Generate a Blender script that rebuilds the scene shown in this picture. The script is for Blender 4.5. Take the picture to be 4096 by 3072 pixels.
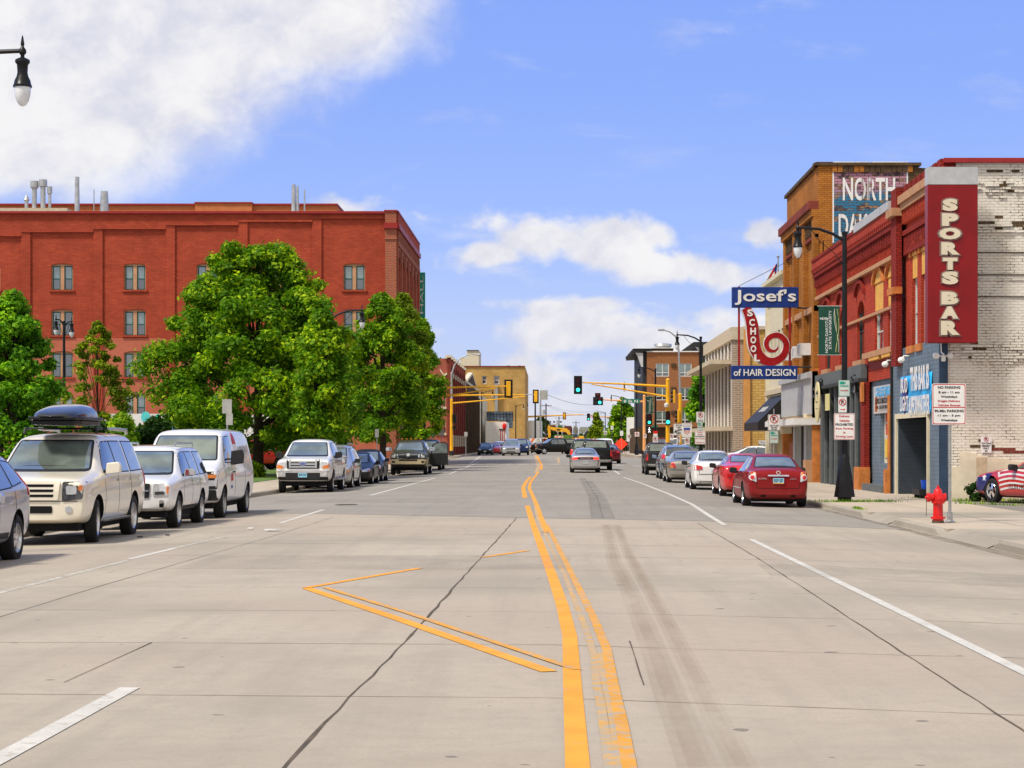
import bpy,bmesh,math,random
import numpy as np
from mathutils import Vector,Matrix,noise
from mathutils.bvhtree import BVHTree
for o in list(bpy.data.objects):
 bpy.data.objects.remove(o)
SC=bpy.context.scene
COL=SC.collection
R=math.radians
PI=math.pi
# ------ camera
CAM_H=1.69
FPX=8000.0
VX,VY=2205.0,1775.0
cd=bpy.data.cameras.new('camera')
cam=bpy.data.objects.new('camera',cd)
COL.objects.link(cam)
cd.sensor_width=36.0
cd.lens=FPX/4096*36.0
cam.location=(0,0,CAM_H)
cam.rotation_euler=(R(90),0,0)
cd.shift_x=-(VX-2048)/4096
cd.shift_y=(VY-1536)/4096
cd.clip_start=0.1
cd.clip_end=6000
SC.camera=cam
# ------ light
SC.view_settings.view_transform='Standard'
SC.view_settings.look='None'
SC.view_settings.gamma=1
SC.view_settings.use_curve_mapping=False
SC.view_settings.exposure=0.50
SUN_EL,SUN_AZ=57.0,232.0
sd=bpy.data.lights.new('sun','SUN')
sun=bpy.data.objects.new('sun',sd)
COL.objects.link(sun)
sd.energy=3.0
sd.angle=R(9)
sd.color=(1.0,0.93,0.82)
dirv=Vector((math.sin(R(SUN_AZ))*math.cos(R(SUN_EL)),math.cos(R(SUN_AZ))*math.cos(R(SUN_EL)),math.sin(R(SUN_EL))))
sun.rotation_euler=dirv.to_track_quat('Z','Y').to_euler()
W=bpy.data.worlds.new('World')
SC.world=W
W.use_nodes=True
class NG:
 """small helper round a node tree"""
 def __init__(s,nt):
  s.nt=nt;s.n=nt.nodes;s.l=nt.links
 def new(s,t,**k):
  n=s.n.new(t)
  for a,b in k.items():
   setattr(n,a,b)
  return n
 def put(s,sock,v):
  if v is None:
   return
  if hasattr(v,'is_output') or isinstance(v,bpy.types.NodeSocket):
   s.l.new(v,sock)
  else:
   sock.default_value=v
 def math(s,op,a,b=None,c=None,clamp=False):
  n=s.new('ShaderNodeMath',operation=op);n.use_clamp=clamp
  s.put(n.inputs[0],a);s.put(n.inputs[1],b)
  if c is not None:s.put(n.inputs[2],c)
  return n.outputs[0]
 def mix(s,f,a,b,mode='MIX'):
  n=s.new('ShaderNodeMix',data_type='RGBA',blend_type=mode)
  s.put(n.inputs[0],f);s.put(n.inputs[6],a);s.put(n.inputs[7],b)
  return n.outputs[2]
 def ss(s,v,lo,hi,a=0.0,b=1.0):
  n=s.new('ShaderNodeMapRange',interpolation_type='SMOOTHSTEP')
  s.put(n.inputs[0],v);s.put(n.inputs[1],lo);s.put(n.inputs[2],hi);s.put(n.inputs[3],a);s.put(n.inputs[4],b)
  return n.outputs[0]
 def noise(s,vec,scale,detail=4,rough=0.5,dist=0.0):
  n=s.new('ShaderNodeTexNoise');s.put(n.inputs['Vector'],vec)
  n.inputs['Scale'].default_value=scale;n.inputs['Detail'].default_value=detail
  n.inputs['Roughness'].default_value=rough;n.inputs['Distortion'].default_value=dist
  return n
 def ramp(s,v,stops):
  n=s.new('ShaderNodeValToRGB');s.put(n.inputs[0],v)
  e=n.color_ramp.elements
  while len(e)<len(stops):e.new(0.5)
  for i,(p,c) in enumerate(stops):
   e[i].position=p;e[i].color=(*c,1) if len(c)==3 else c
  return n.outputs[0]
 def comb(s,x,y,z):
  n=s.new('ShaderNodeCombineXYZ');s.put(n.inputs[0],x);s.put(n.inputs[1],y);s.put(n.inputs[2],z)
  return n.outputs[0]
def build_world():
 g=NG(W.node_tree)
 g.n.clear()
 out=g.new('ShaderNodeOutputWorld');bg=g.new('ShaderNodeBackground')
 sky=g.new('ShaderNodeTexSky',sky_type='NISHITA')
 sky.sun_disc=False;sky.sun_elevation=R(SUN_EL);sky.sun_rotation=R(SUN_AZ)
 sky.air_density=1.0;sky.dust_density=0.6;sky.ozone_density=1.6
 tc=g.new('ShaderNodeTexCoord');sp=g.new('ShaderNodeSeparateXYZ')
 g.l.new(tc.outputs['Generated'],sp.inputs[0])
 X,Y,Z=sp.outputs
 S=0.11
 # blue air: the sky texture, pushed towards the deeper blue the day had low over the street
 low=g.ramp(Z,[(0.0,(0.52,0.58,0.80)),(0.05,(0.46,0.56,0.90)),(0.10,(0.32,0.46,0.95)),(0.17,(0.24,0.38,0.93)),(0.22,(0.22,0.36,0.92)),(0.6,(0.14,0.26,0.70))])
 lown=g.new('ShaderNodeVectorMath',operation='SCALE');g.l.new(low,lown.inputs[0]);lown.inputs['Scale'].default_value=0.76/S
 blue=g.mix(0.85,sky.outputs[0],lown.outputs[0])
 # clouds live in direction space: u = x/y, v = z/y seen down the street
 ym=g.math('MAXIMUM',Y,0.18)
 u=g.math('DIVIDE',X,ym);v=g.math('DIVIDE',Z,ym)
 uv=g.comb(u,g.math('MULTIPLY',v,1.15),0)
 n1=g.noise(uv,9,8,0.58,0.25).outputs[0]
 n2=g.noise(uv,30,6,0.6,0.3).outputs[0]
 n3=g.noise(g.comb(u,g.math('MULTIPLY',v,3.0),3.0),14,7,0.6,0.2).outputs[0]
 pert=g.math('ADD',g.math('MULTIPLY',g.math('SUBTRACT',n1,0.5),1.5),g.math('MULTIPLY',g.math('SUBTRACT',n2,0.5),0.55))
 field=None
 def blob(px,py,rx,ry,wgt=1.0,ang=0.0):
  nonlocal field
  du=g.math('MULTIPLY',g.math('SUBTRACT',u,(px-VX)/FPX),FPX)
  dv=g.math('MULTIPLY',g.math('SUBTRACT',v,(VY-py)/FPX),FPX)
  ca,sa=math.cos(ang),math.sin(ang)
  a=g.math('ADD',g.math('MULTIPLY',du,ca/rx),g.math('MULTIPLY',dv,sa/rx))
  b=g.math('ADD',g.math('MULTIPLY',du,-sa/ry),g.math('MULTIPLY',dv,ca/ry))
  d=g.math('SQRT',g.math('ADD',g.math('MULTIPLY',a,a),g.math('MULTIPLY',b,b)))
  f=g.math('MULTIPLY',g.math('SUBTRACT',1.0,d),wgt)
  field=f if field is None else g.math('MAXIMUM',field,f)
 blob(-150,120,1800,800,2.2)
 blob(100,560,800,330,1.2)
 blob(1080,20,860,400,1.6)
 fieldA=field;field=None
 blob(2250,960,300,130,1.0,0.1)
 blob(2420,970,330,160,1.1,0.0)
 blob(2650,1070,420,95,1.0,-0.08)
 blob(2850,1100,350,90,0.9,-0.15)
 blob(1950,1020,260,70,0.7)
 blob(1720,880,380,60,0.32,-0.05)
 blob(2150,1225,330,60,0.55)
 blob(2380,1225,170,45,0.75)
 blob(2450,1330,900,120,0.62)
 blob(2250,1500,900,130,0.5)
 blob(3050,940,130,60,0.5)
 n5=g.noise(g.comb(u,g.math('MULTIPLY',v,1.25),7.0),22,8,0.55,0.15).outputs[0]
 pert2=g.math('MULTIPLY',g.math('SUBTRACT',n5,0.5),2.6)
 small=g.ss(g.math('ADD',field,pert2),0.05,0.55)
 bigc=g.math('MAXIMUM',g.ss(g.math('ADD',fieldA,g.math('MULTIPLY',pert,0.75)),0.0,0.75),small)
 # thin veil and broken stratus near the horizon
 veil=g.ss(g.math('ADD',n3,g.math('MULTIPLY',g.ss(v,0.015,0.07,1.0,0.0),0.22)),0.53,0.75)
 veil=g.math('MULTIPLY',veil,g.ss(v,0.05,0.13,0.85,0.22))
 front=g.ss(Y,0.2,0.5)
 # sky out of view: cloud added to take blue out of the ambient light
 n4=g.noise(tc.outputs['Generated'],2.6,8,0.58,0.3).outputs[0]
 other=g.ss(n4,0.30,0.46)
 m1=g.math('MAXIMUM',bigc,veil)
 mask=g.math('ADD',g.math('MULTIPLY',m1,front),g.math('MULTIPLY',other,g.math('SUBTRACT',1.0,front)))
 shade=g.ss(g.math('ADD',n2,g.math('MULTIPLY',n1,0.9)),0.70,1.15)
 cc=g.mix(shade,(0.48/S,0.49/S,0.57/S,1),(0.65/S,0.645/S,0.655/S,1))
 cc=g.mix(g.ss(Z,0.25,0.6),cc,(0.54/S,0.515/S,0.45/S,1))  # unseen overhead cloud, warmed for its effect on ambient light and reflections
 col=g.mix(mask,blue,cc)
 g.l.new(col,bg.inputs[0]);bg.inputs[1].default_value=S
 g.l.new(bg.outputs[0],out.inputs[0])
build_world()
# ------ materials
MATS={}
def mat(name,color=(0.5,0.5,0.5),rough=0.6,metal=0.0,var=0.12,vscale=3.0,bump=0.0,bscale=30.0,spec=0.3,coat=0.0,emit=None,estr=0.0):
 if name in MATS:return MATS[name]
 m=bpy.data.materials.new(name);m.use_nodes=True
 g=NG(m.node_tree);b=g.n['Principled BSDF']
 tc=g.new('ShaderNodeTexCoord')
 if var>0:
  n=g.noise(tc.outputs['Object'],vscale,6,0.6)
  f=g.ss(n.outputs[0],0.3,0.7)
  c0=tuple(max(0,c*(1-var)) for c in color)+(1,)
  c1=tuple(min(1,c*(1+var)) for c in color)+(1,)
  g.l.new(g.mix(f,c0,c1),b.inputs['Base Color'])
  g.l.new(g.ss(n.outputs[0],0.2,0.8,max(0.02,rough-0.07),min(1,rough+0.07)),b.inputs['Roughness'])
 else:
  b.inputs['Base Color'].default_value=(*color,1);b.inputs['Roughness'].default_value=rough
 b.inputs['Metallic'].default_value=metal
 b.inputs['Specular IOR Level'].default_value=spec
 b.inputs['Coat Weight'].default_value=coat
 b.inputs['Coat Roughness'].default_value=0.04
 if bump>0:
  n=g.noise(tc.outputs['Object'],bscale,5,0.6)
  bp=g.new('ShaderNodeBump');bp.inputs['Strength'].default_value=bump;bp.inputs['Distance'].default_value=0.02
  g.l.new(n.outputs[0],bp.inputs['Height']);g.l.new(bp.outputs[0],b.inputs['Normal'])
 if emit:
  b.inputs['Emission Color'].default_value=(*emit,1);b.inputs['Emission Strength'].default_value=estr
 MATS[name]=m
 return m
def brick_mat(name,c1,c2,mortar,bw=0.21,bh=0.07,msize=0.012,rough=0.85,stain=0.25,chips=0.0,chipcol=(0.6,0.5,0.45),band=None,bump=0.5):
 """brickwork; u runs along the wall (x+y), v is height"""
 if name in MATS:return MATS[name]
 m=bpy.data.materials.new(name);m.use_nodes=True
 g=NG(m.node_tree);b=g.n['Principled BSDF']
 tc=g.new('ShaderNodeTexCoord');sp=g.new('ShaderNodeSeparateXYZ');g.l.new(tc.outputs['Object'],sp.inputs[0])
 vec=g.comb(g.math('ADD',sp.outputs[0],sp.outputs[1]),sp.outputs[2],0)
 br=g.new('ShaderNodeTexBrick');g.l.new(vec,br.inputs['Vector'])
 br.inputs['Scale'].default_value=1.0;br.inputs['Brick Width'].default_value=bw;br.inputs['Row Height'].default_value=bh
 br.inputs['Mortar Size'].default_value=msize;br.inputs['Mortar Smooth'].default_value=0.3
 br.inputs['Color1'].default_value=(*c1,1);br.inputs['Color2'].default_value=(*c2,1);br.inputs['Mortar'].default_value=(*mortar,1)
 br.inputs['Bias'].default_value=0.0
 n=g.noise(tc.outputs['Object'],0.5,8,0.65)
 n2=g.noise(tc.outputs['Object'],7.0,5,0.6)
 f=g.math('MULTIPLY',g.ss(g.math('ADD',n.outputs[0],g.math('MULTIPLY',n2.outputs[0],0.25)),0.45,0.8),stain)
 col=g.mix(f,br.outputs['Color'],(c1[0]*0.35,c1[1]*0.35,c1[2]*0.35,1))
 if chips>0:
  cn=g.noise(g.comb(g.math('MULTIPLY',g.math('ADD',sp.outputs[0],sp.outputs[1]),1.0),g.math('MULTIPLY',sp.outputs[2],3.5),0),1.6,9,0.72)
  cf=g.ss(cn.outputs[0],0.72-chips,0.74-chips)
  col=g.mix(cf,col,(*chipcol,1))
 g.l.new(col,b.inputs['Base Color'])
 b.inputs['Roughness'].default_value=rough;b.inputs['Specular IOR Level'].default_value=0.2
 bp=g.new('ShaderNodeBump');bp.inputs['Strength'].default_value=bump;bp.inputs['Distance'].default_value=0.02
 h=g.math('ADD',g.math('SUBTRACT',1.0,br.outputs['Fac']),g.math('MULTIPLY',n2.outputs[0],0.4))
 g.l.new(h,bp.inputs['Height']);g.l.new(bp.outputs[0],b.inputs['Normal'])
 MATS[name]=m
 return m
def paint(name,c,metal=0.0,rough=0.35,dirt=0.05):
 """car paint: clear coat over base, dust low on the panels"""
 if name in MATS:return MATS[name]
 m=bpy.data.materials.new(name);m.use_nodes=True
 g=NG(m.node_tree);b=g.n['Principled BSDF']
 tc=g.new('ShaderNodeTexCoord');sp=g.new('ShaderNodeSeparateXYZ');g.l.new(tc.outputs['Object'],sp.inputs[0])
 n=g.noise(tc.outputs['Object'],6,5,0.65)
 f=g.math('MULTIPLY',g.ss(g.math('ADD',sp.outputs[2],g.math('MULTIPLY',n.outputs[0],0.5)),0.45,1.0,1.0,0.12),dirt*1.6,clamp=True)
 g.l.new(g.mix(f,(*c,1),(0.23,0.19,0.15,1)),b.inputs['Base Color'])
 b.inputs['Metallic'].default_value=metal
 g.l.new(g.math('ADD',g.math('MULTIPLY',f,1.2),rough,clamp=True),b.inputs['Roughness'])
 b.inputs['Coat Weight'].default_value=1.0 if max(c)>.3 else .3;b.inputs['Coat Roughness'].default_value=0.04
 b.inputs['Specular IOR Level'].default_value=.5 if max(c)>.3 else .15
 MATS[name]=m
 return m
def road_paint(name,color,cover,scale=9.0,under=(0.36,0.32,0.265),soft=0.06):
 """thin old paint: the road colour shows where it has gone"""
 m=bpy.data.materials.new(name);m.use_nodes=True
 g=NG(m.node_tree);b=g.n['Principled BSDF'];tc=g.new('ShaderNodeTexCoord');ob=tc.outputs['Object']
 n=g.noise(ob,scale,9,0.72).outputs[0];n2=g.noise(ob,40,3,0.6).outputs[0]
 c=g.mix(g.ss(g.noise(ob,2.0,4).outputs[0],.35,.65),tuple(x*.86 for x in color)+(1,),(*color,1))
 c=g.mix(g.ss(n,cover-soft,cover+soft),c,(*under,1));c=g.mix(g.ss(n2,.5,.75,0,.35),c,tuple(x*.7 for x in under)+(1,))
 g.l.new(c,b.inputs['Base Color']);b.inputs['Roughness'].default_value=.75;b.inputs['Specular IOR Level'].default_value=.2
 MATS[name]=m
road_paint('paint_white',(0.58,0.565,0.53),0.60)
road_paint('paint_white_worn',(0.52,0.50,0.45),0.50)
road_paint('paint_yellow',(0.78,0.335,0.035),0.64,6.0)
road_paint('paint_ochre',(0.66,0.31,0.035),0.55,7.0,soft=.08)
road_paint('paint_yellow_worn',(0.62,0.33,0.06),0.48,6.0,soft=.10)
# road surfaces -
def ground_mat(name,base,var,specks=0.5,warm=None,rough=0.85,streak=0.3):
 if name in MATS:return MATS[name]
 m=bpy.data.materials.new(name);m.use_nodes=True
 g=NG(m.node_tree);b=g.n['Principled BSDF']
 tc=g.new('ShaderNodeTexCoord');sp=g.new('ShaderNodeSeparateXYZ');g.l.new(tc.outputs['Object'],sp.inputs[0])
 ob=tc.outputs['Object']
 big=g.noise(ob,0.22,7,0.62,0.4).outputs[0]
 fine=g.noise(ob,35,5,0.7).outputs[0]
 st=g.noise(g.comb(g.math('MULTIPLY',sp.outputs[0],2.6),g.math('MULTIPLY',sp.outputs[1],0.12),0),1.0,6,0.6).outputs[0]
 c0=tuple(c*(1-var) for c in base)+(1,);c1=tuple(min(1,c*(1+var)) for c in base)+(1,)
 col=g.mix(g.ss(big,0.34,0.66),c0,c1)
 if warm:col=g.mix(g.ss(g.noise(ob,0.09,4,0.6).outputs[0],0.42,0.62),col,(*warm,1))
 col=g.mix(g.math('MULTIPLY',g.ss(st,0.45,0.72),streak),col,tuple(c*0.62 for c in base)+(1,))
 col=g.mix(g.ss(g.noise(ob,5,8,0.75).outputs[0],0.42,0.68,0.0,0.4),col,tuple(c*0.76 for c in base)+(1,))
 col=g.mix(g.ss(fine,0.3,0.75,0.0,0.45),col,tuple(c*0.7 for c in base)+(1,))
 if specks>0:
  vo=g.new('ShaderNodeTexVoronoi',feature='F1');g.put(vo.inputs['Vector'],ob);vo.inputs['Scale'].default_value=2.2
  vn=g.noise(ob,18,3,0.6).outputs[0]
  d=g.math('ADD',vo.outputs['Distance'],g.math('MULTIPLY',vn,0.08))
  sz=g.math('MULTIPLY',g.math('POWER',g.noise(ob,3.0,2).outputs[0],3.0),0.55)
  sf=g.math('MULTIPLY',g.math('LESS_THAN',d,sz),specks)
  col=g.mix(sf,col,tuple(c*0.45 for c in base)+(1,))
 g.l.new(col,b.inputs['Base Color'])
 b.inputs['Roughness'].default_value=rough
 bp=g.new('ShaderNodeBump');bp.inputs['Strength'].default_value=0.25;bp.inputs['Distance'].default_value=0.01
 g.l.new(fine,bp.inputs['Height']);g.l.new(bp.outputs[0],b.inputs['Normal'])
 MATS[name]=m
 return m
def worn(name,color,cover=0.6,scale=6.0,rough=0.7,soft=0.1,along=1.0,amax=1.0):
 """thin layer (paint, rubber, dust) with holes worn through it"""
 if name in MATS:return MATS[name]
 m=bpy.data.materials.new(name);m.use_nodes=True
 g=NG(m.node_tree);b=g.n['Principled BSDF']
 out=g.n['Material Output']
 tc=g.new('ShaderNodeTexCoord');sp=g.new('ShaderNodeSeparateXYZ');g.l.new(tc.outputs['Object'],sp.inputs[0])
 vec=g.comb(g.math('MULTIPLY',sp.outputs[0],1.0),g.math('MULTIPLY',sp.outputs[1],along),0)
 n=g.noise(vec,scale,8,0.65).outputs[0]
 f=g.ss(n,cover-soft,cover+soft,amax,0.0)
 tr=g.new('ShaderNodeBsdfTransparent');mx=g.new('ShaderNodeMixShader')
 g.l.new(f,mx.inputs[0]);g.l.new(tr.outputs[0],mx.inputs[1]);g.l.new(b.outputs[0],mx.inputs[2]);g.l.new(mx.outputs[0],out.inputs[0])
 b.inputs['Base Color'].default_value=(*color,1);b.inputs['Roughness'].default_value=rough
 MATS[name]=m
 return m
ground_mat('concrete',(0.385,0.338,0.275),0.17,0.9,warm=(0.41,0.34,0.275))
ground_mat('asphalt',(0.285,0.26,0.225),0.10,0.25,streak=0.3)
ground_mat('side_concrete',(0.46,0.39,0.31),0.12,0.35)
ground_mat('lot_asphalt',(0.22,0.20,0.18),0.15,0.3)
ground_mat('curb',(0.36,0.32,0.26),0.2,0.4)
ground_mat('far_dirt',(0.30,0.25,0.18),0.15,0.3)
mat('grass',(0.09,0.16,0.03),0.9,var=0.5,vscale=2)
worn('rubber',(0.14,0.12,0.10),0.52,1.3,soft=0.3,along=0.2,amax=.28)
worn('brown_track',(0.34,0.25,0.15),0.52,1.3,soft=0.25,along=0.2,amax=.17)
worn('dark_patch',(0.30,0.27,0.235),0.56,1.2,soft=0.3,along=0.6,amax=.20)
worn('gutter_dirt',(0.20,0.15,0.10),0.52,4.0,soft=0.2,along=0.3,amax=.5)
mat('crack',(0.095,0.075,0.055),0.95,var=0.3)
mat('joint',(0.17,0.145,0.115),0.95,var=0.3)
mat('black_metal',(0.012,0.012,0.014),0.35,metal=0.3,var=0.2)
mat('dark_trim',(0.018,0.018,0.02),0.55,var=0.15)
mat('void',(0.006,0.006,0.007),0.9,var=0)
mat('rubber_tyre',(0.017,0.016,0.016),0.8,var=0.2,vscale=12)
mat('alloy',(0.62,0.62,0.63),0.25,metal=0.9,var=0.08)
mat('chrome',(0.75,0.75,0.76),0.08,metal=1.0,var=0.03)
mat('galvanised',(0.42,0.43,0.43),0.45,metal=0.7,var=0.15,vscale=10)
mat('sign_back',(0.42,0.42,0.40),0.5,metal=0.3,var=0.12)
mat('sign_white',(0.74,0.73,0.72),0.45,var=0.05)
mat('white_paint',(0.78,0.78,0.76),0.5,var=0.06)
mat('ink_black',(0.015,0.015,0.016),0.5,var=0)
mat('ink_red',(0.50,0.015,0.02),0.45,var=0.05)
mat('ink_green',(0.01,0.30,0.20),0.45,var=0.05)
mat('ink_blue',(0.02,0.08,0.38),0.45,var=0.05)
mat('signal_yellow',(0.82,0.42,0.015),0.45,var=0.12,vscale=1.5)
mat('signal_orange',(0.80,0.38,0.14),0.5,var=0.12,vscale=1.5)
mat('green_light',(0.05,0.75,0.55),0.4,var=0,emit=(0.05,1.0,0.72),estr=1.3)
mat('white_light',(0.8,0.8,0.8),0.4,var=0,emit=(1.0,0.98,0.95),estr=1.0)
mat('dark_red_lens',(0.10,0.008,0.005),0.3,var=0)
mat('tail_red',(0.50,0.008,0.012),0.12,var=0.1,coat=1.0)
mat('brake_lit',(0.8,0.02,0.02),0.2,var=0,emit=(1.0,0.03,0.02),estr=1.4)
mat('amber',(0.75,0.20,0.01),0.15,var=0.05,coat=1.0)
mat('lamp_glass',(0.62,0.64,0.65),0.06,var=0.15,vscale=14,metal=0.35,coat=1.0)
mat('globe',(0.70,0.72,0.76),0.12,var=0.1,vscale=5,coat=1.0)
mat('plate_blue',(0.28,0.55,0.75),0.4,var=0.2,vscale=20)
mat('plate_white',(0.6,0.63,0.65),0.4,var=0.1)
def glass_mat(name,c,rough=0.03,spec=0.9):
 m=bpy.data.materials.new(name);m.use_nodes=True
 g=NG(m.node_tree);b=g.n['Principled BSDF']
 tc=g.new('ShaderNodeTexCoord')
 n=g.noise(tc.outputs['Object'],1.6,4,0.5).outputs[0]
 g.l.new(g.mix(g.ss(n,0.35,0.65),tuple(x*0.7 for x in c)+(1,),tuple(min(1,x*1.2) for x in c)+(1,)),b.inputs['Base Color'])
 b.inputs['Roughness'].default_value=rough
 b.inputs['Specular IOR Level'].default_value=spec
 b.inputs['IOR'].default_value=1.9
 b.inputs['Coat Weight'].default_value=1.0
 bp=g.new('ShaderNodeBump');bp.inputs['Strength'].default_value=0.03;bp.inputs['Distance'].default_value=0.1
 g.l.new(g.noise(tc.outputs['Object'],0.8,2).outputs[0],bp.inputs['Height']);g.l.new(bp.outputs[0],b.inputs['Normal'])
 MATS[name]=m
 return m
glass_mat('car_glass',(0.016,0.024,0.026))
glass_mat('screen_glass',(0.15,0.185,0.165),.04,.5)  # grey-green sky reflection of windscreens put into the base colour
glass_mat('side_glass',(0.012,0.03,0.06),0.02,1.0)
glass_mat('window_glass',(0.010,0.02,0.024),0.05)
glass_mat('blind_glass',(0.11,0.18,0.17),0.12)
glass_mat('shop_glass',(0.006,0.006,0.007),0.03)
# ------ helpers
def tag(o,label=None,cat=None,group=None,kind=None):
 if label:o['label']=label
 if cat:o['category']=cat
 if group:o['group']=group
 if kind:o['kind']=kind
 return o
def empty(name,loc=(0,0,0),rz=0.0,label=None,cat=None,group=None):
 o=bpy.data.objects.new(name,None);COL.objects.link(o)
 o.location=loc;o.rotation_euler=(0,0,rz);o.empty_display_size=0.2
 return tag(o,label,cat,group)
def X_(px,d):return (px-VX)*d/FPX
def H_(py,d):return CAM_H+(VY-py)*d/FPX
def G_(px,py,h=CAM_H):
 d=h*FPX/(py-VY)
 return (X_(px,d),d)
def rise(y):
 if y<100:return 0.0
 if y<200:return 0.45*(y-100)/100
 return 0.45
XC=-1.1
def gz(x,y):
 """height of the carriageway: crowned, rising gently beyond 100 m"""
 a=abs(x-XC)
 c=0.0 if a<4.5 else -0.10*min(1.0,(a-4.5)/4.0)
 return rise(y)+c
WALK=0.045
def wz(y):return rise(y)+WALK
class MB:
 """collects shapes, then links them as ONE mesh object. local axes u (along), z (up), d (outward)"""
 def __init__(s,O=(0,0,0),U=(1,0,0),N=(0,-1,0)):
  s.v=[];s.f=[];s.m=[];s.mats=[];s.sm=[]
  s.O=Vector(O);s.U=Vector(U);s.N=Vector(N)
 def mi(s,m):
  if isinstance(m,str):m=MATS[m]
  if m not in s.mats:s.mats.append(m)
  return s.mats.index(m)
 def P(s,u,z,d):return s.O+s.U*u+Vector((0,0,z))+s.N*d
 def add(s,vs,fs,m,smooth=False):
  b=len(s.v);s.v+=[tuple(p) for p in vs];k=s.mi(m)
  for f in fs:
   s.f.append(tuple(b+i for i in f));s.m.append(k);s.sm.append(smooth)
   # world/local xyz boxes
 def box(s,x0,x1,y0,y1,z0,z1,m):
  vs=[(x,y,z) for z in (z0,z1) for y in (y0,y1) for x in (x0,x1)]
  s.add(vs,[(0,2,3,1),(4,5,7,6),(0,1,5,4),(2,6,7,3),(0,4,6,2),(1,3,7,5)],m)
  # box in the wall frame
 def wb(s,u0,u1,z0,z1,d0,d1,m):
  vs=[s.P(u,z,d) for z in (z0,z1) for d in (d0,d1) for u in (u0,u1)]
  s.add(vs,[(0,2,3,1),(4,5,7,6),(0,1,5,4),(2,6,7,3),(0,4,6,2),(1,3,7,5)],m)
 def quad(s,a,b,c,d,m):s.add([a,b,c,d],[(0,1,2,3)],m)
 def prism(s,pts,off,m,smooth=False):
  """polygon (3d points) pushed along vector off"""
  n=len(pts);off=Vector(off)
  vs=[Vector(p) for p in pts]+[Vector(p)+off for p in pts]
  fs=[tuple(range(n))[::-1],tuple(range(n,2*n))]+[(i,(i+1)%n,n+(i+1)%n,n+i) for i in range(n)]
  s.add(vs,fs,m,smooth)
 def wprism(s,pts,d0,d1,m):
  s.prism([s.P(u,z,d0) for u,z in pts],s.N*(d1-d0),m)
 def tube(s,path,rad,m,seg=10,cap=True,smooth=True):
  path=[Vector(p) for p in path];n=len(path)
  if not hasattr(rad,'__len__'):rad=[rad]*n
  rings=[];prev=None
  for i,p in enumerate(path):
   t=(path[min(i+1,n-1)]-path[max(i-1,0)]).normalized()
   if prev is None:
    a=Vector((0,0,1)) if abs(t.z)<0.9 else Vector((1,0,0))
    x=t.cross(a).normalized()
   else:
    x=(prev-t*prev.dot(t)).normalized()
   y=t.cross(x);prev=x
   rings.append([p+(x*math.cos(2*PI*k/seg)+y*math.sin(2*PI*k/seg))*rad[i] for k in range(seg)])
  vs=[q for r in rings for q in r]
  fs=[(i*seg+k,i*seg+(k+1)%seg,(i+1)*seg+(k+1)%seg,(i+1)*seg+k) for i in range(n-1) for k in range(seg)]
  s.add(vs,fs,m,smooth)
  if cap:
   s.add(rings[0],[tuple(range(seg))[::-1]],m);s.add(rings[-1],[tuple(range(seg))],m)
 def lathe(s,prof,m,c=(0,0,0),seg=20,axis='z',smooth=True):
  """prof = [(r, t)] along axis"""
  c=Vector(c);vs=[]
  for r,t in prof:
   for k in range(seg):
    a=2*PI*k/seg;p,q=r*math.cos(a),r*math.sin(a)
    vs.append(c+(Vector((p,q,t)) if axis=='z' else Vector((t,p,q)) if axis=='x' else Vector((p,t,q))))
  n=len(prof)
  fs=[(i*seg+k,i*seg+(k+1)%seg,(i+1)*seg+(k+1)%seg,(i+1)*seg+k) for i in range(n-1) for k in range(seg)]
  s.add(vs,fs,m,smooth)
 def text(s,txt,c,w,h,m,U=(1,0,0),V=(0,0,1),ext=0.004,bold=0.0):
  """text fitted in a w x h box centred on c, raised by ext towards U x V"""
  tv,tf,(x0,x1,y0,y1)=text_geo(txt,bold)
  U=Vector(U).normalized();V=Vector(V).normalized();N=U.cross(V);c=Vector(c)
  sx=w/max(1e-6,x1-x0);sy=h/max(1e-6,y1-y0)
  vs=[c+U*((x-(x0+x1)/2)*sx)+V*((y-(y0+y1)/2)*sy)+N*(ext*z) for x,y,z in tv]
  s.add(vs,tf,m)
 def build(s,name,parent=None,loc=None,bevel=0.0):
  me=bpy.data.meshes.new(name)
  me.from_pydata(s.v,[],s.f)
  for m in s.mats:me.materials.append(m)
  me.polygons.foreach_set('material_index',s.m)
  me.polygons.foreach_set('use_smooth',s.sm)
  bm=bmesh.new();bm.from_mesh(me);bmesh.ops.recalc_face_normals(bm,faces=bm.faces);bm.to_mesh(me);bm.free()
  me.validate()
  if any(s.sm):
   me.set_sharp_from_angle(angle=R(40))
  o=bpy.data.objects.new(name,me);COL.objects.link(o)
  if bevel>0:
   b=o.modifiers.new('bevel','BEVEL');b.width=bevel;b.segments=2;b.limit_method='ANGLE';b.angle_limit=R(40)
  if loc is not None:o.location=loc
  if parent:o.parent=parent
  return o
TXT={}
def text_geo(txt,bold):
 k=(txt,bold)
 if k in TXT:return TXT[k]
 cu=bpy.data.curves.new('txt','FONT');cu.body=txt;cu.size=1.0;cu.extrude=0.5;cu.offset=bold;cu.resolution_u=3
 cu.align_x='CENTER'
 o=bpy.data.objects.new('txt',cu);COL.objects.link(o)
 dg=bpy.context.evaluated_depsgraph_get()
 me=bpy.data.meshes.new_from_object(o.evaluated_get(dg))
 vs=[(v.co.x,v.co.y,v.co.z+0.5) for v in me.vertices]
 fs=[tuple(p.vertices) for p in me.polygons]
 bpy.data.objects.remove(o);bpy.data.curves.remove(cu);bpy.data.meshes.remove(me)
 xs=[v[0] for v in vs];ys=[v[1] for v in vs]
 TXT[k]=(vs,fs,(min(xs),max(xs),min(ys),max(ys)))
 return TXT[k]
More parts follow.
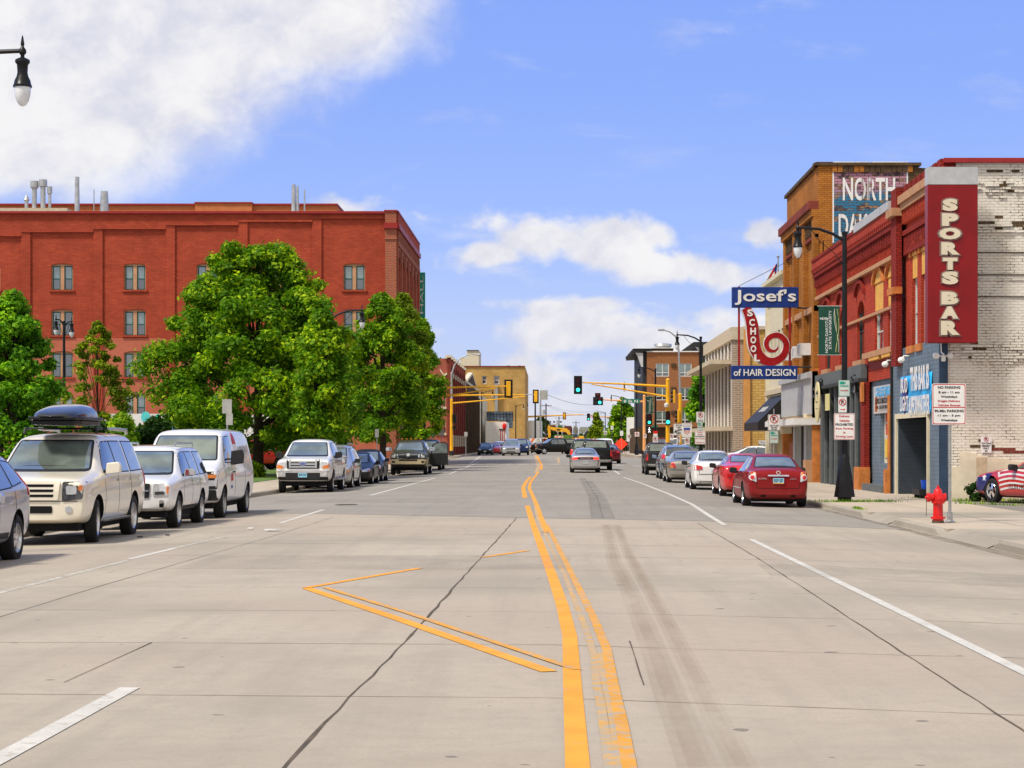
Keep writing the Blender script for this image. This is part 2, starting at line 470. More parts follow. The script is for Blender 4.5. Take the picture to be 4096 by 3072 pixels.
def copy_tree(o,parent=None):
 c=o.copy();COL.objects.link(c)
 if parent:c.parent=parent
 for ch in o.children:copy_tree(ch,c)
 return c
def struct(o):o['kind']='structure';return o
def round_poly(pts,r,seg=3):
 out=[];n=len(pts)
 for i in range(n):
  p=Vector(pts[i]);a=Vector(pts[i-1])-p;b=Vector(pts[(i+1)%n])-p
  k=min(r,a.length*0.45,b.length*0.45)
  p0=p+a.normalized()*k;p1=p+b.normalized()*k
  for j in range(seg+1):
   t=j/seg
   out.append(tuple(p0*(1-t)**2+p*2*t*(1-t)+p1*t**2))
 return out
 # ------ ground
def sheet(name,xs,ys,zf,m):
 vs=[(x,y,zf(x,y)) for y in ys for x in xs]
 nx=len(xs)
 fs=[(j*nx+i,j*nx+i+1,(j+1)*nx+i+1,(j+1)*nx+i) for j in range(len(ys)-1) for i in range(nx-1)]
 mb=MB();mb.add(vs,fs,m)
 return mb.build(name)
YS=[-20,10,45,100,150,200,420,900,3000]
def base_ground(x,y):return rise(y)-0.30
struct(sheet('ground',[-1500,-300,-60,0,60,300,1500],YS,base_ground,'far_dirt'))
XL,XR=-10.2,7.5
LC=[(-20,-10.3),(66,-9.95),(105,-9.1),(150,-8.9),(200,-9.0),(400,-7.5)]
def xl(y):
 for (a,xa),(b,xb) in zip(LC,LC[1:]):
  if y<=b:return xa+(xb-xa)*(y-a)/(b-a)
 return LC[-1][1]
 # concrete carriageway to the seam, asphalt after it
def seam(x):return 46.3-(x+1.76)*0.53
road=MB()
xs=[-10.3,-5.6,3.4,7.5]
ysr=[-20,10,30,52]
vs=[(x,y,gz(x,y)) for y in ysr for x in xs]
road.add(vs,[(j*4+i,j*4+i+1,(j+1)*4+i+1,(j+1)*4+i) for j in range(3) for i in range(3)],'concrete')
struct(road.build('concrete_road'))
asp=MB();rows=[]
for y in [None,66,100,105,150,200,300,420]:
 for x in [None,-5.6,3.4,XR+(0 if y is None or y<420 else 0)]:
  xx=(xl(y or 50) if x is None else x)
  yy=seam(xx) if y is None else y
  rows.append((xx,yy,gz(xx,yy)+0.004))
asp.add(rows,[(j*4+i,j*4+i+1,(j+1)*4+i+1,(j+1)*4+i) for j in range(7) for i in range(3)],'asphalt')
struct(asp.build('asphalt_road'))
# cross street at the signals
cs=MB()
for (x0,x1) in ((-70,-9.4),(7.5,80)):
 cs.add([(x0,154,rise(154)-0.10),(x1,154,rise(154)-0.10),(x1,196,rise(196)-0.10),(x0,196,rise(196)-0.10)],[(0,1,2,3)],'asphalt')
struct(cs.build('cross_street'))
def walk(name,segs,side,m='side_concrete'):
 """pavement slabs: segs = (y0, y1, x_inner(y), x_outer)"""
 mb=MB()
 for y0,y1,xin,xout in segs:
  n=max(1,int((y1-y0)/12));pts=[y0+(y1-y0)*i/n for i in range(n+1)]
  for b in (100,200):
   if y0<b<y1:pts.append(b)
  pts.sort()
  for a,b in zip(pts,pts[1:]):
   xa,xb=xin(a),xin(b)
   mb.add([(xa,a,wz(a)),(xout,a,wz(a)),(xout,b,wz(b)),(xb,b,wz(b))],[(0,1,2,3)],m)
   mb.add([(xa,a,wz(a)),(xb,b,wz(b)),(xb,b,wz(b)-0.35),(xa,a,wz(a)-0.35)],[(0,1,2,3)],m)
 for y0,y1,xin,xout in segs:
  for y in (y0,y1):mb.add([(xin(y),y,wz(y)),(xout,y,wz(y)),(xout,y,wz(y)-.35),(xin(y),y,wz(y)-.35)],[(0,1,2,3)],'curb')
 return struct(mb.build(name))
kr=lambda y:XR+0.16
kl=lambda y:xl(y)-0.16
walk('pavement',[(-20,34.2,kr,11.3),(38.6,44.4,kr,11.3),(48.0,152,kr,11.4),(198,420,lambda y:8.6,13)],1)
walk('pavement',[(-20,56,kl,-13.4),(63.5,152,kl,-12.6),(198,420,lambda y:xl(y)-.2,-12.5)],-1)
walk('driveway',[(34.2,38.6,lambda y:XR+0.3,11.3),(44.4,48.0,lambda y:XR+0.3,11.3)],1,'curb')
walk('driveway',[(56,63.5,lambda y:xl(y)-.3,-13.4)],-1,'curb')
# ramps into the driveways
mb=MB()
for a,b in ((34.2,38.6),(44.4,48.0)):
 mb.add([(XR-.05,a,gz(XR,a)+.006),(XR-.05,b,gz(XR,b)+.006),(XR+.3,b,wz(b)),(XR+.3,a,wz(a))],[(0,1,2,3)],'curb')
for a,b in ((56,63.5),):
 mb.add([(xl(a)+.05,a,gz(xl(a),a)+.006),(xl(b)+.05,b,gz(xl(b),b)+.006),(xl(b)-.3,b,wz(b)),(xl(a)-.3,a,wz(a))],[(0,1,2,3)],'curb')
for a in range(-20,152,4):
 b=a+4
 mb.add([(XR-.1,a,gz(XR,a)-.02),(XR-.1,b,gz(XR,b)-.02),(XR+.4,b,wz(b)-.02),(XR+.4,a,wz(a)-.02)],[(0,1,2,3)],'curb')
 mb.add([(xl(a)+.1,a,gz(xl(a),a)-.02),(xl(b)+.1,b,gz(xl(b),b)-.02),(xl(b)-.4,b,wz(b)-.02),(xl(a)-.4,a,wz(a)-.02)],[(0,1,2,3)],'curb')
struct(mb.build('driveway_ramp'))
def curb(segs,xf,sgn,name='curb'):
 mb=MB()
 for y0,y1 in segs:
  n=max(2,int((y1-y0)/3));pts=sorted(set([y0+(y1-y0)*i/n for i in range(n+1)]+[y0+.6,y1-.6]+[b for b in (100,200) if y0<b<y1]))
  prof_all=[]
  for k,y in enumerate(pts):
   top=wz(y)+0.006
   if k in (0,len(pts)-1):top=gz(xf(y),y)+0.03
   x=xf(y);zb=gz(x,y)-0.05
   prof_all.append([(x,y,zb),(x+sgn*0.02,y,top-0.03),(x+sgn*0.05,y,top),(x+sgn*0.17,y,top),(x+sgn*0.17,y,zb)])
  vs=[p for pr in prof_all for p in pr]
  fs=[(j*5+i,j*5+i+1,(j+1)*5+i+1,(j+1)*5+i) for j in range(len(pts)-1) for i in range(4)]
  fs+=[(0,1,2,3,4),tuple(len(vs)-5+i for i in range(5))]
  mb.add(vs,fs,'curb')
 return struct(mb.build(name))
curb([(-20,34.2),(38.6,44.4),(48.0,152)],lambda y:XR,1)
curb([(-20,56),(63.5,152)],xl,-1)
# beyond the pavements
mb=MB()
for a,b in zip([-20,57.9-.01],[57.9-.01,57.9]):pass
mb.add([(11.3,-20,WALK-.004),(60,-20,WALK-.004),(60,57.9,WALK-.004),(11.3,57.9,WALK-.004)],[(0,1,2,3)],'lot_asphalt')
struct(mb.build('side_lot'))
mb=MB()
for a,b in ((-20,100),(100,153)):
 mb.add([(-90,a,wz(a)-.006),(-12.6,a,wz(a)-.006),(-12.6,b,wz(b)-.006),(-90,b,wz(b)-.006)],[(0,1,2,3)],'lot_asphalt')
struct(mb.build('parking_lot'))
mb=MB()
mb.add([(11.4,105,wz(105)-.01),(60,105,wz(105)-.01),(60,153,wz(153)-.01),(11.4,153,wz(153)-.01)],[(0,1,2,3)],'lot_asphalt')
struct(mb.build('rear_lot'))
mb=MB()
mb.add([(-17,70,wz(70)+.004),(-12.7,70,wz(70)+.004),(-12.7,100,wz(100)+.004),(-17,100,wz(100)+.004)],[(0,1,2,3)],'grass')
mb.add([(-17,100,wz(100)+.004),(-12.7,100,wz(100)+.004),(-12.7,140,wz(140)+.004),(-17,140,wz(140)+.004)],[(0,1,2,3)],'grass')
struct(mb.build('lawn'))
# ------ markings
def strip_pts(pts,w,m,mb,lift,jit=0.0,rnd=None,zf=gz):
 """flat ribbon along world points; w = width or list"""
 P=[];lift=lift*.5
 for (a,b) in zip(pts,pts[1:]):
  L=math.dist(a,b);n=max(1,int(L/(0.6 if jit else 2.0)))
  for k in range(n):P.append((a[0]+(b[0]-a[0])*k/n,a[1]+(b[1]-a[1])*k/n))
 P.append(pts[-1]);vs=[]
 for i,p in enumerate(P):
  a=P[max(i-1,0)];b=P[min(i+1,len(P)-1)]
  t=Vector((b[0]-a[0],b[1]-a[1])).normalized();n=Vector((-t.y,t.x))
  ww=w
  dx=0
  if jit and rnd:
   dx=rnd.uniform(-jit,jit);ww=w*rnd.uniform(0.5,1.4)
  for sgn in (-1,1):
   x=p[0]+n.x*(ww/2*sgn+dx);y=p[1]+n.y*(ww/2*sgn+dx)
   vs.append((x,y,zf(x,y)+lift))
 fs=[(2*i,2*i+1,2*i+3,2*i+2) for i in range(len(P)-1)]
 mb.add(vs,fs,m)
def gpx(pts,h=CAM_H):return [G_(x,y,h) for x,y in pts]
def z7(pts):return [(1900+x*.9927,2100+y*.9927) for x,y in pts]
def z5(pts):return [(1900+x*.5425,1750+y*.5425) for x,y in pts]
def z6(pts):return [(x*.9494,2100+y*.9494) for x,y in pts]
rnd=random.Random(4)
# joints and cracks
mb=MB()
strip_pts(gpx([(2068,2070),(1870,2290),(1620,2570),(1400,2790),(1250,2950),(1060,3160)]),0.024,'crack',mb,.005,.010,rnd)
strip_pts([(3.12,42.6),(3.05,30),(2.9,20),(2.75,10)],0.018,'crack',mb,.005,.006,rnd)
strip_pts([(-5.0,46),(-5.1,36),(-5.35,24),(-5.45,9)],0.014,'joint',mb,.005,.004,rnd)
struct(mb.build('road_crack'))
mb=MB()
for y in (9.9,13.4,16.9,20.2,23.5,26.9,30.2,33.7,37.2,40.7):
 strip_pts([(-10,y+.25),(-3.7,y+.1),(0,y-.1),(2.9,y-.95),(7.3,y-1.6)],0.012 if y<30 else .02,'joint',mb,.004,.003,rnd)
struct(mb.build('road_joint'))
mb=MB()
strip_pts(gpx(z6([(270,664),(640,496)])),0.012,'crack',mb,.009,.002,rnd)
strip_pts(gpx([(1360*1.852,1385*1.852),(1390*1.852,1480*1.852)]),0.012,'crack',mb,.009,.002,rnd)
strip_pts([(-9,52.5),(-3,52.2),(2,50.9),(7,48.5)],0.05,'crack',mb,.007,.02,rnd)
strip_pts([(-9,57),(-4,57)],0.06,'crack',mb,.007,.02,rnd)
struct(mb.build('saw_cut'))
# darker bands left by trenches across the street
mb=MB()
mb.add([(x,y,gz(x,y)+.006) for x,y in ((-5.1,30.1),(.3,30.1),(.2,27.0),(-5.1,27.0))],[(0,1,2,3)],'dark_patch')
mb.add([(x,y,gz(x,y)+.006) for x,y in ((2.9,28.2),(3.4,28.0),(3.4,25.3),(2.8,25.5))],[(0,1,2,3)],'dark_patch')
mb.add([(x,y,gz(x,y)+.006) for x,y in ((3.4,28.0),(7.4,26.4),(7.4,23.6),(3.4,25.3))],[(0,1,2,3)],'dark_patch')
mb.add([(x,y,gz(x,y)+.010) for x,y in ((-5.6,62),(-2.4,62),(-3.0,58),(-5.6,58))],[(0,1,2,3)],'dark_patch')
mb.add([(x,y,gz(x,y)+.010) for x,y in ((-9.6,62),(-5.6,62),(-5.6,58),(-9.6,58))],[(0,1,2,3)],'dark_patch')
struct(mb.build('road_patch'))
# tyre marks
mb=MB()
lf=.008
for pts,w in (([(790,300),(870,440),(905,600)],.30),([(840,320),(935,450),(985,600)],.30)):
 lf+=.003;strip_pts(gpx(z5(pts)),w,'rubber',mb,lf)
struct(mb.build('tyre_mark'))
mb=MB()
for pts,w in (([(530,0),(560,150),(620,260),(700,450),(790,700),(900,979)],.22),([(570,0),(620,120),(750,350),(860,560),(960,760),(1080,979)],.17)):
 lf+=.003;strip_pts(gpx(z7(pts)),w,'brown_track',mb,lf-.007);strip_pts(gpx(z7(pts)),w*.5,'brown_track',mb,lf+.003)
struct(mb.build('tyre_mark'))
# yellow
mb=MB()
strip_pts(gpx([(2312,3090),(2290,2745),(2279,2547),(2251,2428),(2207,2298),(2133,2100),(2109,2023)]),.13,'paint_yellow',mb,.010)
struct(mb.build('yellow_line'))
mb=MB()
strip_pts(gpx(z7([(545,990),(510,740),(490,640),(478,520),(450,430),(400,300),(360,200),(300,80),(268,0)])),.06,'paint_yellow_worn',mb,.010)
strip_pts(gpx(z7([(625,990),(590,800),(555,640),(530,500),(480,380),(430,280),(370,160),(290,0)])),.08,'paint_ochre',mb,.016)
strip_pts(gpx(z7([(585,990),(550,760),(522,640),(505,520)])),.05,'paint_yellow_worn',mb,.013)
strip_pts(gpx(z5([(530,700),(480,580),(455,500),(425,430),(402,380),(405,340),(432,300),(470,262)])),.12,'paint_yellow',mb,.019)
strip_pts(gpx(z5([(500,700),(460,600),(440,510)])),.06,'paint_yellow_worn',mb,.022)
strip_pts(gpx(z5([(368,445),(355,370),(375,330),(408,293)])),.15,'paint_yellow',mb,.012)
strip_pts(gpx(z5([(450,270),(468,230),(455,200),(445,160)])),.22,'paint_yellow_worn',mb,.012)
strip_pts(gpx(z5([(485,250),(492,230),(480,205),(455,165)])),.18,'paint_yellow',mb,.016)
strip_pts([(X_(2235,150),150),(X_(2232,195),190)],.2,'paint_yellow_worn',mb,.012)
struct(mb.build('yellow_line'))
mb=MB()
strip_pts(gpx([(1225,2352),(1680,2273)]),.11,'paint_yellow',mb,.010)
strip_pts(gpx([(1228,2354),(1560,2466),(2196,2688)]),.13,'paint_yellow',mb,.011)
strip_pts(gpx([(1300,2352),(1620,2450),(2310,2682)]),.08,'paint_ochre',mb,.016)
strip_pts(gpx([(1930,2230),(2110,2203)]),.11,'paint_yellow',mb,.010)
struct(mb.build('yellow_chevron'))
# white
mb=MB()
strip_pts(gpx([(520,2752),(0,3035),(-200,3140)]),.14,'paint_white',mb,.010)
for a,b,w in (((-100,2390),(255,2303),'paint_white_worn'),((262,2300),(512,2238),'paint_white_worn'),((515,2234),(700,2190),'paint_white'),((700,2190),(900,2146),'paint_white_worn'),((1121,2092),(1294,2038),'paint_white'),((1481,1981),(1740,1912),'paint_white'),((1797,1899),(1911,1863),'paint_white'),((1881,1866),(1928,1838),'paint_white')):
 strip_pts(gpx([a,b]),.12,w,mb,.010)
strip_pts(gpx([(3003,2157),(3120,2214),(3500,2398),(4150,2715)]),.115,'paint_white',mb,.010)
strip_pts(gpx(z5([(1095,293),(1210,330),(1420,410),(1600,490),(1720,570),(1840,645)])),.12,'paint_white',mb,.012)
strip_pts(gpx(z5([(1010,245),(1065,275)])),.14,'paint_white',mb,.012)
struct(mb.build('white_line'))
mb=MB()
for x0,x1 in ((315,410),(670,765),(850,940),(1030,1125),(1210,1305),(1390,1490),(1570,1660),(1750,1840),(1930,2010),(2105,2190),(2290,2390)):
 a,b=X_(1700+x0/2.765,140),X_(1700+x1/2.765,140)
 yy=141-max(0,(x0-1500)*.004)
 for ya in (yy,yy+5.2):
  mb.add([(a,ya,gz(a,ya)+.014),(b,ya,gz(b,ya)+.014),(b,ya+1.5 if ya==yy else ya+.3,gz(b,ya+1)+.016),(a,ya+1.5 if ya==yy else ya+.3,gz(a,ya+1)+.016)],[(0,1,2,3)],'paint_white')
struct(mb.build('crosswalk_marking'))
# manhole
mh=MB();cx,cy=G_(1385,2020)
mh.lathe([(0.0,.02),(.30,.02),(.33,.016)],'crack',(cx,cy,gz(cx,cy)),24)
tag(mh.build('manhole_cover'),'round iron manhole cover set in the asphalt left of the driving lanes','manhole cover')
# gutter dirt and pavement joints
mb=MB()
for s,xf in ((-1,lambda y:XR-.16),(1,lambda y:xl(y)+.18)):
 strip_pts([(xf(y),y) for y in range(12,150,6)],.30,'gutter_dirt',mb,.012)
struct(mb.build('gutter_dirt'))
mb=MB();zw_=lambda x,y:wz(y)
for y in [13+1.6*k for k in range(80)]:strip_pts([(7.68,y),(11.2,y)],.016,'joint',mb,.004,.002,rnd,zw_)
strip_pts([(9.4,12),(9.4,99)],.016,'joint',mb,.006,0,None,zw_);strip_pts([(9.4,101),(9.4,150)],.016,'joint',mb,.006,0,None,zw_)
strip_pts([(7.9,47.5),(8.8,46.6),(10.2,46.9),(11.2,45.9)],.03,'crack',mb,.008,.02,rnd,zw_);strip_pts([(7.8,50.5),(9.0,51.4),(11.0,50.9)],.025,'crack',mb,.008,.02,rnd,zw_)
struct(mb.build('pavement_joint'))
# bits of litter
for i,(px,py,s) in enumerate(((560,2143,.05),(672,2138,.05),(1092,2125,.16),(1000,2117,.10))):
 x,y=G_(px,py);mb=MB()
 r2=random.Random(i);pts=[(x+math.cos(a)*s*r2.uniform(.5,1.3),y+math.sin(a)*s*r2.uniform(.5,1.3),gz(x,y)+.02) for a in [k*PI/3 for k in range(6)]]
 mb.prism(pts,(0,0,.02),'ink_black' if i<2 else 'sign_white')
 tag(mb.build('litter_scrap'),('small black scrap in the road in front of the tan SUV','small black scrap in the road beside the white crossover','crumpled white paper scrap on the road beyond the white van','thin pale scrap lying on the road in front of the white van')[i],'litter')
 # ------ building materials
brick_mat('hall_brick',(0.47,0.078,0.036),(0.38,0.058,0.030),(0.26,0.05,0.03),0.40,0.13,0.010,stain=0.4,chips=0.015,chipcol=(.5,.3,.22),bump=0.4)
brick_mat('hall_brick_pale',(0.52,0.15,0.09),(0.48,0.13,0.08),(0.44,0.15,0.10),0.40,0.13,0.010,stain=0.15,bump=0.3)
brick_mat('hall_corner',(0.42,0.085,0.035),(0.34,0.06,0.028),(0.30,0.20,0.14),0.3,0.12,0.02,stain=0.25)
brick_mat('red_brick',(0.50,0.062,0.028),(0.40,0.045,0.022),(0.20,0.028,0.018),0.24,0.085,0.010,stain=0.35)
brick_mat('red_brick_dark',(0.33,0.030,0.018),(0.26,0.022,0.014),(0.10,0.012,0.01),0.24,0.085,0.012,stain=0.4)
brick_mat('ochre_brick',(0.52,0.20,0.030),(0.40,0.14,0.020),(0.22,0.09,0.03),0.24,0.085,0.012,stain=0.5)
brick_mat('salmon_brick',(0.42,0.115,0.075),(0.36,0.09,0.06),(0.34,0.12,0.08),0.4,0.13,0.012,stain=0.2)
brick_mat('maroon_brick',(0.26,0.05,0.032),(0.20,0.038,0.026),(0.17,0.05,0.04),0.4,0.13,0.012,stain=0.4)
brick_mat('brown_brick',(0.12,0.075,0.035),(0.085,0.05,0.025),(0.06,0.04,0.025),0.4,0.13,0.012,stain=0.4)
brick_mat('tan_brick',(0.60,0.37,0.12),(0.52,0.30,0.09),(0.36,0.25,0.12),0.5,0.16,0.012,stain=0.45)
brick_mat('yellow_brick',(0.66,0.42,0.13),(0.56,0.33,0.09),(0.34,0.20,0.07),0.40,0.16,0.016,stain=0.15)
brick_mat('fin_brick',(0.36,0.26,0.19),(0.30,0.21,0.15),(0.52,0.45,0.36),0.40,0.13,0.02,stain=0.15)
brick_mat('planter_brick',(0.36,0.09,0.05),(0.28,0.06,0.04),(0.36,0.22,0.15),0.24,0.085,0.012,stain=0.1)
brick_mat('apartment_brick',(0.37,0.15,0.06),(0.32,0.13,0.05),(0.22,0.11,0.06),0.4,0.12,0.01,stain=0.15)
mat('cream_stone',(0.62,0.56,0.42),0.8,var=0.1)
mat('pale_stone',(0.55,0.46,0.34),0.8,var=0.12)
mat('tan_trim',(0.45,0.24,0.13),0.8,var=0.12)
mat('yellow_trim',(0.68,0.36,0.08),0.7,var=0.12)
mat('orange_trim',(0.50,0.17,0.04),0.7,var=0.25)
mat('oxblood',(0.22,0.018,0.016),0.6,var=0.12)
mat('roof_red',(0.30,0.02,0.02),0.5,var=0.1)
mat('penthouse',(0.50,0.155,0.055),0.8,var=0.1)
mat('roof_gravel',(0.25,0.23,0.21),0.9)
mat('slate_blue',(0.085,0.125,0.165),0.6,var=0.15)
mat('navy',(0.025,0.05,0.095),0.6,var=0.2)
mat('charcoal',(0.035,0.042,0.045),0.6,var=0.2)
mat('shop_grey',(0.11,0.125,0.13),0.6,var=0.15)
mat('grey_metal',(0.42,0.43,0.45),0.5,var=0.12)
mat('grey_tile',(0.24,0.25,0.24),0.5,var=0.12)
mat('door_tan',(0.55,0.44,0.24),0.6,var=0.1)
mat('cream_trim',(0.66,0.58,0.42),0.6,var=0.08)
mat('green_frame',(0.02,0.10,0.085),0.5,var=0.1)
mat('mullion_tan',(0.50,0.27,0.15),0.7,var=0.1)
mat('window_white',(0.60,0.60,0.58),0.5,var=0.05)
mat('black_siding',(0.022,0.023,0.028),0.6,var=0.1)
mat('soffit',(0.50,0.50,0.52),0.7,var=0.05)
mat('stucco_cream',(0.68,0.60,0.46),0.9,var=0.14,vscale=1.2,bump=0.3)
mat('brass',(0.55,0.42,0.12),0.4,metal=0.5,var=0.1)
mat('duct',(0.45,0.46,0.47),0.35,metal=0.6,var=0.15)
def siding_mat(name,c,step=0.13):
 m=bpy.data.materials.new(name);m.use_nodes=True
 g=NG(m.node_tree);b=g.n['Principled BSDF']
 tc=g.new('ShaderNodeTexCoord');sp=g.new('ShaderNodeSeparateXYZ');g.l.new(tc.outputs['Object'],sp.inputs[0])
 fr=g.math('FRACT',g.math('DIVIDE',sp.outputs[2],step))
 n=g.noise(tc.outputs['Object'],2.5,5,0.6).outputs[0]
 col=g.mix(g.ss(n,0.3,0.7),tuple(x*0.85 for x in c)+(1,),tuple(x*1.12 for x in c)+(1,))
 col=g.mix(g.ss(fr,0.86,0.97),col,tuple(x*0.35 for x in c)+(1,))
 g.l.new(col,b.inputs['Base Color']);b.inputs['Roughness'].default_value=0.6
 bp=g.new('ShaderNodeBump');bp.inputs['Strength'].default_value=0.6;bp.inputs['Distance'].default_value=0.02
 g.l.new(fr,bp.inputs['Height']);g.l.new(bp.outputs[0],b.inputs['Normal'])
 MATS[name]=m
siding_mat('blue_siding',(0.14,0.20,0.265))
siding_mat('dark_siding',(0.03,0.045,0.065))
def white_brick():
 """old brick under thick flaking white paint, mortar lost in places with joint shadow lines painted dark, stucco low down"""
 m=bpy.data.materials.new('white_brick');m.use_nodes=True
 g=NG(m.node_tree);b=g.n['Principled BSDF']
 tc=g.new('ShaderNodeTexCoord');sp=g.new('ShaderNodeSeparateXYZ');g.l.new(tc.outputs['Object'],sp.inputs[0])
 ob=tc.outputs['Object']
 wob=g.noise(ob,5,3).outputs[0]
 vec=g.comb(g.math('ADD',g.math('ADD',sp.outputs[0],sp.outputs[1]),g.math('MULTIPLY',wob,0.03)),g.math('ADD',sp.outputs[2],g.math('MULTIPLY',wob,0.02)),0)
 br=g.new('ShaderNodeTexBrick');g.l.new(vec,br.inputs['Vector'])
 br.inputs['Scale'].default_value=1;br.inputs['Brick Width'].default_value=0.235;br.inputs['Row Height'].default_value=0.083
 br.inputs['Mortar Size'].default_value=0.011;br.inputs['Mortar Smooth'].default_value=0.2
 mort=br.outputs['Fac']
 lose=g.ss(g.noise(ob,1.3,7,0.7).outputs[0],0.40,0.60)
 lose2=g.ss(g.noise(ob,14,3,0.6).outputs[0],0.40,0.55)
 base=g.mix(g.ss(g.noise(ob,1.1,7,0.65).outputs[0],0.35,0.7),(0.78,0.74,0.66,1),(0.70,0.64,0.54,1))
 openj=g.math('MULTIPLY',mort,g.math('MULTIPLY',g.math('MAXIMUM',lose,0.25),g.math('MAXIMUM',lose2,0.45)))
 col=g.mix(openj,base,(0.085,0.055,0.035,1))  # shadow lines of the open joints painted as dark colour
 # bricks with the face gone, in horizontal runs
 ch=g.noise(g.comb(g.math('MULTIPLY',sp.outputs[0],1.0),g.math('MULTIPLY',sp.outputs[2],2.4),0),1.1,9,0.75).outputs[0]
 cf=g.ss(ch,0.765,0.775)
 col=g.mix(cf,col,g.mix(lose2,(0.13,0.05,0.03,1),(0.05,0.035,0.025,1)))
 g.l.new(col,b.inputs['Base Color']);b.inputs['Roughness'].default_value=0.85
 bp=g.new('ShaderNodeBump');bp.inputs['Strength'].default_value=0.9;bp.inputs['Distance'].default_value=0.03
 h=g.math('SUBTRACT',g.math('MULTIPLY',g.noise(ob,10,5,.6).outputs[0],0.4),g.math('ADD',g.math('MULTIPLY',mort,1.0),cf))
 g.l.new(h,bp.inputs['Height']);g.l.new(bp.outputs[0],b.inputs['Normal'])
 MATS['white_brick']=m
white_brick()
def mural_mat():
 """weathered painted wall sign: pink field above blue, dark bricks showing"""
 m=bpy.data.materials.new('mural_paint');m.use_nodes=True
 g=NG(m.node_tree);b=g.n['Principled BSDF']
 tc=g.new('ShaderNodeTexCoord');sp=g.new('ShaderNodeSeparateXYZ');g.l.new(tc.outputs['Object'],sp.inputs[0])
 ob=tc.outputs['Object']
 vec=g.comb(sp.outputs[0],sp.outputs[2],0)
 br=g.new('ShaderNodeTexBrick');g.l.new(vec,br.inputs['Vector'])
 br.inputs['Scale'].default_value=1;br.inputs['Brick Width'].default_value=0.33;br.inputs['Row Height'].default_value=0.115
 br.inputs['Mortar Size'].default_value=0.012
 br.inputs['Color1'].default_value=(0,0,0,1);br.inputs['Color2'].default_value=(1,1,1,1)
 n=g.noise(ob,1.4,7,0.7).outputs[0]
 zz=g.math('ADD',sp.outputs[2],g.math('MULTIPLY',g.math('SUBTRACT',n,0.5),0.9))
 field=g.mix(g.ss(zz,12.25,12.65),(0.015,0.16,0.30,1),(0.42,0.20,0.27,1))
 # missing faces per brick
 rnd_=g.new('ShaderNodeSeparateColor');g.l.new(br.outputs['Color'],rnd_.inputs[0])
 worn_=g.ss(g.math('ADD',g.math('MULTIPLY',rnd_.outputs[0],0.42),g.math('MULTIPLY',g.noise(ob,4.0,6,0.75).outputs[0],0.9)),0.66,0.80)
 col=g.mix(worn_,field,g.mix(g.ss(g.noise(ob,3,3).outputs[0],.45,.55),(0.05,0.03,0.04,1),(0.30,0.17,0.09,1)))
 col=g.mix(br.outputs['Fac'],col,(0.07,0.05,0.05,1))
 g.l.new(col,b.inputs['Base Color']);b.inputs['Roughness'].default_value=0.85
 bp=g.new('ShaderNodeBump');bp.inputs['Strength'].default_value=0.6;bp.inputs['Distance'].default_value=0.02
 g.l.new(g.math('SUBTRACT',1.0,br.outputs['Fac']),bp.inputs['Height']);g.l.new(bp.outputs[0],b.inputs['Normal'])
 MATS['mural_paint']=m
mural_mat()
worn('mural_white',(0.74,0.74,0.74),0.60,5.0,rough=0.8,soft=0.04)
# ------ wall tools
def wall(mb,u0,u1,z0,z1,holes,m,depth=0.2,d=0.0):
 us=sorted({u0,u1,*[h[0] for h in holes],*[h[1] for h in holes]})
 zs=sorted({z0,z1,*[h[2] for h in holes],*[h[3] for h in holes]})
 us=[u for u in us if u0<=u<=u1];zs=[z for z in zs if z0<=z<=z1]
 for a,b in zip(us,us[1:]):
  for c,e in zip(zs,zs[1:]):
   mu,mz=(a+b)/2,(c+e)/2
   if any(h[0]<mu<h[1] and h[2]<mz<h[3] for h in holes):continue
   mb.add([mb.P(a,c,d),mb.P(b,c,d),mb.P(b,e,d),mb.P(a,e,d)],[(0,1,2,3)],m)
 for (a,b,c,e) in [h[:4] for h in holes]:
  for q in (((a,c),(a,e)),((b,e),(b,c)),((a,e),(b,e)),((b,c),(a,c))):
   (p,r),(s,t)=q
   mb.add([mb.P(p,r,d),mb.P(s,t,d),mb.P(s,t,d-depth),mb.P(p,r,d-depth)],[(0,1,2,3)],m)
def shell(mb,u0,u1,z0,z1,depth,m,roof='roof_gravel',d=0.0,faces='LRBT'):
 """the other sides of a block whose front is made by wall()"""
 P=mb.P
 if 'L' in faces:mb.add([P(u0,z0,d),P(u0,z1,d),P(u0,z1,d-depth),P(u0,z0,d-depth)],[(0,1,2,3)],m)
 if 'R' in faces:mb.add([P(u1,z0,d),P(u1,z1,d),P(u1,z1,d-depth),P(u1,z0,d-depth)],[(0,1,2,3)],m)
 if 'B' in faces:mb.add([P(u0,z0,d-depth),P(u1,z0,d-depth),P(u1,z1,d-depth),P(u0,z1,d-depth)],[(0,1,2,3)],m)
 if 'T' in faces:mb.add([P(u0,z1-.25,d),P(u1,z1-.25,d),P(u1,z1-.25,d-depth),P(u0,z1-.25,d-depth)],[(0,1,2,3)],roof)
def arch_fill(mb,u0,u1,z1,rise_,m,d0,d1,n=8):
 """wall pieces that turn the square head of an opening into an arch"""
 uc=(u0+u1)/2;hw=(u1-u0)/2
 for s in (-1,1):
  pts=[(uc+s*hw,z1)]
  for k in range(n+1):
   t=k/n;pts.append((uc+s*hw*(1-t),z1-rise_+rise_*math.sqrt(max(0,1-(1-t)**2))))
  mb.wprism(pts,d0,d1,m)
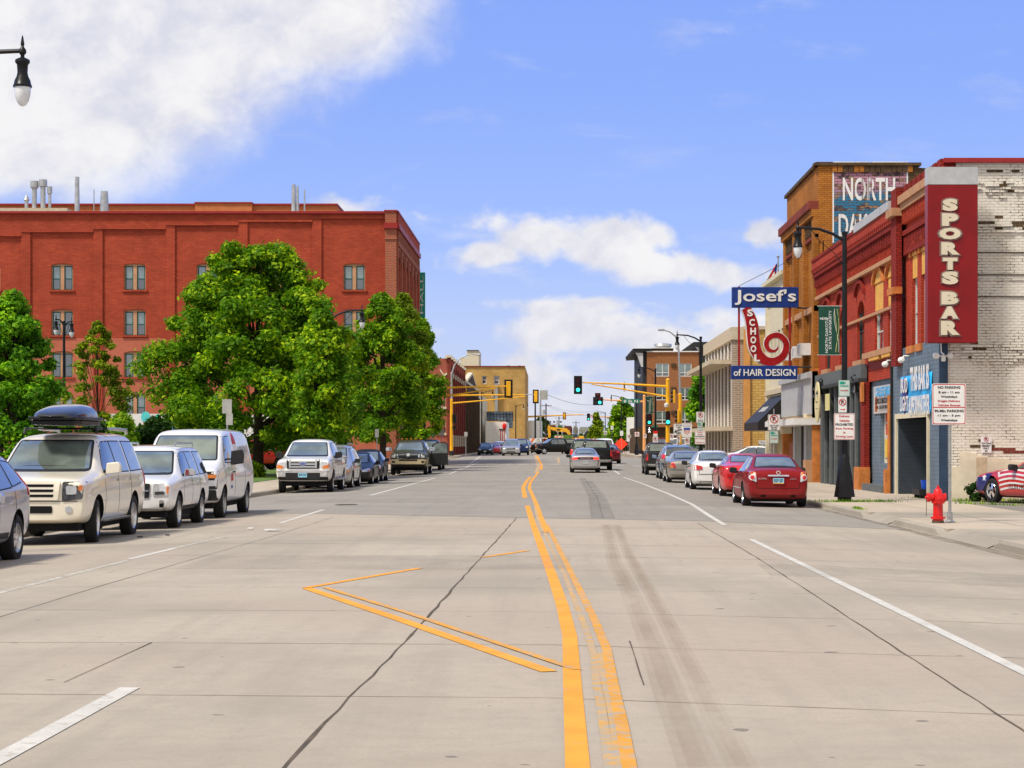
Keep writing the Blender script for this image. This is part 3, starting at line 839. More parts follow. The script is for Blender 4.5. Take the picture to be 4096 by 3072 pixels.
def arch_band(mb,u0,u1,z1,rise_,t,m,d0,d1,n=10,legs=0.0):
 uc=(u0+u1)/2;hw=(u1-u0)/2
 A=[];B=[]
 for k in range(n+1):
  a=PI-PI*k/n
  A.append((uc+hw*math.cos(a),z1-rise_+rise_*math.sin(a)))
  B.append((uc+(hw+t)*math.cos(a),z1-rise_+(rise_+t)*math.sin(a)))
 for k in range(n):mb.wprism([A[k],A[k+1],B[k+1],B[k]],d0,d1,m)
def window(parent,fr,u0,u1,z0,z1,d,fm='window_white',gm='window_glass',t=0.06,bars=(),hbars=(0.5,),blind=None,label=None):
 """frame mesh + pane child; bars = fractions of vertical bars, hbars = of rails; blind = fraction from the top"""
 mb=MB(*fr)
 mb.wb(u0,u0+t,z0,z1,d,d+.05,fm);mb.wb(u1-t,u1,z0,z1,d,d+.05,fm)
 mb.wb(u0+t,u1-t,z1-t,z1,d,d+.05,fm);mb.wb(u0+t,u1-t,z0,z0+t,d,d+.05,fm)
 for b in bars:
  uu=u0+(u1-u0)*b;mb.wb(uu-t/2,uu+t/2,z0+t,z1-t,d,d+.045,fm)
 for b in hbars:
  zz=z0+(z1-z0)*b;mb.wb(u0+t,u1-t,zz-t/2,zz+t/2,d,d+.055,fm)
 w=mb.build('window',parent)
 p=MB(*fr)
 if blind:
  zb=z1-(z1-z0)*blind
  p.wb(u0+t*.5,u1-t*.5,zb,z1-t*.5,d-.03,d+.004,'blind_glass')
  p.wb(u0+t*.5,u1-t*.5,z0+t*.5,zb,d-.03,d+.002,gm)
 else:
  p.wb(u0+t*.5,u1-t*.5,z0+t*.5,z1-t*.5,d-.03,d+.002,gm)
 p.build('pane',w)
 return w
 # ===== LEFT: big brick hall
def z8(x,y):return (x/1.2289,600+y/1.2289)
HD=142.0
hall=empty('brick_hall',(-25,HD,0),0,'huge four storey red brick hall with stepped pilasters and pipes on its flat roof','building')
def inv(o):return Matrix.Translation(-Vector(o.location))
def adopt(child,parent):
 """parent without moving (world coordinates are baked in the mesh)"""
 child.parent=parent;child.location=-Vector(parent.location);return child
def part(mb,name,parent,label=None,bevel=0.0):
 o=mb.build(name,None,bevel=bevel);adopt(o,parent)
 if label:o['label']=label
 return o
def adopt_win(w,parent):adopt(w,parent);return w
hx=lambda zx:X_(z8(zx,0)[0],HD)
hz=lambda zy:H_(z8(0,zy)[1],HD)
FRH=((0,HD,0),(1,0,0),(0,-1,0))
g0=rise(HD)
XE=X_(1587,HD);ZT=hz(307)
mb=MB(*FRH)
holes=[]
wins=[]
per=357.5
for k in range(-2,5):
 uc=hx(305+per*k)
 if k==4:uc=hx(1741)
 for (a,b) in ((558,687),(783,910),(989,1116),(1190,1320)):
  z1_,z0_=hz(a),hz(b)
  hw=0.5*(hx(108)-hx(0))
  holes.append((uc-hw,uc+hw,z0_,z1_));wins.append((uc,hw,z0_,z1_,a))
XW=hx(305-2.6*per)
zmid=hz(925)
wall(mb,XW,XE,g0-.5,zmid,[h for h in holes if h[3]<zmid],'hall_brick_pale',0.3)
wall(mb,XW,XE,zmid,ZT,[h for h in holes if h[2]>zmid],'hall_brick',0.3)
shell(mb,XW,XE,g0-.5,ZT,24,'hall_brick',faces='LB')
mb.wb(XW,XE,ZT-.9,ZT-.8,-24,-.2,'roof_gravel')
for (uc,hw,z0_,z1_,a) in wins:arch_fill(mb,uc-hw,uc+hw,z1_,.16,'hall_brick' if z0_>zmid else 'hall_brick_pale',-.28,-.004)
part(mb,'wall',hall)
mb=MB(*FRH)
# pilasters and the stepped band that ties them to the parapet
edges=[105-per,105,460,815,1172,1535,1895]
ledge=[455,425,405,390,371,355,338]
for i,e in enumerate(edges[:-1]):
 mb.wb(hx(e),hx(e+46),g0-.5,hz(ledge[i+1])+.0,.002,.12,'hall_brick')
for i,e in enumerate(edges):
 zl=hz(ledge[i]);a=hx(edges[i-1]+0) if i else XW
 mb.wb(a,hx(e),zl,ZT,.262,.29,'hall_brick') if False else None
 mb.wb(a,hx(e),zl+.14,ZT-.1,.002,.118,'hall_brick')
 mb.wb(a,hx(e),zl,zl+.14,.002,.19,'hall_brick')
part(mb,'pilaster',hall)
mb=MB(*FRH)
mb.wb(XW,XE-.1,ZT-.1,ZT+.06,-.3,.34,'roof_red')
part(mb,'parapet_cap',hall)
mb=MB(*FRH)
a,b=hx(1895),hx(1950)
mb.wb(a,b,g0-.5,hz(375),.002,.42,'hall_corner');mb.wb(a-.08,b+.1,hz(388),hz(362),.004,.62,'roof_red')
mb.wb(a,b,hz(362),hz(305),.002,.42,'hall_corner');mb.wb(a-.06,b+.08,hz(305),hz(298),.0,.5,'roof_red')
mb.wb(a-.04,b+.05,hz(442),hz(436),.42,.5,'hall_corner')
part(mb,'corner_pier',hall)
for (uc,hw,z0_,z1_,a) in wins:
 if uc-hw>XE or uc+hw<X_(-30,HD):continue
 fr=FRH;t=.09
 mb=MB(*fr)
 mb.wb(uc-.13,uc+.13,z0_,z1_-.03,-.26,-.12,'mullion_tan')
 mb.wb(uc-hw,uc-hw+.07,z0_,z1_,-.26,-.14,'mullion_tan');mb.wb(uc+hw-.07,uc+hw,z0_,z1_,-.26,-.14,'mullion_tan')
 mb.wb(uc-hw+.07,uc+hw-.07,z1_-.16,z1_,-.27,-.16,'mullion_tan')
 mb.wb(uc-hw-.12,uc+hw+.12,z0_-.14,z0_,-.2,.10,'hall_brick')
 w=mb.build('window');adopt(w,hall)
 p=MB(*fr)
 rr=random.Random(int(uc*10)+int(z0_*7))
 for s in (-1,1):
  c=uc+s*(hw/2+.03);q=hw/2-.10
  zb=z0_+(z1_-.16-z0_)*.46
  p.wb(c-q,c+q,zb,z1_-.16,-.24,-.215,'blind_glass' if rr.random()<.8 else 'window_glass')
  p.wb(c-q,c+q,z0_,zb,-.24,-.215,'window_glass')
  for uu in (c-q,c+q-.07):p.wb(uu,uu+.07,z0_,z1_-.16,-.215,-.17,'green_frame')
  for zz in (z0_,zb-.04,z1_-.24):p.wb(c-q+.07,c+q-.07,zz,zz+.08,-.215,-.175,'green_frame')
 p.build('pane',w)
 # street side
FRS=((XE,0,0),(0,1,0),(1,0,0))
mb=MB(*FRS)
Y0,Y1=HD,HD*618/532
hs=[]
nb=6
for k in range(nb):
 c=Y0+(Y1-Y0)*(k+.5)/nb
 for a,b in ((515,690),(740,880),(950,1110),(1180,1290)):
  hs.append((c-1.05,c+1.05,hz(b),hz(a)))
wall(mb,Y0,Y1,g0-.5,ZT,hs,'hall_brick',.4)
part(mb,'wall',hall)
mb=MB(*FRS)
for k in range(nb+1):
 c=Y0+(Y1-Y0)*k/nb
 mb.wb(c-.35+(.36 if k==0 else 0),c+.35,g0-.5,hz(455),.002,.12,'hall_corner')
for h in hs:arch_band(mb,h[0],h[1],h[3]+.5,.9,.3,'hall_corner',.002,.08,8)
mb.wb(Y0,Y1,hz(470),hz(445),.0,.16,'hall_corner')
for k in range(46):
 c=Y0+(Y1-Y0)*(k+.5)/46;mb.wb(c-.1,c+.1,hz(440),hz(395),.002,.14,'hall_corner')
part(mb,'pilaster',hall)
mb=MB(*FRS)
mb.wb(Y0-.3,Y1+.1,hz(388),hz(362),.004,.22,'roof_red');mb.wb(Y0,Y1+.3,hz(362),hz(308),-.3,.1,'hall_brick');mb.wb(Y0-.1,Y1+.1,hz(308),hz(299),-.35,.15,'roof_red')
part(mb,'cornice',hall)
for h in hs:
 w=window(None,FRS,*h,-.35,'green_frame','window_glass',.1,(.5,));adopt(w,hall)
mb=MB((0,HD+9,0),(1,0,0),(0,-1,0))
k9=(HD+9)/HD
px9=lambda zx:X_(z8(zx,0)[0],HD+9)
hz9=lambda zy:H_(z8(0,zy)[1],HD+9)
mb.wb(px9(-200),px9(1655),ZT-.9,hz9(272),-10,0,'penthouse');mb.wb(px9(-200),px9(1660),hz9(272),hz9(264),-10,.15,'roof_red')
mb.wb(px9(965),px9(1243),ZT-.9,hz9(266),.0,.5,'penthouse');mb.wb(px9(962),px9(1246),hz9(266),hz9(260),.0,.6,'roof_red')
part(mb,'penthouse',hall)
mb=MB((0,HD+3,0),(1,0,0),(0,-1,0))
q=lambda zx:X_(z8(zx,0)[0],HD+3);qz=lambda zy:H_(z8(0,zy)[1],HD+3)
mb.wb(q(-150),q(330),ZT-.9,qz(285),-2,0,'pale_stone')
part(mb,'roof_housing',hall)
for (x0,x1,y0,kind) in ((149,189,153,'cap'),(191,232,146,'cap'),(232,257,180,'cap'),(365,393,132,'taper'),(490,536,203,'cone'),(1431,1456,170,'taper'),(1455,1470,178,'taper'),(1491,1503,194,'thin'),(458,466,194,'thin'),(115,146,218,'hood')):
 mb=MB();d=HD+5;xa,xb=X_(x0/1.2289,d),X_(x1/1.2289,d);c=((xa+xb)/2,d,0);r=(xb-xa)/2;zt=H_(600+y0/1.2289,d);zb=ZT-.9
 if kind=='cap':prof=[(r*.6,zb),(r*.6,zt-.55),(r,zt-.5),(r,zt),(0,zt)]
 elif kind=='taper':prof=[(r,zb),(r,zb+1.4),(r*.95,zb+1.45),(r*.75,zt),(0,zt)]
 elif kind=='cone':prof=[(r,zb),(r,zb+1.5),(r*.75,zt),(0,zt)]
 elif kind=='hood':prof=[(r*.6,zb),(r*.6,zt-.5),(r,zt-.4),(0,zt)]
 else:prof=[(r*.6,zb),(r*.6,zt),(0,zt)]
 mb.lathe(prof,'duct',c,14)
 part(mb,'vent_pipe',hall)
 # vertical green banner sign on the far corner of the hall
sx0,sx1=X_(1673,166.5),X_(1701,166.5)
bs=empty('banner_sign',((sx0+sx1)/2,166.5,0),0,'tall narrow green vertical sign with white letters on the street corner of the brick hall','sign')
mb=MB();mb.box(sx0-.02,sx1,166.4,166.5,H_(1720,166.5),H_(1090,166.5),'ink_green');part(mb,'panel',bs)
mb=MB();mb.text('RENAISSANCE HALL',((sx0+sx1)/2,166.39,H_(1400,166.5)),H_(1105,166.5)-H_(1700,166.5),.27,'sign_white',U=(0,0,1),V=(-1,0,0));part(mb,'lettering',bs)
mb=MB();mb.box(sx0-.5,sx0,166.42,166.48,H_(1110,166.5),H_(1104,166.5),'galvanised');mb.box(sx0-.5,sx0,166.42,166.48,H_(1600,166.5),H_(1594,166.5),'galvanised');part(mb,'bracket',bs)
# colourful mural board low on the hall
mu=empty('mural_board',(X_(620,140),139.5,0),0,'bright multicoloured abstract mural board low in front of the red hall behind the shrubs','mural')
mb=MB();mb.box(X_(800,139.5),X_(1080,139.5),139.4,139.6,rise(139),H_(1660,139.5),'sign_white')
mb.box(X_(420,139.5),X_(700,139.5),139.4,139.6,rise(139),H_(1655,139.5),'sign_white');part(mb,'board',mu)
mb=MB();rr=random.Random(3)
for nm,c in (('mur_y',(.8,.45,.03)),('mur_b',(.02,.25,.8)),('mur_g',(.02,.5,.25)),('mur_c',(.1,.6,.6))):mat(nm,c,.6,var=.05)
for i in range(26):
 px=rr.uniform(440,690);py=rr.uniform(1665,1790);x,z=X_(px,139.4),H_(py,139.4);s=rr.uniform(.15,.45)
 mb.prism([(x+math.cos(a)*s*rr.uniform(.7,1.2),139.39-i*.003,z+math.sin(a)*s) for a in [k*PI/4 for k in range(8)]],(0,.002,0),('mur_y','mur_b','mur_g','mur_c')[i%4])
part(mb,'paint_shapes',mu)
# ===== LEFT beyond the cross street
def block(name,label,O,U,N,u0,u1,z0,z1,depth,m,holes=(),wallm=None,faces='LRBT',win=None,inset=0.2):
 e=empty(name,(Vector(O)+Vector(U)*(u0+u1)/2),0,label,'building');e.location.z=0
 mb=MB(O,U,N);wall(mb,u0,u1,z0,z1,list(holes),m,inset);shell(mb,u0,u1,z0,z1,depth,m,faces=faces)
 part(mb,'wall',e)
 for h in holes:
  if win:adopt(window(None,(O,U,N),*h,-inset+.02,**win),e)
 return e
z3=lambda x,y:(1700+x/2.765,1300+y/2.765)
def fx(zx,d):return X_(1700+zx/2.765,d)
def fz(zy,d):return H_(1300+zy/2.765,d)
# red brick building past the signals
D=205.0;xe=fx(247,D)
front=[(fx(a,D),fx(b,D),fz(e,D),fz(c,D)) for a,b in ((128,146),(166,188),(204,226)) for c,e in ((760,905),(1050,1195))]
b2=block('brick_building','red brick two storey building with stone capped piers beyond the left signal pole',(0,D,0),(1,0,0),(0,-1,0),-30,xe,.2,fz(370,D),33,'salmon_brick',front,faces='LBT',win=dict(fm='cream_stone',gm='window_glass',hbars=(),t=.05))
mb=MB((0,D,0),(1,0,0),(0,-1,0))
for a,b in ((128,146),(166,188),(204,226)):
 for e in (905,1195):mb.wb(fx(a,D)-.1,fx(b,D)+.1,fz(e,D)-.22,fz(e,D),.0,.12,'cream_stone')
mb.wb(fx(100,D),fx(215,D),fz(1110,D)-.2,fz(1110,D),.0,.12,'salmon_brick')
pts=[(fx(165,D),fz(480,D)),(fx(210,D),fz(545,D)),(fx(245,D),fz(525,D)),(fx(245,D),fz(548,D)),(fx(212,D),fz(572,D)),(fx(165,D),fz(505,D))]
mb.wprism(pts,.0,.15,'cream_stone')
mb.wb(fx(255,D)-.35,xe,fz(372,D),fz(355,D),-.3,.3,'cream_stone')
part(mb,'stone_trim',b2)
FR2=((xe,0,0),(0,1,0),(1,0,0))
Dz=240.0
mb=MB(*FR2)
hs=[]
for k in range(7):
 c=D+2.5+k*4.9
 hs+=[(c-1.2,c+1.2,2.0,4.6),(c-1.2,c+1.2,6.2,9.0)]
wall(mb,D,Dz,.2,fz(385,D),hs,'maroon_brick',.3)
for k in range(8):
 c=D+.4+k*4.9
 mb.wb(c-.5,c+.5,.2,fz(360,D),.002,.35,'maroon_brick');mb.wb(c-.6,c+.6,fz(360,D),fz(360,D)+.25,-.2,.45,'cream_stone')
 mb.wb(c-.55,c+.55,fz(520,D)-.5,fz(520,D),.35,.42,'cream_stone');mb.wb(c-.55,c+.55,fz(1250,D)-.9,fz(1250,D)+.3,.35,.44,'cream_stone')
part(mb,'wall',b2,'street side wall of dark red brick piers with pale caps')
for h in hs:adopt(window(None,FR2,*h,-.28,'cream_stone','window_glass',.07,(.33,.66),()),b2)
# dark brick shopfront
D3a,D3b=240.0,293.0
e3=empty('brown_building',(xe,266,0),0,'low dark brown brick building with pale coping, between the red and cream ones','building')
mb=MB((xe,0,0),(0,1,0),(1,0,0))
hs=[(D3a+3+k*8.2,D3a+8+k*8.2,.5,3.8) for k in range(6)]
z3t=fz(620,D3a)
wall(mb,D3a,D3b,.2,z3t,hs,'brown_brick',.5);shell(mb,D3a,D3b,.2,z3t,18,'brown_brick',faces='LRBT')
for k in range(12):mb.wb(D3a+1+k*4.4,D3a+1.8+k*4.4,.2,z3t-1,.002,.3,'brown_brick')
part(mb,'wall',e3)
mb=MB((xe,0,0),(0,1,0),(1,0,0))
mb.wb(D3a,D3b,z3t,z3t+.3,-.4,.2,'cream_stone')
mb.wprism([(D3a+12,z3t+.3),(D3a+26,z3t+1.6),(D3a+40,z3t+.3)],-.4,.15,'brown_brick');mb.wprism([(D3a+11,z3t+.31),(D3a+26,z3t+1.61),(D3a+41,z3t+.31),(D3a+41,z3t+.62),(D3a+26,z3t+1.95),(D3a+11,z3t+.62)],-.42,.2,'cream_stone')
part(mb,'coping',e3)
for h in hs:adopt(window(None,((xe,0,0),(0,1,0),(1,0,0)),*h,-.45,'dark_trim','shop_glass',.1,(.33,.66),()),e3)
# cream building
D4a,D4b=293.0,330.0
e4=empty('cream_building',(xe,310,0),0,'narrow cream painted building with small slot windows before the tall yellow brick one','building')
FR4=((xe+.1,0,0),(0,1,0),(1,0,0));mb=MB(*FR4);hs=[(D4a+4+k*5,D4a+5.5+k*5,fz(1000,300),fz(930,300)) for k in range(6)]+[(D4a+24,D4a+27,.6,6)]
z4t=fz(760,D4a);wall(mb,D4a,D4b,.2,z4t,hs,'cream_stone',.3);shell(mb,D4a,D4b,.2,z4t,16,'cream_stone',faces='LRBT');part(mb,'wall',e4)
for h in hs:adopt(window(None,FR4,*h,-.25,'dark_trim','window_glass',.08,(),()),e4)
# tall yellow-tan block facing us
D5=345.0
hs=[(fx(410,D5),fx(432,D5),fz(615,D5),fz(560,D5)),(fx(630,D5),fx(680,D5),fz(650,D5),fz(562,D5)),(fx(760,D5),fx(822,D5),fz(655,D5),fz(562,D5)),(fx(758,D5),fx(775,D5),fz(850,D5),fz(780,D5)),(fx(474,D5),fx(484,D5),fz(590,D5),fz(525,D5))]
e5=block('tan_building','tall blank yellow brick warehouse with a metal chute, closing the left end of the street',(0,D5,0),(1,0,0),(0,-1,0),fx(340,D5),fx(1107,D5),.2,fz(460,D5),40,'tan_brick',hs,faces='LBT',win=dict(fm='window_white',gm='window_glass',hbars=(.5,),t=.14),inset=.35)
mb=MB((fx(1107,D5),0,0),(0,1,0),(1,0,0))
xs_=fx(1107,D5);Dw=xs_*8000/(1700+1142/2.765-VX)
wall(mb,D5,Dw,.2,fz(460,D5),[],'tan_brick');part(mb,'wall',e5)
mb=MB((0,D5,0),(1,0,0),(0,-1,0))
mb.wb(fx(400,D5),fx(1108,D5),fz(462,D5),fz(452,D5),-.3,.2,'oxblood')
for a in (905,1030):mb.wb(fx(a,D5),fx(a+30,D5),fz(458,D5),fz(446,D5),-2,-1,'dark_trim')
part(mb,'coping',e5)
mb=MB((0,D5,0),(1,0,0),(0,-1,0));mb.wb(fx(775,D5),fx(806,D5),fz(965,D5),fz(650,D5),.05,.9,'galvanised');part(mb,'chute',e5)
mb=MB((0,D5,0),(1,0,0),(0,-1,0));mb.wb(fx(378,D5),fx(588,D5),fz(458,D5),fz(352,D5),-14,-3,'cream_stone');mb.wb(fx(455,D5),fx(588,D5),fz(352,D5),fz(275,D5),-14,-3,'cream_stone');mb.wb(fx(453,D5),fx(585,D5),fz(275,D5),fz(268,D5),-14,-2.8,'dark_trim');part(mb,'stair_tower',e5,'pale rendered tower on the roof')
# white low shed and the back of a hoarding, red drum shaped awning
D6=300.0
e6=block('white_shed','low white painted shed with red striped end at the foot of the yellow warehouse',(0,D6,0),(1,0,0),(0,-1,0),fx(680,D6),fx(900,D6),.2,fz(1072,D6),20,'white_paint',[])
mb=MB((0,D6,0),(1,0,0),(0,-1,0))
for a in (832,852,872):mb.wb(fx(a,D6),fx(a+8,D6),.4,fz(1160,D6),.0,.03,'ink_red')
mb.wb(fx(818,D6),fx(890,D6),fz(1160,D6),fz(1150,D6),.0,.1,'dark_trim')
part(mb,'stripe',e6)
mb=MB((0,D6,0),(1,0,0),(0,-1,0));mb.wb(fx(858,D6),fx(902,D6),fz(1158,D6),fz(1085,D6),.02,1.4,'brake_red_awning' if 'brake_red_awning' in MATS else mat('brake_red_awning',(.75,.015,.01),.5,var=.05));part(mb,'awning',e6,bevel=.3)
D7=320.0
e7=empty('billboard',(fx(830,D7),D7,0),0,'back of a grey steel billboard frame standing over the white shed','billboard')
mb=MB((0,D7,0),(1,0,0),(0,-1,0));mb.wb(fx(684,D7),fx(972,D7),fz(1062,D7),fz(962,D7),.0,.1,'blue_grey' if 'blue_grey' in MATS else mat('blue_grey',(.17,.22,.28),.5,var=.15));mb.wb(fx(890,D7),fx(972,D7),fz(1140,D7),fz(1062,D7),.0,.1,'blue_grey');part(mb,'panel',e7)
mb=MB((0,D7,0),(1,0,0),(0,-1,0))
for a in range(684,980,36):mb.wb(fx(a,D7),fx(a+4,D7),fz(1062,D7),fz(962,D7),.1,.2,'dark_trim')
for a in (684,972,900):mb.wb(fx(a-3,D7),fx(a+4,D7),.2 if a==900 else fz(1062,D7),fz(960,D7),.2,.4,'dark_trim')
for a in (962,990,1062,1100,1140):mb.wb(fx(684 if a<1090 else 890,D7),fx(972,D7),fz(a,D7),fz(a-5,D7),.2,.3,'dark_trim')
part(mb,'frame',e7)
tk=MB();D8=380.0;tk.lathe([(0,.3),(2.0,.3),(2.0,fz(1070,D8)),(1.9,fz(1060,D8)),(0,fz(1056,D8))],'white_paint',(fx(1180,D8),D8,0),24)
tag(tk.build('storage_tank'),'round white storage tank beside the yellow brick warehouse','tank')
# ===== RIGHT SIDE
FX=11.4
def z7p(x,y):return (2850+x/1.775,600+y/1.775)
def zLp(x,y):return (3250+x/2.765,1500+y/2.765)
def uof(px):return FX*FPX/(px-VX)
def F7(x,y):p=z7p(x,y);u=uof(p[0]);return u,H_(p[1],u)
def FL(x,y):p=zLp(x,y);u=uof(p[0]);return u,H_(p[1],u)
FRR=((FX,0,0),(0,-1,0),(-1,0,0))
class FB(MB):
 """facade builder: u given as distance down the street"""
 def __init__(s,x=FX):MB.__init__(s,(x,0,0),(0,1,0),(-1,0,0))
def FRy(x=FX):return ((x,0,0),(0,1,0),(-1,0,0))
UA,UB,UC,UD=57.9,65.1,85.2,96.7
# ---- sports bar building (near) --------
bar=empty('corner_bar_building',(FX,UA,0),0,'two storey corner bar building with flaking white side wall and blue boarded ground floor','building')
ztop=9.55
z_sill=4.55
mb=FB();g1=WALK-.3
wn=[]
for (xa,xb) in ((1417,1455),(1481,1515)):
 ua=uof(z7p(xb,0)[0]);ub=uof(z7p(xa,0)[0]);wn.append((ua,ub,4.75,7.6))
wall(mb,UA,UB,4.2,ztop,wn,'red_brick',.35)
part(mb,'front_wall',bar)
for h in wn:
 mb2=FB();mb2.wb(h[0]+.01,h[1]-.01,h[3]-.7,h[3]-.01,-.34,-.02,'yellow_trim')
 arch_band(mb2,h[0]-.02,h[1]+.02,h[3]+.35,.38,.14,'orange_trim',.002,.08);mb2.wprism([(h[0]+(h[1]-h[0])*i/8,h[3]+.36*math.sin(PI*i/8)) for i in range(9)],.002,.012,'yellow_trim');mb2.wb(h[0]-.12,h[1]+.12,h[2]-.22,h[2],-.2,.18,'orange_trim')
 part(mb2,'window_surround',bar)
 adopt(window(None,FRy(),h[0],h[1],h[2],h[3]-.7,-.16,'window_white','window_glass',.045,(),(.5,)),bar)
mb=FB()
# cornice: bands, dentil courses, corbels
for (a,b,d) in ((9.35,9.6,.30),(9.15,9.35,.22),(8.35,8.5,.14),(7.72,7.86,.10)):mb.wb(UA-.05,UB,a,b,.002,d,'red_brick_dark' if a<9 else 'tan_trim')
k=UA+.1
while k<UB-.3:
 mb.wb(k,k+.11,8.72,9.15,.002,.17,'red_brick');mb.wb(k,k+.13,7.86,8.3,.002,.1,'red_brick_dark');k+=.26
mb.wb(UB-.95,UB,4.2,9.0,.16,.34,'red_brick_dark');mb.wb(UB-1.05,UB+.1,9.0,9.25,.1,.5,'tan_trim');mb.wb(UB-.95,UB,9.25,9.9,-.4,.34,'red_brick_dark');mb.wb(UB-1.05,UB+.1,6.5,6.72,.16,.46,'orange_trim')
part(mb,'cornice',bar)
mb=FB();k=UA+.05
zz=9.6
while k<UB-1:mb.wb(k,k+.55,9.6,9.95,-.35,.12,'red_brick_dark');k+=.8
mb.wb(UA,UB,9.56,9.64,-.4,.2,'roof_red')
part(mb,'parapet',bar)
# side wall, towards the camera
FW=((0,UA,0),(1,0,0),(0,-1,0))
mb=MB(*FW)
zw=H_(640,UA)
mb.add([mb.P(FX,-.2,0),mb.P(34,-.2,0),mb.P(34,zw,0),mb.P(FX+.32,zw,0),mb.P(FX+.32,9.5,0),mb.P(FX,9.5,0)],[(0,1,2,3,4,5)],'white_brick')
mb.add([mb.P(FX,9.5,0),mb.P(FX,9.5,-7),mb.P(34,9.5,-7),mb.P(34,9.5,0)],[(0,1,2,3)],'roof_gravel')
mb.add([mb.P(34,-.2,0),mb.P(34,zw,0),mb.P(34,zw,-20),mb.P(34,-.2,-20)],[(0,1,2,3)],'white_brick')
mb.add([mb.P(FX+.32,9.5,0),mb.P(FX+.32,zw,0),mb.P(FX+.32,zw,-7),mb.P(FX+.32,9.5,-7)],[(0,1,2,3)],'white_brick')
part(mb,'side_wall',bar,'old brick side wall under flaking white paint with open joints')
mb=MB(*FW);mb.wb(FX-.05,34,H_(652,UA),H_(634,UA),-.5,.16,'roof_red');part(mb,'roof_edge',bar)
# ragged projecting courses, broken corbels and the stucco dado
mb=MB(*FW);rr=random.Random(8)
def rag(x0,x1,z0,z1,n,mm='white_brick',dd=.09):
 for i in range(n):
  x=rr.uniform(x0,x1);z=rr.uniform(z0,z1);z=round(z/.083)*.083;w_=rr.choice((.11,.23,.23,.35))
  mb.wb(x,x+w_,z+.008,z+.075,.003,rr.uniform(.03,dd),mm)
w0=X_(3905,UA)
for (y0,y1,n) in ((735,790,26),(905,935,18),(1385,1440,60),(1425,1455,40)):rag(FX+.4,13.9,H_(y1,UA),H_(y0,UA),n)
for (y,h_) in ((1120,.05),(930,.07),(1012,.03),(1101,.03),(1189,.03)):mb.wb(w0-1,14.6,H_(y,UA),H_(y,UA)+h_,.003,.035,'crack' if h_<.04 else 'white_brick')
part(mb,'broken_course',bar)
mb=MB(*FW)
seen=set()
def crumb(cx,cz,w_,h_,n,mm):
 for i in range(n*5//10):
  x=cx+rr.gauss(0,w_*.6);z=cz+rr.gauss(0,h_*.4);z=round(z/.083)*.083
  x=round(x/.24)*.24+(.12 if round(z/.083)%2 else 0)
  if (x,z) in seen or x<FX+.45:continue
  seen.add((x,z));mb.wb(x+.005,x+.235,z+.004,z+.078,.003,.012,mm)
crumb(X_(3975,UA),H_(905,UA),.9,.25,26,'brown_brick');crumb(X_(3940,UA),H_(750,UA),1.2,.2,16,'brown_brick');crumb(X_(3840,UA),H_(1410,UA),1.0,.30,30,'brown_brick')
crumb(X_(3880,UA),H_(1790,UA),.8,.14,14,'brown_brick');crumb(X_(3990,UA),H_(1805,UA),.7,.12,20,'maroon_brick');crumb(X_(3800,UA),H_(1520,UA),.12,.9,12,'brown_brick');crumb(X_(4020,UA),H_(690,UA),.8,.12,10,'brown_brick')
part(mb,'missing_bricks',bar,'dark brick showing where the white paint and faces have fallen')
mb=MB(*FW)
xs_=[X_(v,UA) for v in (3838,3870,3905,3950,3990,4040,4100,4200)]+[34]
for a,b,yy in zip(xs_,xs_[1:],(1808,1812,1822,1828,1838,1846,1850,1852)):mb.wb(a,b,-.2,H_(yy,UA),.003,.03+.001*(yy%5),'stucco_cream')
mb.wb(FX+.09,X_(3838,UA),-.2,H_(1868,UA),.003,.028,'stucco_cream');part(mb,'stucco_dado',bar)
mb=MB(*FW);mb.wb(FX+.9,FX+1.2,-.2,H_(1830,UA),.036,.042,mat('stain',(.48,.38,.26),.9,var=.2));part(mb,'damp_stain',bar)
# ground floor: blue boards projecting a little
def shop_poly(mb,pts,d0,d1,m):mb.wprism(pts,d0,d1,m)
zb_t=4.75
u_l=uof(zLp(928,0)[0])
dl,dr,dt=uof(zLp(985,0)[0]),uof(zLp(1330,0)[0]),FL(1000,485)[1]
mb=FB()
wall(mb,UA,u_l,WALK-.1,zb_t,[(dr,dl,WALK-.1,dt)],'blue_siding',1.5,.12)
mb.add([mb.P(u_l,WALK-.1,.12),mb.P(u_l,zb_t,.12),mb.P(u_l,zb_t,-.2),mb.P(u_l,WALK-.1,-.2)],[(0,1,2,3)],'blue_siding')
mb.add([mb.P(UA,zb_t,.12),mb.P(u_l,zb_t,.12),mb.P(u_l,zb_t,-.2),mb.P(UA,zb_t,-.2)],[(0,1,2,3)],'blue_siding')
part(mb,'boarded_front',bar,'slate blue lap boarding round the recessed doorway')
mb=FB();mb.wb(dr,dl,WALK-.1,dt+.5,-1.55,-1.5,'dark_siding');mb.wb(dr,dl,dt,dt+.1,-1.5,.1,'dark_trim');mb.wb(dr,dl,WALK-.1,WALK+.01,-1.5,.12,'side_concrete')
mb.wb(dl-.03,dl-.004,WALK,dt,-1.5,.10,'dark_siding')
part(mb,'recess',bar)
mb=FB()
mb.wb(dl,dl+.22,WALK,dt+.16,.12,.19,'cream_trim');mb.wb(dr-.16,dr,WALK,dt+.16,.12,.19,'cream_trim');mb.wb(dr,dl,dt,dt+.16,.12,.19,'cream_trim')
mb.wb(u_l-.09,u_l+.05,WALK,zb_t,.12,.2,'dark_trim');mb.wb(UA-.02,UA+.1,WALK,zb_t,.12,.16,'navy')
mb.wb(dr+.5,dr+.62,WALK,dt,-1.3,-1.15,'cream_trim')
part(mb,'door_trim',bar)
mb=MB(*FW);mb.wb(FX-.14,FX+.07,WALK-.1,zb_t,.0,.06,'navy');part(mb,'corner_board',bar)
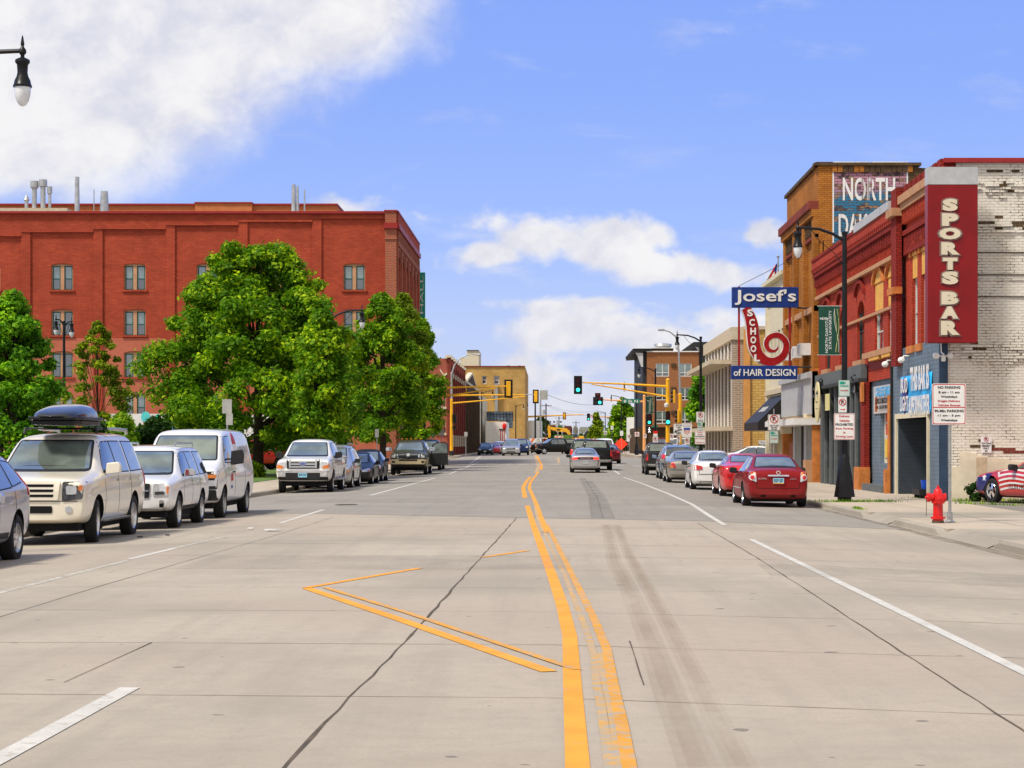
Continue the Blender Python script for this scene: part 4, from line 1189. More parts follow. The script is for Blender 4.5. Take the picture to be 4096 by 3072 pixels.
mb=FB();mb.lathe([(0,0),(.22,.02),(.24,.1),(.24,.5),(.22,.55),(0,.56)],mat('barrel',(.14,.05,.04),.5,var=.3),(FX+1.1,(dl+dr)/2-1.0,WALK+.35),16,'x')
tag(mb.build('barrel'),'dark red barrel lying in the shadow of the recessed bar doorway','barrel')
mb=MB();bx,by=FX-.05,dr+.9
mb.lathe([(0,0),(.11,0),(.15,.26),(.135,.26),(.10,.02),(0,.02)],mat('bucket_blue',(.01,.08,.55),.3,var=.05),(bx,by,WALK+.28),18);mb.box(bx-.3,bx+.3,by-.6,by+.6,WALK+.1,WALK+.27,'dark_trim');mb.box(bx-.25,bx+.25,by-.5,by-.4,WALK,WALK+.1,'dark_trim');mb.box(bx-.25,bx+.25,by+.4,by+.5,WALK,WALK+.1,'dark_trim')
tag(mb.build('bucket'),'blue plastic bucket on a low dark bench outside the bar doorway','bucket')
# flood lights
for (x,y,n) in ((1305,1520,2),(1425,1490,2)):
 u,z=F7(x,y);mb=FB()
 for s in (-.12,.12):mb.lathe([(0,0),(.05,0),(.10,.14),(.09,.15),(0,.13)],'white_paint',(FX-.34,u+s,z),14,'x' if False else 'y')
 mb.tube([(FX-.12,u,z+.12),(FX-.3,u,z+.12),(FX-.34,u,z)],.025,'white_paint')
 tag(mb.build('flood_light'),('white twin floodlight at the far corner of the blue bar front','white twin floodlight above the blue beer banner')[0 if x<1400 else 1],'floodlight')
mb=MB();x,z=X_(3766,UA),H_(1425,UA)
for s in (-.2,.2):mb.lathe([(0,-.1),(.07,-.1),(.10,.05),(0,.08)],'white_paint',(x+s,UA-.3,z),14,'y')
mb.lathe([(0,-.16),(.06,-.16),(.08,0),(0,.05)],'white_paint',(x,UA-.28,z),14);mb.tube([(x,UA-.05,z+.1),(x,UA-.28,z+.05)],.03,'white_paint');mb.tube([(x-.2,UA-.28,z),(x+.2,UA-.28,z)],.02,'white_paint')
mb.tube([(x-.02,UA-.09,z+.1),(x-.04,UA-.09,z+.5)],.015,'sign_white')
tag(mb.build('flood_light'),'white floodlight with sensor on the corner under the tall red bar sign','floodlight')
def on_facade(mb,pts,d0,d1,m):mb.wprism(pts,d0,d1,m)
def ftext(mb,txt,u0,u1,z0,z1,d,m,bold=0.0,x=FX):
 mb.text(txt,(x-d,(u0+u1)/2,(z0+z1)/2),abs(u1-u0),z1-z0,m,U=(0,-1,0),V=(0,0,1),ext=.006,bold=bold)
 # beer banner (hung sheet)
ua,ub=uof(zLp(1378,0)[0]),uof(zLp(1033,0)[0])
za,zb=FL(1378,415)[1],FL(1378,-40)[1]
bn=empty('bar_banner',(FX-.15,(ua+ub)/2,za),0,'bright blue vinyl beer banner with white capitals over the bar doorway','banner')
mb=FB();n=24;vs=[];fs=[]
mat('banner_blue',(.02,.40,.85),.35,var=.25,vscale=1.5)
mat('banner_dark',(.05,.05,.25),.4,var=.3,vscale=2)
for i in range(n+1):
 for j in range(9):
  u=ua+(ub-ua)*i/n;z=za+(zb-za)*j/8
  vs.append(mb.P(u,z,.16+.012*math.sin(i*1.1+j*.7)+.008*math.sin(j*2.3)))
fs=[(i*9+j,(i+1)*9+j,(i+1)*9+j+1,i*9+j+1) for i in range(n) for j in range(8)]
mb.add(vs,fs,'banner_blue',True)
bo=mb.build('sheet');so=bo.modifiers.new('thick','SOLIDIFY');so.thickness=.01;so.offset=-1;adopt(bo,bn)
w_=ub-ua
mb=FB()
mb.lathe([(0,0),(.75,.0),(.75,.004),(0,.006)],'banner_dark',(0,0,0),28,'x')
mb.v=[(FX-.195+v[0]*-1,ub-w_*.17+v[1]*.62,(za+zb)/2+v[2]*.78) for v in mb.v]
part(mb,'emblem',bn)
mb=FB()
zc=(za+zb)/2
ftext(mb,'BUD',ub-w_*.05,ub-w_*.28,zc+.08,zc+.55,.21,'sign_white',.02);ftext(mb,'LIGHT',ub-w_*.03,ub-w_*.31,zc-.5,zc-.02,.21,'sign_white',.02)
ftext(mb,'THIS BAR IS',ub-w_*.37,ua+w_*.04,zc+.10,zc+.85,.205,'sign_white',.03);ftext(mb,'#UPFORWHATEVER',ub-w_*.32,ua+w_*.02,zc-.72,zc-.05,.205,'sign_white',.03)
part(mb,'lettering',bn)
# ---- tall SPORTS BAR blade sign -----------
SD=57.2
sb=empty('blade_sign',(X_(3805,SD),SD,0),0,'tall dark red bar sign with cream letters on the corner of the white wall','sign')
x0,x1=X_(3705,SD),X_(3905,SD);zt_,zm_,zl_=H_(672,SD),H_(742,SD),H_(1373,SD)
mat('sign_red',(.21,.004,.006),.35,var=.12,vscale=1.5)
mb=MB();mb.box(x0,x1,SD-.22,SD+.22,zl_,zm_,'sign_red');part(mb,'panel',sb,bevel=.02)
mb=MB();mb.box(x0,x1,SD-.225,SD+.225,zm_+.003,zt_,'grey_metal');part(mb,'head_panel',sb)
mb=MB();mb.box(x0+.3,x0+.36,SD+.22,SD+.68,zt_-1,zt_-.94,'dark_trim');mb.box(x0+.3,x0+.36,SD+.22,SD+.68,zl_+.5,zl_+.56,'dark_trim');part(mb,'bracket',sb)
mat('letter_cream',(.66,.58,.44),.5,var=.05);mat('letter_edge',(.22,.15,.13),.5,var=.1)
lt=MB();ed=MB()
for ch,(xa,xb,ya,yb) in zip('SPORTSBAR',((1625,1725,355,440),(1622,1728,458,545),(1603,1745,560,640),(1618,1738,663,748),(1628,1722,772,855),(1622,1728,868,958),(1618,1728,1012,1100),(1615,1728,1115,1200),(1615,1738,1218,1315))):
 cx_=X_(z7p((xa+xb)/2,0)[0],SD);cz_=H_(z7p(0,(ya+yb)/2)[1],SD);w_=(xb-xa)/1.775*SD/FPX;h_=(yb-ya)/1.775*SD/FPX
 ed.text(ch,(cx_,SD-.222,cz_),w_*1.28,h_*1.24,'letter_edge',ext=.02,bold=.13)
 lt.text(ch,(cx_,SD-.245,cz_),w_*1.08,h_*1.02,'letter_cream',ext=.02,bold=.075)
part(ed,'letter_outline',sb);part(lt,'lettering',sb)
# ---- long red block ---
rb=empty('red_brick_building',(FX,75,0),0,'long two storey red brick commercial block with corbelled cornice and paired arched windows','building')
mb=FB();wn=[]
def wpair(xa,xb,ya,yb):
 ua,za_=F7(xb,ya);ub,_=F7(xa,ya);zb_=F7(xb,yb)[1];return (ua,ub,zb_,za_)
w1=wpair(1152,1213,830,1400);w2=wpair(1245,1308,790,1375)
w1=(w1[0],w1[1],4.85,7.3);w2=(w2[0],w2[1],4.85,7.3)
w3=(uof(z7p(1078,0)[0]),uof(z7p(1028,0)[0]),4.75,6.95)
w4=(uof(z7p(938,0)[0]),uof(z7p(902,0)[0]),4.75,6.95);w5=(uof(z7p(838,0)[0]),uof(z7p(800,0)[0]),4.75,6.95)
ws=[w1,w2,w3,w4,w5]
wall(mb,UB,UC,3.9,8.9,ws,'red_brick',.35)
shell(mb,UB,UC,3.9,8.9,14,'red_brick',faces='RT')
part(mb,'front_wall',rb)
for i,h in enumerate(ws):
 mb2=FB()
 if i<2:
  mb2.wb(h[0]+.01,h[1]-.01,h[3]-.95,h[3]-.01,-.34,-.02,'yellow_trim')
  arch_band(mb2,h[0]-.02,h[1]+.02,h[3]+.45,.48,.18,'orange_trim',.002,.10);mb2.wprism([(h[0]+(h[1]-h[0])*i/8,h[3]+.46*math.sin(PI*i/8)) for i in range(9)],.002,.012,'yellow_trim');mb2.wb(h[0]-.15,h[1]+.15,h[2]-.25,h[2],-.2,.2,'yellow_trim')
  zt2=h[3]-.95
 else:
  arch_fill(mb2,h[0],h[1],h[3],.5,'red_brick',-.34,-.004);arch_band(mb2,h[0]-.1,h[1]+.1,h[3]+.65,.45,.16,'red_brick_dark',.002,.12);mb2.wb(h[0]-.15,h[1]+.15,h[2]-.22,h[2],-.2,.16,'tan_trim')
  zt2=h[3]
 part(mb2,'window_surround',rb)
 adopt(window(None,FRy(),h[0],h[1],h[2],zt2,-.14,'window_white' if i<2 else 'charcoal','window_glass',.045,(),(.5,)),rb)
mb=FB()
mb.wb(UB-.0,UC,8.9,9.38,-.5,.30,'red_brick')
for (a,b,d) in ((8.72,8.9,.26),(7.78,7.92,.18),(5.95+.25,6.05+.25,.08)):mb.wb(UB,UC,a,b,.002,d,'tan_trim' if a<8 else 'red_brick_dark')
k=UB+.15
while k<UC-.2:
 mb.wb(k,k+.14,8.30,8.72,.002,.20,'red_brick_dark');mb.wb(k+.02,k+.12,7.92,8.30,.002,.12,'red_brick');k+=.34
k=UB+.1
while k<UC-.2:mb.wb(k,k+.2,8.98,9.05,.3,.34,'red_brick_dark');k+=.42
part(mb,'cornice',rb)
mb=FB();ua,ub=uof(z7p(1320,0)[0]),uof(z7p(1070,0)[0]);mb.wb(ua,ub,9.38,9.66,-.5,.36,'grey_metal');mb.wb(UB,ua,9.38,9.7,-.4,.2,'roof_red');mb.wb(ub,UC,9.38,9.5,-.4,.34,'red_brick_dark');part(mb,'parapet_cap',rb)
mb=FB();u,z=F7(1055,815);mb.wb(u-.95,u+.75,z-.32,z+.3,.0,.06,'charcoal');part(mb,'date_plaque',rb)
# charcoal shopfront bay
ua,ub=uof(zLp(618,0)[0]),uof(zLp(100,0)[0])
zf_t=FL(600,45)[1];zf_t2=4.55
mb=FB()
n_=7;gl=[]
posts=[zLp(v,0)[0] for v in (135,172,232,285,385,460,515,615)]
us_=[uof(p) for p in posts]
hs=[]
for a,b in zip(us_[1:],us_):hs.append((a+.14,b-.14,WALK+.65,3.55))
wall(mb,ua,ub,WALK-.1,zf_t2,hs,'charcoal',.25,.05)
mb.wb(ua,ub,zf_t2-.5,zf_t2,.05,.28,'shop_grey');mb.wb(ua,ub,zf_t2-.62,zf_t2-.5,.05,.36,'charcoal')
for p in us_:mb.wb(p-.12,p+.12,WALK-.1,zf_t2-.62,.051,.15,'shop_grey' if p>72 else 'charcoal')
part(mb,'shopfront',rb,'charcoal painted shopfront with tall dark panes')
for h in hs:adopt(window(None,FRy(),*h,-.04,'charcoal','shop_glass',.06,(),(.68,)),rb)
# college night bay
ca,cb=uof(zLp(905,0)[0]),uof(zLp(640,0)[0])
mb=FB()
zt3=4.3
ha=(uof(zLp(895,0)[0]),uof(zLp(722,0)[0])+.1,1.02,3.05)
wall(mb,u_l,ua,WALK-.1,zt3+0.0,[ha],'blue_siding',.3,-.1)
mb.wb(u_l,ua,zt3,4.75,-.1,.02,'oxblood');mb.wb(u_l-.1,ua+.1,4.72,4.92,-.1,.22,'tan_trim')
part(mb,'shopfront',rb,'blue boarded shop bay with cream framed poster window')
adopt(window(None,FRy(),*ha,-.3,'cream_trim','shop_glass',.12,(.5,),()),rb)
mb=FB();pu0,pu1=uof(zLp(620,0)[0]),uof(zLp(640,0)[0])
mb.wb(ua-.25,ua+.55,WALK,3.9,.0,.2,'red_brick_dark');mb.wb(ua-.35,ua+.7,WALK-.1,.85,.0,.42,'orange_trim');mb.wb(ua-.3,ua+.2,3.2,3.9,.2,.28,'orange_trim')
part(mb,'stone_pier',rb);mb=FB()
mb.wb(u_l+.04,u_l+.35,WALK,3.3,.0,.24,'orange_trim');mb.wb(u_l+.03,u_l+.42,WALK-.1,.85,.0,.36,'orange_trim')
part(mb,'stone_pier',rb)
mb=FB();mb.wb(ca+.35,cb-.25,WALK-.1,.28,-.1,.35,'shop_grey');part(mb,'doorstep',rb)
# posters in the window
mat('poster_paper',(.55,.52,.50),.5,var=.05);mat('poster_yellow',(.75,.48,.03),.5,var=.1);mat('poster_blue',(.02,.12,.28),.4,var=.4,vscale=4);mat('poster_red',(.55,.06,.04),.5,var=.1);mat('bottle_amber',(.45,.10,.01),.3,var=.4,vscale=5)
ps=empty('window_poster',(FX,ha[1],1),0,'tall poster of red drink cans above a yellow starburst in the bar window','poster')
um=(ha[0]+ha[1])/2
mb=FB();mb.wb(um+.1,ha[1]-.1,1.2,2.95,-.268,-.262,'poster_paper');mb.wb(um+.12,ha[1]-.12,1.22,1.85,-.262,-.258,'poster_yellow');part(mb,'sheet',ps)
mb=FB();L=ha[1]-um-.3
for r_ in range(2):
 for c_ in range(3):mb.wb(um+.18+L*c_/3,um+.18+L*(c_+.7)/3,2.0+r_*.46,2.38+r_*.46,-.262,-.256,'poster_red')
pts=[(um+.1+L*.55+math.cos(a)*(.30 if k%2 else .13),1.45+math.sin(a)*(.24 if k%2 else .11)) for k,a in enumerate([i*PI/8 for i in range(16)])]
mb.wprism(pts,-.258,-.254,'poster_red');part(mb,'picture',ps)
ps=empty('window_poster',(FX,ha[0],1),0,'dark blue poster with an amber bottle, beside the red can poster in the bar window','poster')
mb=FB();mb.wb(ha[0]+.12,um-.08,1.2,2.95,-.268,-.262,'poster_blue');part(mb,'sheet',ps)
c_=(ha[0]+um)/2;mb=FB();mb.wprism([(c_-.18,1.9),(c_-.18,2.3),(c_-.07,2.5),(c_-.07,2.9),(c_+.07,2.9),(c_+.07,2.5),(c_+.18,2.3),(c_+.18,1.9)],-.262,-.257,'bottle_amber');ftext(mb,'BUD',c_+.3,c_-.35,1.66,1.84,.258*-1,'sign_white',.02);ftext(mb,'LIGHT',c_+.35,c_-.38,1.44,1.62,-.258,'sign_white',.02);part(mb,'picture',ps)
# college night banner
cna,cnb=uof(zLp(910,0)[0]),uof(zLp(657,0)[0]);z0_,z1_=FL(910,408)[1],FL(905,88)[1]
cn=empty('bar_banner',(FX,(cna+cnb)/2,3.5),0,'white vinyl banner with blue and black capitals on the bay left of the bar','banner')
mb=FB();mb.wb(cna,cnb,z0_,z1_,-.09,-.06,'poster_paper');part(mb,'sheet',cn)
w_=cnb-cna;h_=z1_-z0_;mb=FB()
ftext(mb,'COLLEGE NIGHT',cnb-w_*.24,cna+w_*.03,z0_+h_*.60,z0_+h_*.93,.065,'banner_blue',.03)
ftext(mb,'1/2 PRICE DOMESTIC PITCHERS',cnb-w_*.24,cna+w_*.03,z0_+h_*.33,z0_+h_*.53,.065,'ink_black',.02)
ftext(mb,'9PM - CLOSE EVERY WEDNESDAY',cnb-w_*.3,cna+w_*.1,z0_+h_*.14,z0_+h_*.27,.065,'ink_black',.01)
part(mb,'lettering',cn)
mb=FB();uu=cnb-w_*.12;mb.wprism([(uu-.22,z0_+.08),(uu-.26,z0_+h_*.7),(uu+.14,z0_+h_*.8),(uu+.22,z0_+.08)],-.06,-.05,'bottle_amber');mb.wb(uu-.27,uu+.16,z0_+h_*.62,z0_+h_*.8,-.05,-.045,'sign_white');part(mb,'picture',cn)
# oval pub sign and yellow panel
pu=empty('oval_sign',(FX,80,3),0,'cream oval pub sign hanging on the charcoal shopfront','sign')
u,z=FL(182,300);mb=FB();mb.lathe([(0,0),(.62,0),(.62,.05),(0,.05)],mat('oval_cream',(.66,.58,.33),.5,var=.08),(0,0,0),28,'x');mb.v=[(FX-.5+v[0],u+v[1]*1.15,z+v[2]*1.35) for v in mb.v];part(mb,'panel',pu)
mb=FB();ftext(mb,'PUB',u+.4,u-.4,z-.1,z+.16,.505,'ink_black') if False else mb.wb(u-.3,u+.3,z-.02,z+.02,.5,.505,'ink_black');mb.wb(u-.3,u+.3,z-.28,z-.26,.5,.505,'ink_black');part(mb,'ornament',pu)
mb=FB();ua_,ub_=uof(zLp(275,0)[0]),uof(zLp(232,0)[0]);mb.wb(ua_,ub_,FL(275,390)[1],FL(275,205)[1],.3,.34,mat('pale_yellow',(.66,.60,.28),.5,var=.06));tag(mb.build('sign_panel'),'plain pale yellow panel beside the oval pub sign','sign')
# gooseneck lamps on the shopfront
for i,(x,y,xb_,yb_) in enumerate(((38,215,160,130),(78,175,190,140),(470,150,560,90))):
 u,z=FL(x,y);u2,z2=FL(xb_,yb_);mb=MB();ub2=min(max(u2,66.5),84);dx=(u-u2)*.13
 xo=FX-1.05 if i<2 else FX-.7;yo=X_(1,1) and ub2
 px,py=zLp(x,y);yo=ub2;xo=X_(px,yo);zo=H_(py,yo)
 if xo<FX-1.3:xo=FX-1.3
 mb.tube([(FX-.2,ub2,zo+.1),(FX-.45,ub2,zo+.42),((xo+FX-.3)/2,ub2,zo+.5),(xo+.12,ub2,zo+.42),(xo,ub2,zo+.15)],.03,'black_metal')
 mb.lathe([(.03,.16),(.05,.1),(.17,-.14),(.15,-.14),(.03,.08)],'black_metal',(xo,ub2,zo),16)
 tag(mb.build('wall_lamp'),('black gooseneck lamp furthest out over the pavement beside the ochre pier','black gooseneck lamp next to the oval pub sign','black gooseneck lamp behind the parking sign on the charcoal shopfront')[i],'wall lamp')
 # ---- ochre building with NORTH DAKOTA wall 
ob_=empty('ochre_building',(FX,90,0),0,'three storey ochre brick block with bracketed cornice and a faded painted side wall','building')
YN=85.3;YF=UD
zr=13.55
mb=FB();ws=[]
def oc(xa,xb):return uof(z7p(xb,0)[0]),uof(z7p(xa,0)[0])
for (xa,xb) in ((560,585),(590,612),(645,668),(705,722),(728,745),(750,765)):
 a_,b_=oc(xa,xb);ws+=[(a_,b_,4.9,7.0),(a_,b_,8.0,10.3)]
wall(mb,YN,YF,4.0,zr,ws,'ochre_brick',.4);shell(mb,YN,YF,4.0,zr,22,'ochre_brick',faces='RBT')
part(mb,'front_wall',ob_)
for h in ws:adopt(window(None,FRy(),*h,-.15,'charcoal','window_glass',.05,(),(.5,)),ob_)
mb=FB()
mb.wb(YN-.1,YF+.2,zr,zr+.15,-.6,.12,'brown_brick')
mb.wb(YN-.0,YF+.1,11.7,12.05,.002,.42,'maroon_brick');mb.wb(YN,YF+.05,11.4,11.7,.002,.3,'ochre_brick');mb.wb(YN,YF+.1,10.5,10.65,.002,.16,'maroon_brick');mb.wb(YN,YF,7.35,7.6,.002,.2,'tan_trim');mb.wb(YN,YF,4.4,4.6,.002,.2,'tan_trim')
k=YN+.2
while k<YF:mb.wb(k,k+.12,10.75,11.35,.002,.14,'brown_brick');k+=.28
for p in (YN+.3,YN+3.7,YN+7.2,YF-.5):mb.wb(p-.3,p+.3,4.0,11.4,.002,.22,'ochre_brick')
part(mb,'cornice',ob_)
for i,(x,y) in enumerate(((568,1450),(650,1430),(690,1410))):
 u,z=F7(x,y);mb=FB();mb.wb(u-.4,u+.4,z-.3,z+.22,-.1,.5,'sign_white');mb.wb(u-.3,u+.3,z-.22,z+.14,.5,.51,'grey_metal')
 tag(mb.build('air_conditioner',bevel=.02),('pale window air conditioner furthest down the ochre front','small pale air conditioner in the middle of the ochre front','largest pale window air conditioner on the ochre front near the red block')[i],'air conditioner')
 # painted wall
FN=((0,YN,0),(1,0,0),(0,-1,0));mb=MB(*FN)
xw0,xw1=FX,X_(3690,YN)
def nx(zx):return X_(z7p(zx,0)[0],YN)
def nz(zy):return H_(z7p(0,zy)[1],YN)
mb.add([mb.P(xw0,3,0),mb.P(nx(852),3,0),mb.P(nx(852),zr,0),mb.P(xw0,zr,0)],[(0,1,2,3)],'ochre_brick')
mb.add([mb.P(nx(852),3,0),mb.P(nx(1388),3,0),mb.P(nx(1388),zr,0),mb.P(nx(852),zr,0)],[(0,1,2,3)],'mural_paint')
mb.add([mb.P(nx(1388),3,0),mb.P(nx(1490),3,0),mb.P(nx(1490),zr-.1,0),mb.P(nx(1388),zr,0)],[(0,1,2,3)],'brown_brick')
mb.add([mb.P(nx(1490),3,0),mb.P(nx(1490)+6,3,0),mb.P(nx(1490)+6,nz(128),0),mb.P(nx(1490),nz(128),0)],[(0,1,2,3)],'brown_brick')
mb.wb(nx(1490)-.01,nx(1490),3,zr-.1,-22,-.01,'brown_brick')
part(mb,'side_wall',ob_,'side wall with a faded pink and blue painted sign on flaking brick')
mb=MB(*FN)
mb.wb(nx(852),nx(862),nz(660),nz(85),.004,.01,'mural_white');mb.wb(nx(862),nx(1388),nz(97),nz(82),.004,.01,'mural_white');mb.wb(nx(1376),nx(1388),nz(280),nz(97),.004,.01,'mural_white')
mb.wb(nx(1140),nx(1152),nz(110),nz(97),.004,.01,'mural_white')
mb.text('NORTH',((nx(925)+nx(1297))/2,YN-.004,(nz(195)+nz(360))/2),nx(1297)-nx(925),nz(195)-nz(360),'mural_white',ext=.01,bold=.02)
mb.text('DAKOTA',((nx(895)+nx(1325))/2,YN-.004,(nz(452)+nz(615))/2),nx(1325)-nx(895),nz(452)-nz(615),'mural_white',ext=.01,bold=.02)
part(mb,'painted_lettering',ob_)
mb=MB(*FN);k=nx(850)
rr=random.Random(2)
while k<nx(1388):
 mb.wb(k,k+.2,zr-.28,zr-.02,.0,.07,'brown_brick' if rr.random()<.7 else 'ochre_brick');k+=.23
mb.wb(xw0-.2,nx(1480),zr,zr+.12,-.5,.12,'brown_brick');part(mb,'parapet_course',ob_)
# ground floor of the ochre block: grey panel, canopy, tiled piers
zq=lambda x,y:(3000+x/3.317,1450+y/3.317)
def FQ(x,y):p=zq(x,y);u=uof(p[0]);return u,H_(p[1],u)
mb=FB();ga,gb=uof(zq(918,0)[0]),UD-.6
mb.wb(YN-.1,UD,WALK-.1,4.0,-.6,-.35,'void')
mb.wb(ga,gb,2.95,4.78,.05,.35,'grey_metal');mb.wb(ga,gb,4.5,4.72,.35,.5,'grey_metal');mb.wb(ga,gb,2.75,2.95,-.3,.3,'pale_stone')
part(mb,'fascia',ob_,'flat grey metal fascia panel over the shops')
mb=FB();mb.wb(ga-.1,gb+.3,2.5,2.75,-.3,1.1,'sign_white');mb.wb(ga-.05,gb,2.75,2.8,-.3,1.05,'pale_stone');part(mb,'canopy',ob_)
mb=FB()
mb.wb(YN-.1,ga+.0,WALK-.1,4.9,-.3,.3,'orange_trim');mb.wb(gb+.05,UD,WALK-.1,4.9,-.3,.25,'orange_trim');mb.wb(YN-.2,YN+.5,WALK-.1,1.0,.3,.6,'tan_trim')
for a_,b_,m_ in ((uof(zq(905,0)[0]),uof(zq(830,0)[0]),'planter_brick'),(uof(zq(580,0)[0]),uof(zq(525,0)[0]),'planter_brick')):mb.wb(a_,b_,WALK-.1,1.72,-.3,.02,m_)
for x0_,x1_,m_ in ((820,755,'grey_tile'),(755,725,'grey_metal'),(720,690,'void'),(690,605,'grey_tile'),(605,582,'grey_metal')):mb.wb(uof(zq(x0_,0)[0]),uof(zq(x1_,0)[0]),WALK-.1,2.5,-.3,.0 if m_=='grey_tile' else .04,m_)
part(mb,'shopfront',ob_,'grey tiled entrance between red brick stall risers')
for a_,b_ in ((905,830),(580,525)):adopt(window(None,FRy(),uof(zq(a_,0)[0]),uof(zq(b_,0)[0]),1.72,2.5,-.25,'sign_white','shop_glass',.06,(),()),ob_)
for i,(x,y) in enumerate(((840,750),(515,890))):
 u,z=FQ(x,y);mb=FB();mb.wb(u-.45,u+.3,z-.2,z+.22,-.1,.4,'cream_trim');tag(mb.build('air_conditioner',bevel=.02),('cream air conditioner above the brick stall riser under the white canopy','small cream air conditioner at the far end under the white canopy')[i],'air conditioner')
 # ---- cream stone building, awning -----------
cb_=empty('cream_stone_building',(FX,101,0),0,'narrow cream stone building with a black awning beyond the ochre block','building')
mb=FB();Ya,Yb=UD,105.4
hs=[(98+k*1.6,99.1+k*1.6,5.2,7.4) for k in range(4)]
wall(mb,Ya,Yb,WALK,9.9,hs+[(99.0,103.6,WALK,3.3)],'cream_stone',.35);shell(mb,Ya,Yb,WALK,9.9,20,'cream_stone',faces='RLBT')
mb.wb(Ya,Yb+.1,9.1,9.35,.0,.2,'cream_stone');mb.wb(Ya,Yb+.2,9.9,10.1,-.3,.3,'cream_stone');mb.wb(Yb-.5,Yb,WALK,9.9,.0,.12,'cream_stone');mb.wb(Ya,Yb,4.2,4.45,0,.15,'pale_stone')
part(mb,'wall',cb_)
for h in hs:adopt(window(None,FRy(),*h,-.3,'charcoal','window_glass',.06),cb_)
mb=FB();mb.wb(99.0,103.6,WALK,3.3,-.35,-.3,'door_tan');mb.wb(100.5,101.9,.4,1.3,-.3,-.27,'stucco_cream');part(mb,'door',cb_)
aw=empty('awning',(FX,101,3),0,'black fabric awning with worn white lettering over the tan door','awning')
mb=FB();u0_,u1_=97.2,104.2
for (a,b) in ((u0_,u1_),):
 pts=[Vector((FX,a,4.1)),Vector((FX-1.35,a,2.75)),Vector((FX-1.35,a,2.35)),Vector((FX,a,2.35))]
 mb.prism(pts,(0,b-a,0),'ink_black')
part(mb,'canvas',aw)
mb=FB();n_=Vector((-1.35,0,-1.35)).normalized()
for i in range(3):mb.text(('HAIR','SALON','SPA')[i] if False else '|||',(FX-.72,99.6+i*1.0,3.42),.7,.35,'sign_white',U=(0,-1,0),V=(.7,0,.7),ext=.01)
part(mb,'worn_stripe',aw)
# flag pole on the roof
fp=empty('flag_pole',(X_(3112,106),106,0),0,'american flag hanging limp on a short roof pole beside the ochre block','flag')
fxp=X_(3112.5,106);mb=MB();mb.tube([(fxp,106,9.6),(fxp,106,H_(1030,106))],.035,'galvanised');mb.lathe([(0,-.1),(.1,0),(0,.1)],'galvanised',(fxp,106,H_(1026,106)),12);part(mb,'pole',fp)
mb=MB();zt0=H_(1052,106);n=13
rows_=[]
for i in range(n+1):
 t=i/n
 z_a=zt0-t*1.05
 for j in range(5):
  s=j/4;rows_.append((fxp-.03-(t*.6+.16)*s-t*.12,106+.05*math.sin(s*9+t*3),z_a-s*(.15+.2*t)))
for i in range(n):
 for j in range(4):
  a=i*5+j;mm='ink_blue' if (i<5 and j<2) else ('ink_red' if j%2==0 else 'sign_white')
  if i>=5:mm='ink_red' if j%2==0 else 'sign_white'
  mb.add([rows_[a],rows_[a+1],rows_[a+6],rows_[a+5]],[(0,1,2,3)],mm)
fo=mb.build('flag');so=fo.modifiers.new('t','SOLIDIFY');so.thickness=.01;adopt(fo,fp)
# ---- yellow brick office with sun fins --------
YY=118.7
z4=lambda x,y:(2300+x/2.765,1300+y/2.765)
fo_=empty('office_building',(FX,128,0),0,'yellow brick office with rows of white vertical sun fins and concrete ledges facing the street','building')
mb=MB((0,YY,0),(1,0,0),(0,-1,0));xa=X_(2975,YY);zt5=H_(1318,YY)
mb.add([mb.P(xa,.1,0),mb.P(30,.1,0),mb.P(30,zt5,0),mb.P(xa,zt5,0)],[(0,1,2,3)],'yellow_brick')
mb.add([mb.P(xa,zt5,0),mb.P(30,zt5,0),mb.P(30,zt5,-22),mb.P(xa,zt5,-22)],[(0,1,2,3)],'roof_gravel')
mb.add([mb.P(xa+.02,.1,-22),mb.P(30,.1,-22),mb.P(30,zt5,-22),mb.P(xa+.02,zt5,-22)],[(0,1,2,3)],'yellow_brick')
part(mb,'side_wall',fo_)
mb=MB((0,YY,0),(1,0,0),(0,-1,0));mb.wb(xa-.05,30,zt5,zt5+.2,-.3,.12,'pale_stone');mb.wb(xa-.02,X_(3000,YY),.1,zt5,.002,.12,mat('orange_brick_smooth',(.60,.28,.08),.7,var=.1));part(mb,'corner_strip',fo_)
FRF=((xa,0,0),(0,1,0),(-1,0,0));mb=MB(*FRF);Ye=xa*8000/(2857-VX)
g5=rise(YY)+WALK
wall(mb,YY,Ye,g5-.2,zt5,[],'brown_brick');mb.wb(YY+.01,YY+1.2,g5,zt5,.002,.62,'fin_brick');part(mb,'front_wall',fo_)
L1,L2=H_(1440,YY),H_(1713,YY)
mb=MB(*FRF);N_=8
for k in range(N_+1):
 u=YY+1.3+(Ye-YY-1.5)*k/N_
 mb.wb(u,u+.28,g5,zt5-.6,.01,.55,'fin_brick');mb.wb(u-.02,u+.3,g5,zt5-.6,.551,.63,'sign_white')
part(mb,'sun_fin',fo_)
mb=MB(*FRF)
mb.wb(YY-.1,Ye+.3,zt5-.6,zt5+.15,-.2,.75,'tan_trim' if False else 'pale_stone');mb.wb(YY+1.2,Ye+.5,L1-.18,L1+.08,.0,1.9,'pale_stone');mb.wb(YY+.3,Ye+.5,L2-.14,L2+.1,.0,1.9,'pale_stone')
part(mb,'ledge',fo_)
mb=MB(*FRF)
for k in range(N_):
 u=YY+1.46+(Ye-YY-1.5)*k/N_
 mb.wb(u+.3,u+1.0,4.4,4.6,.3,.5,'pale_stone')
part(mb,'sill',fo_)
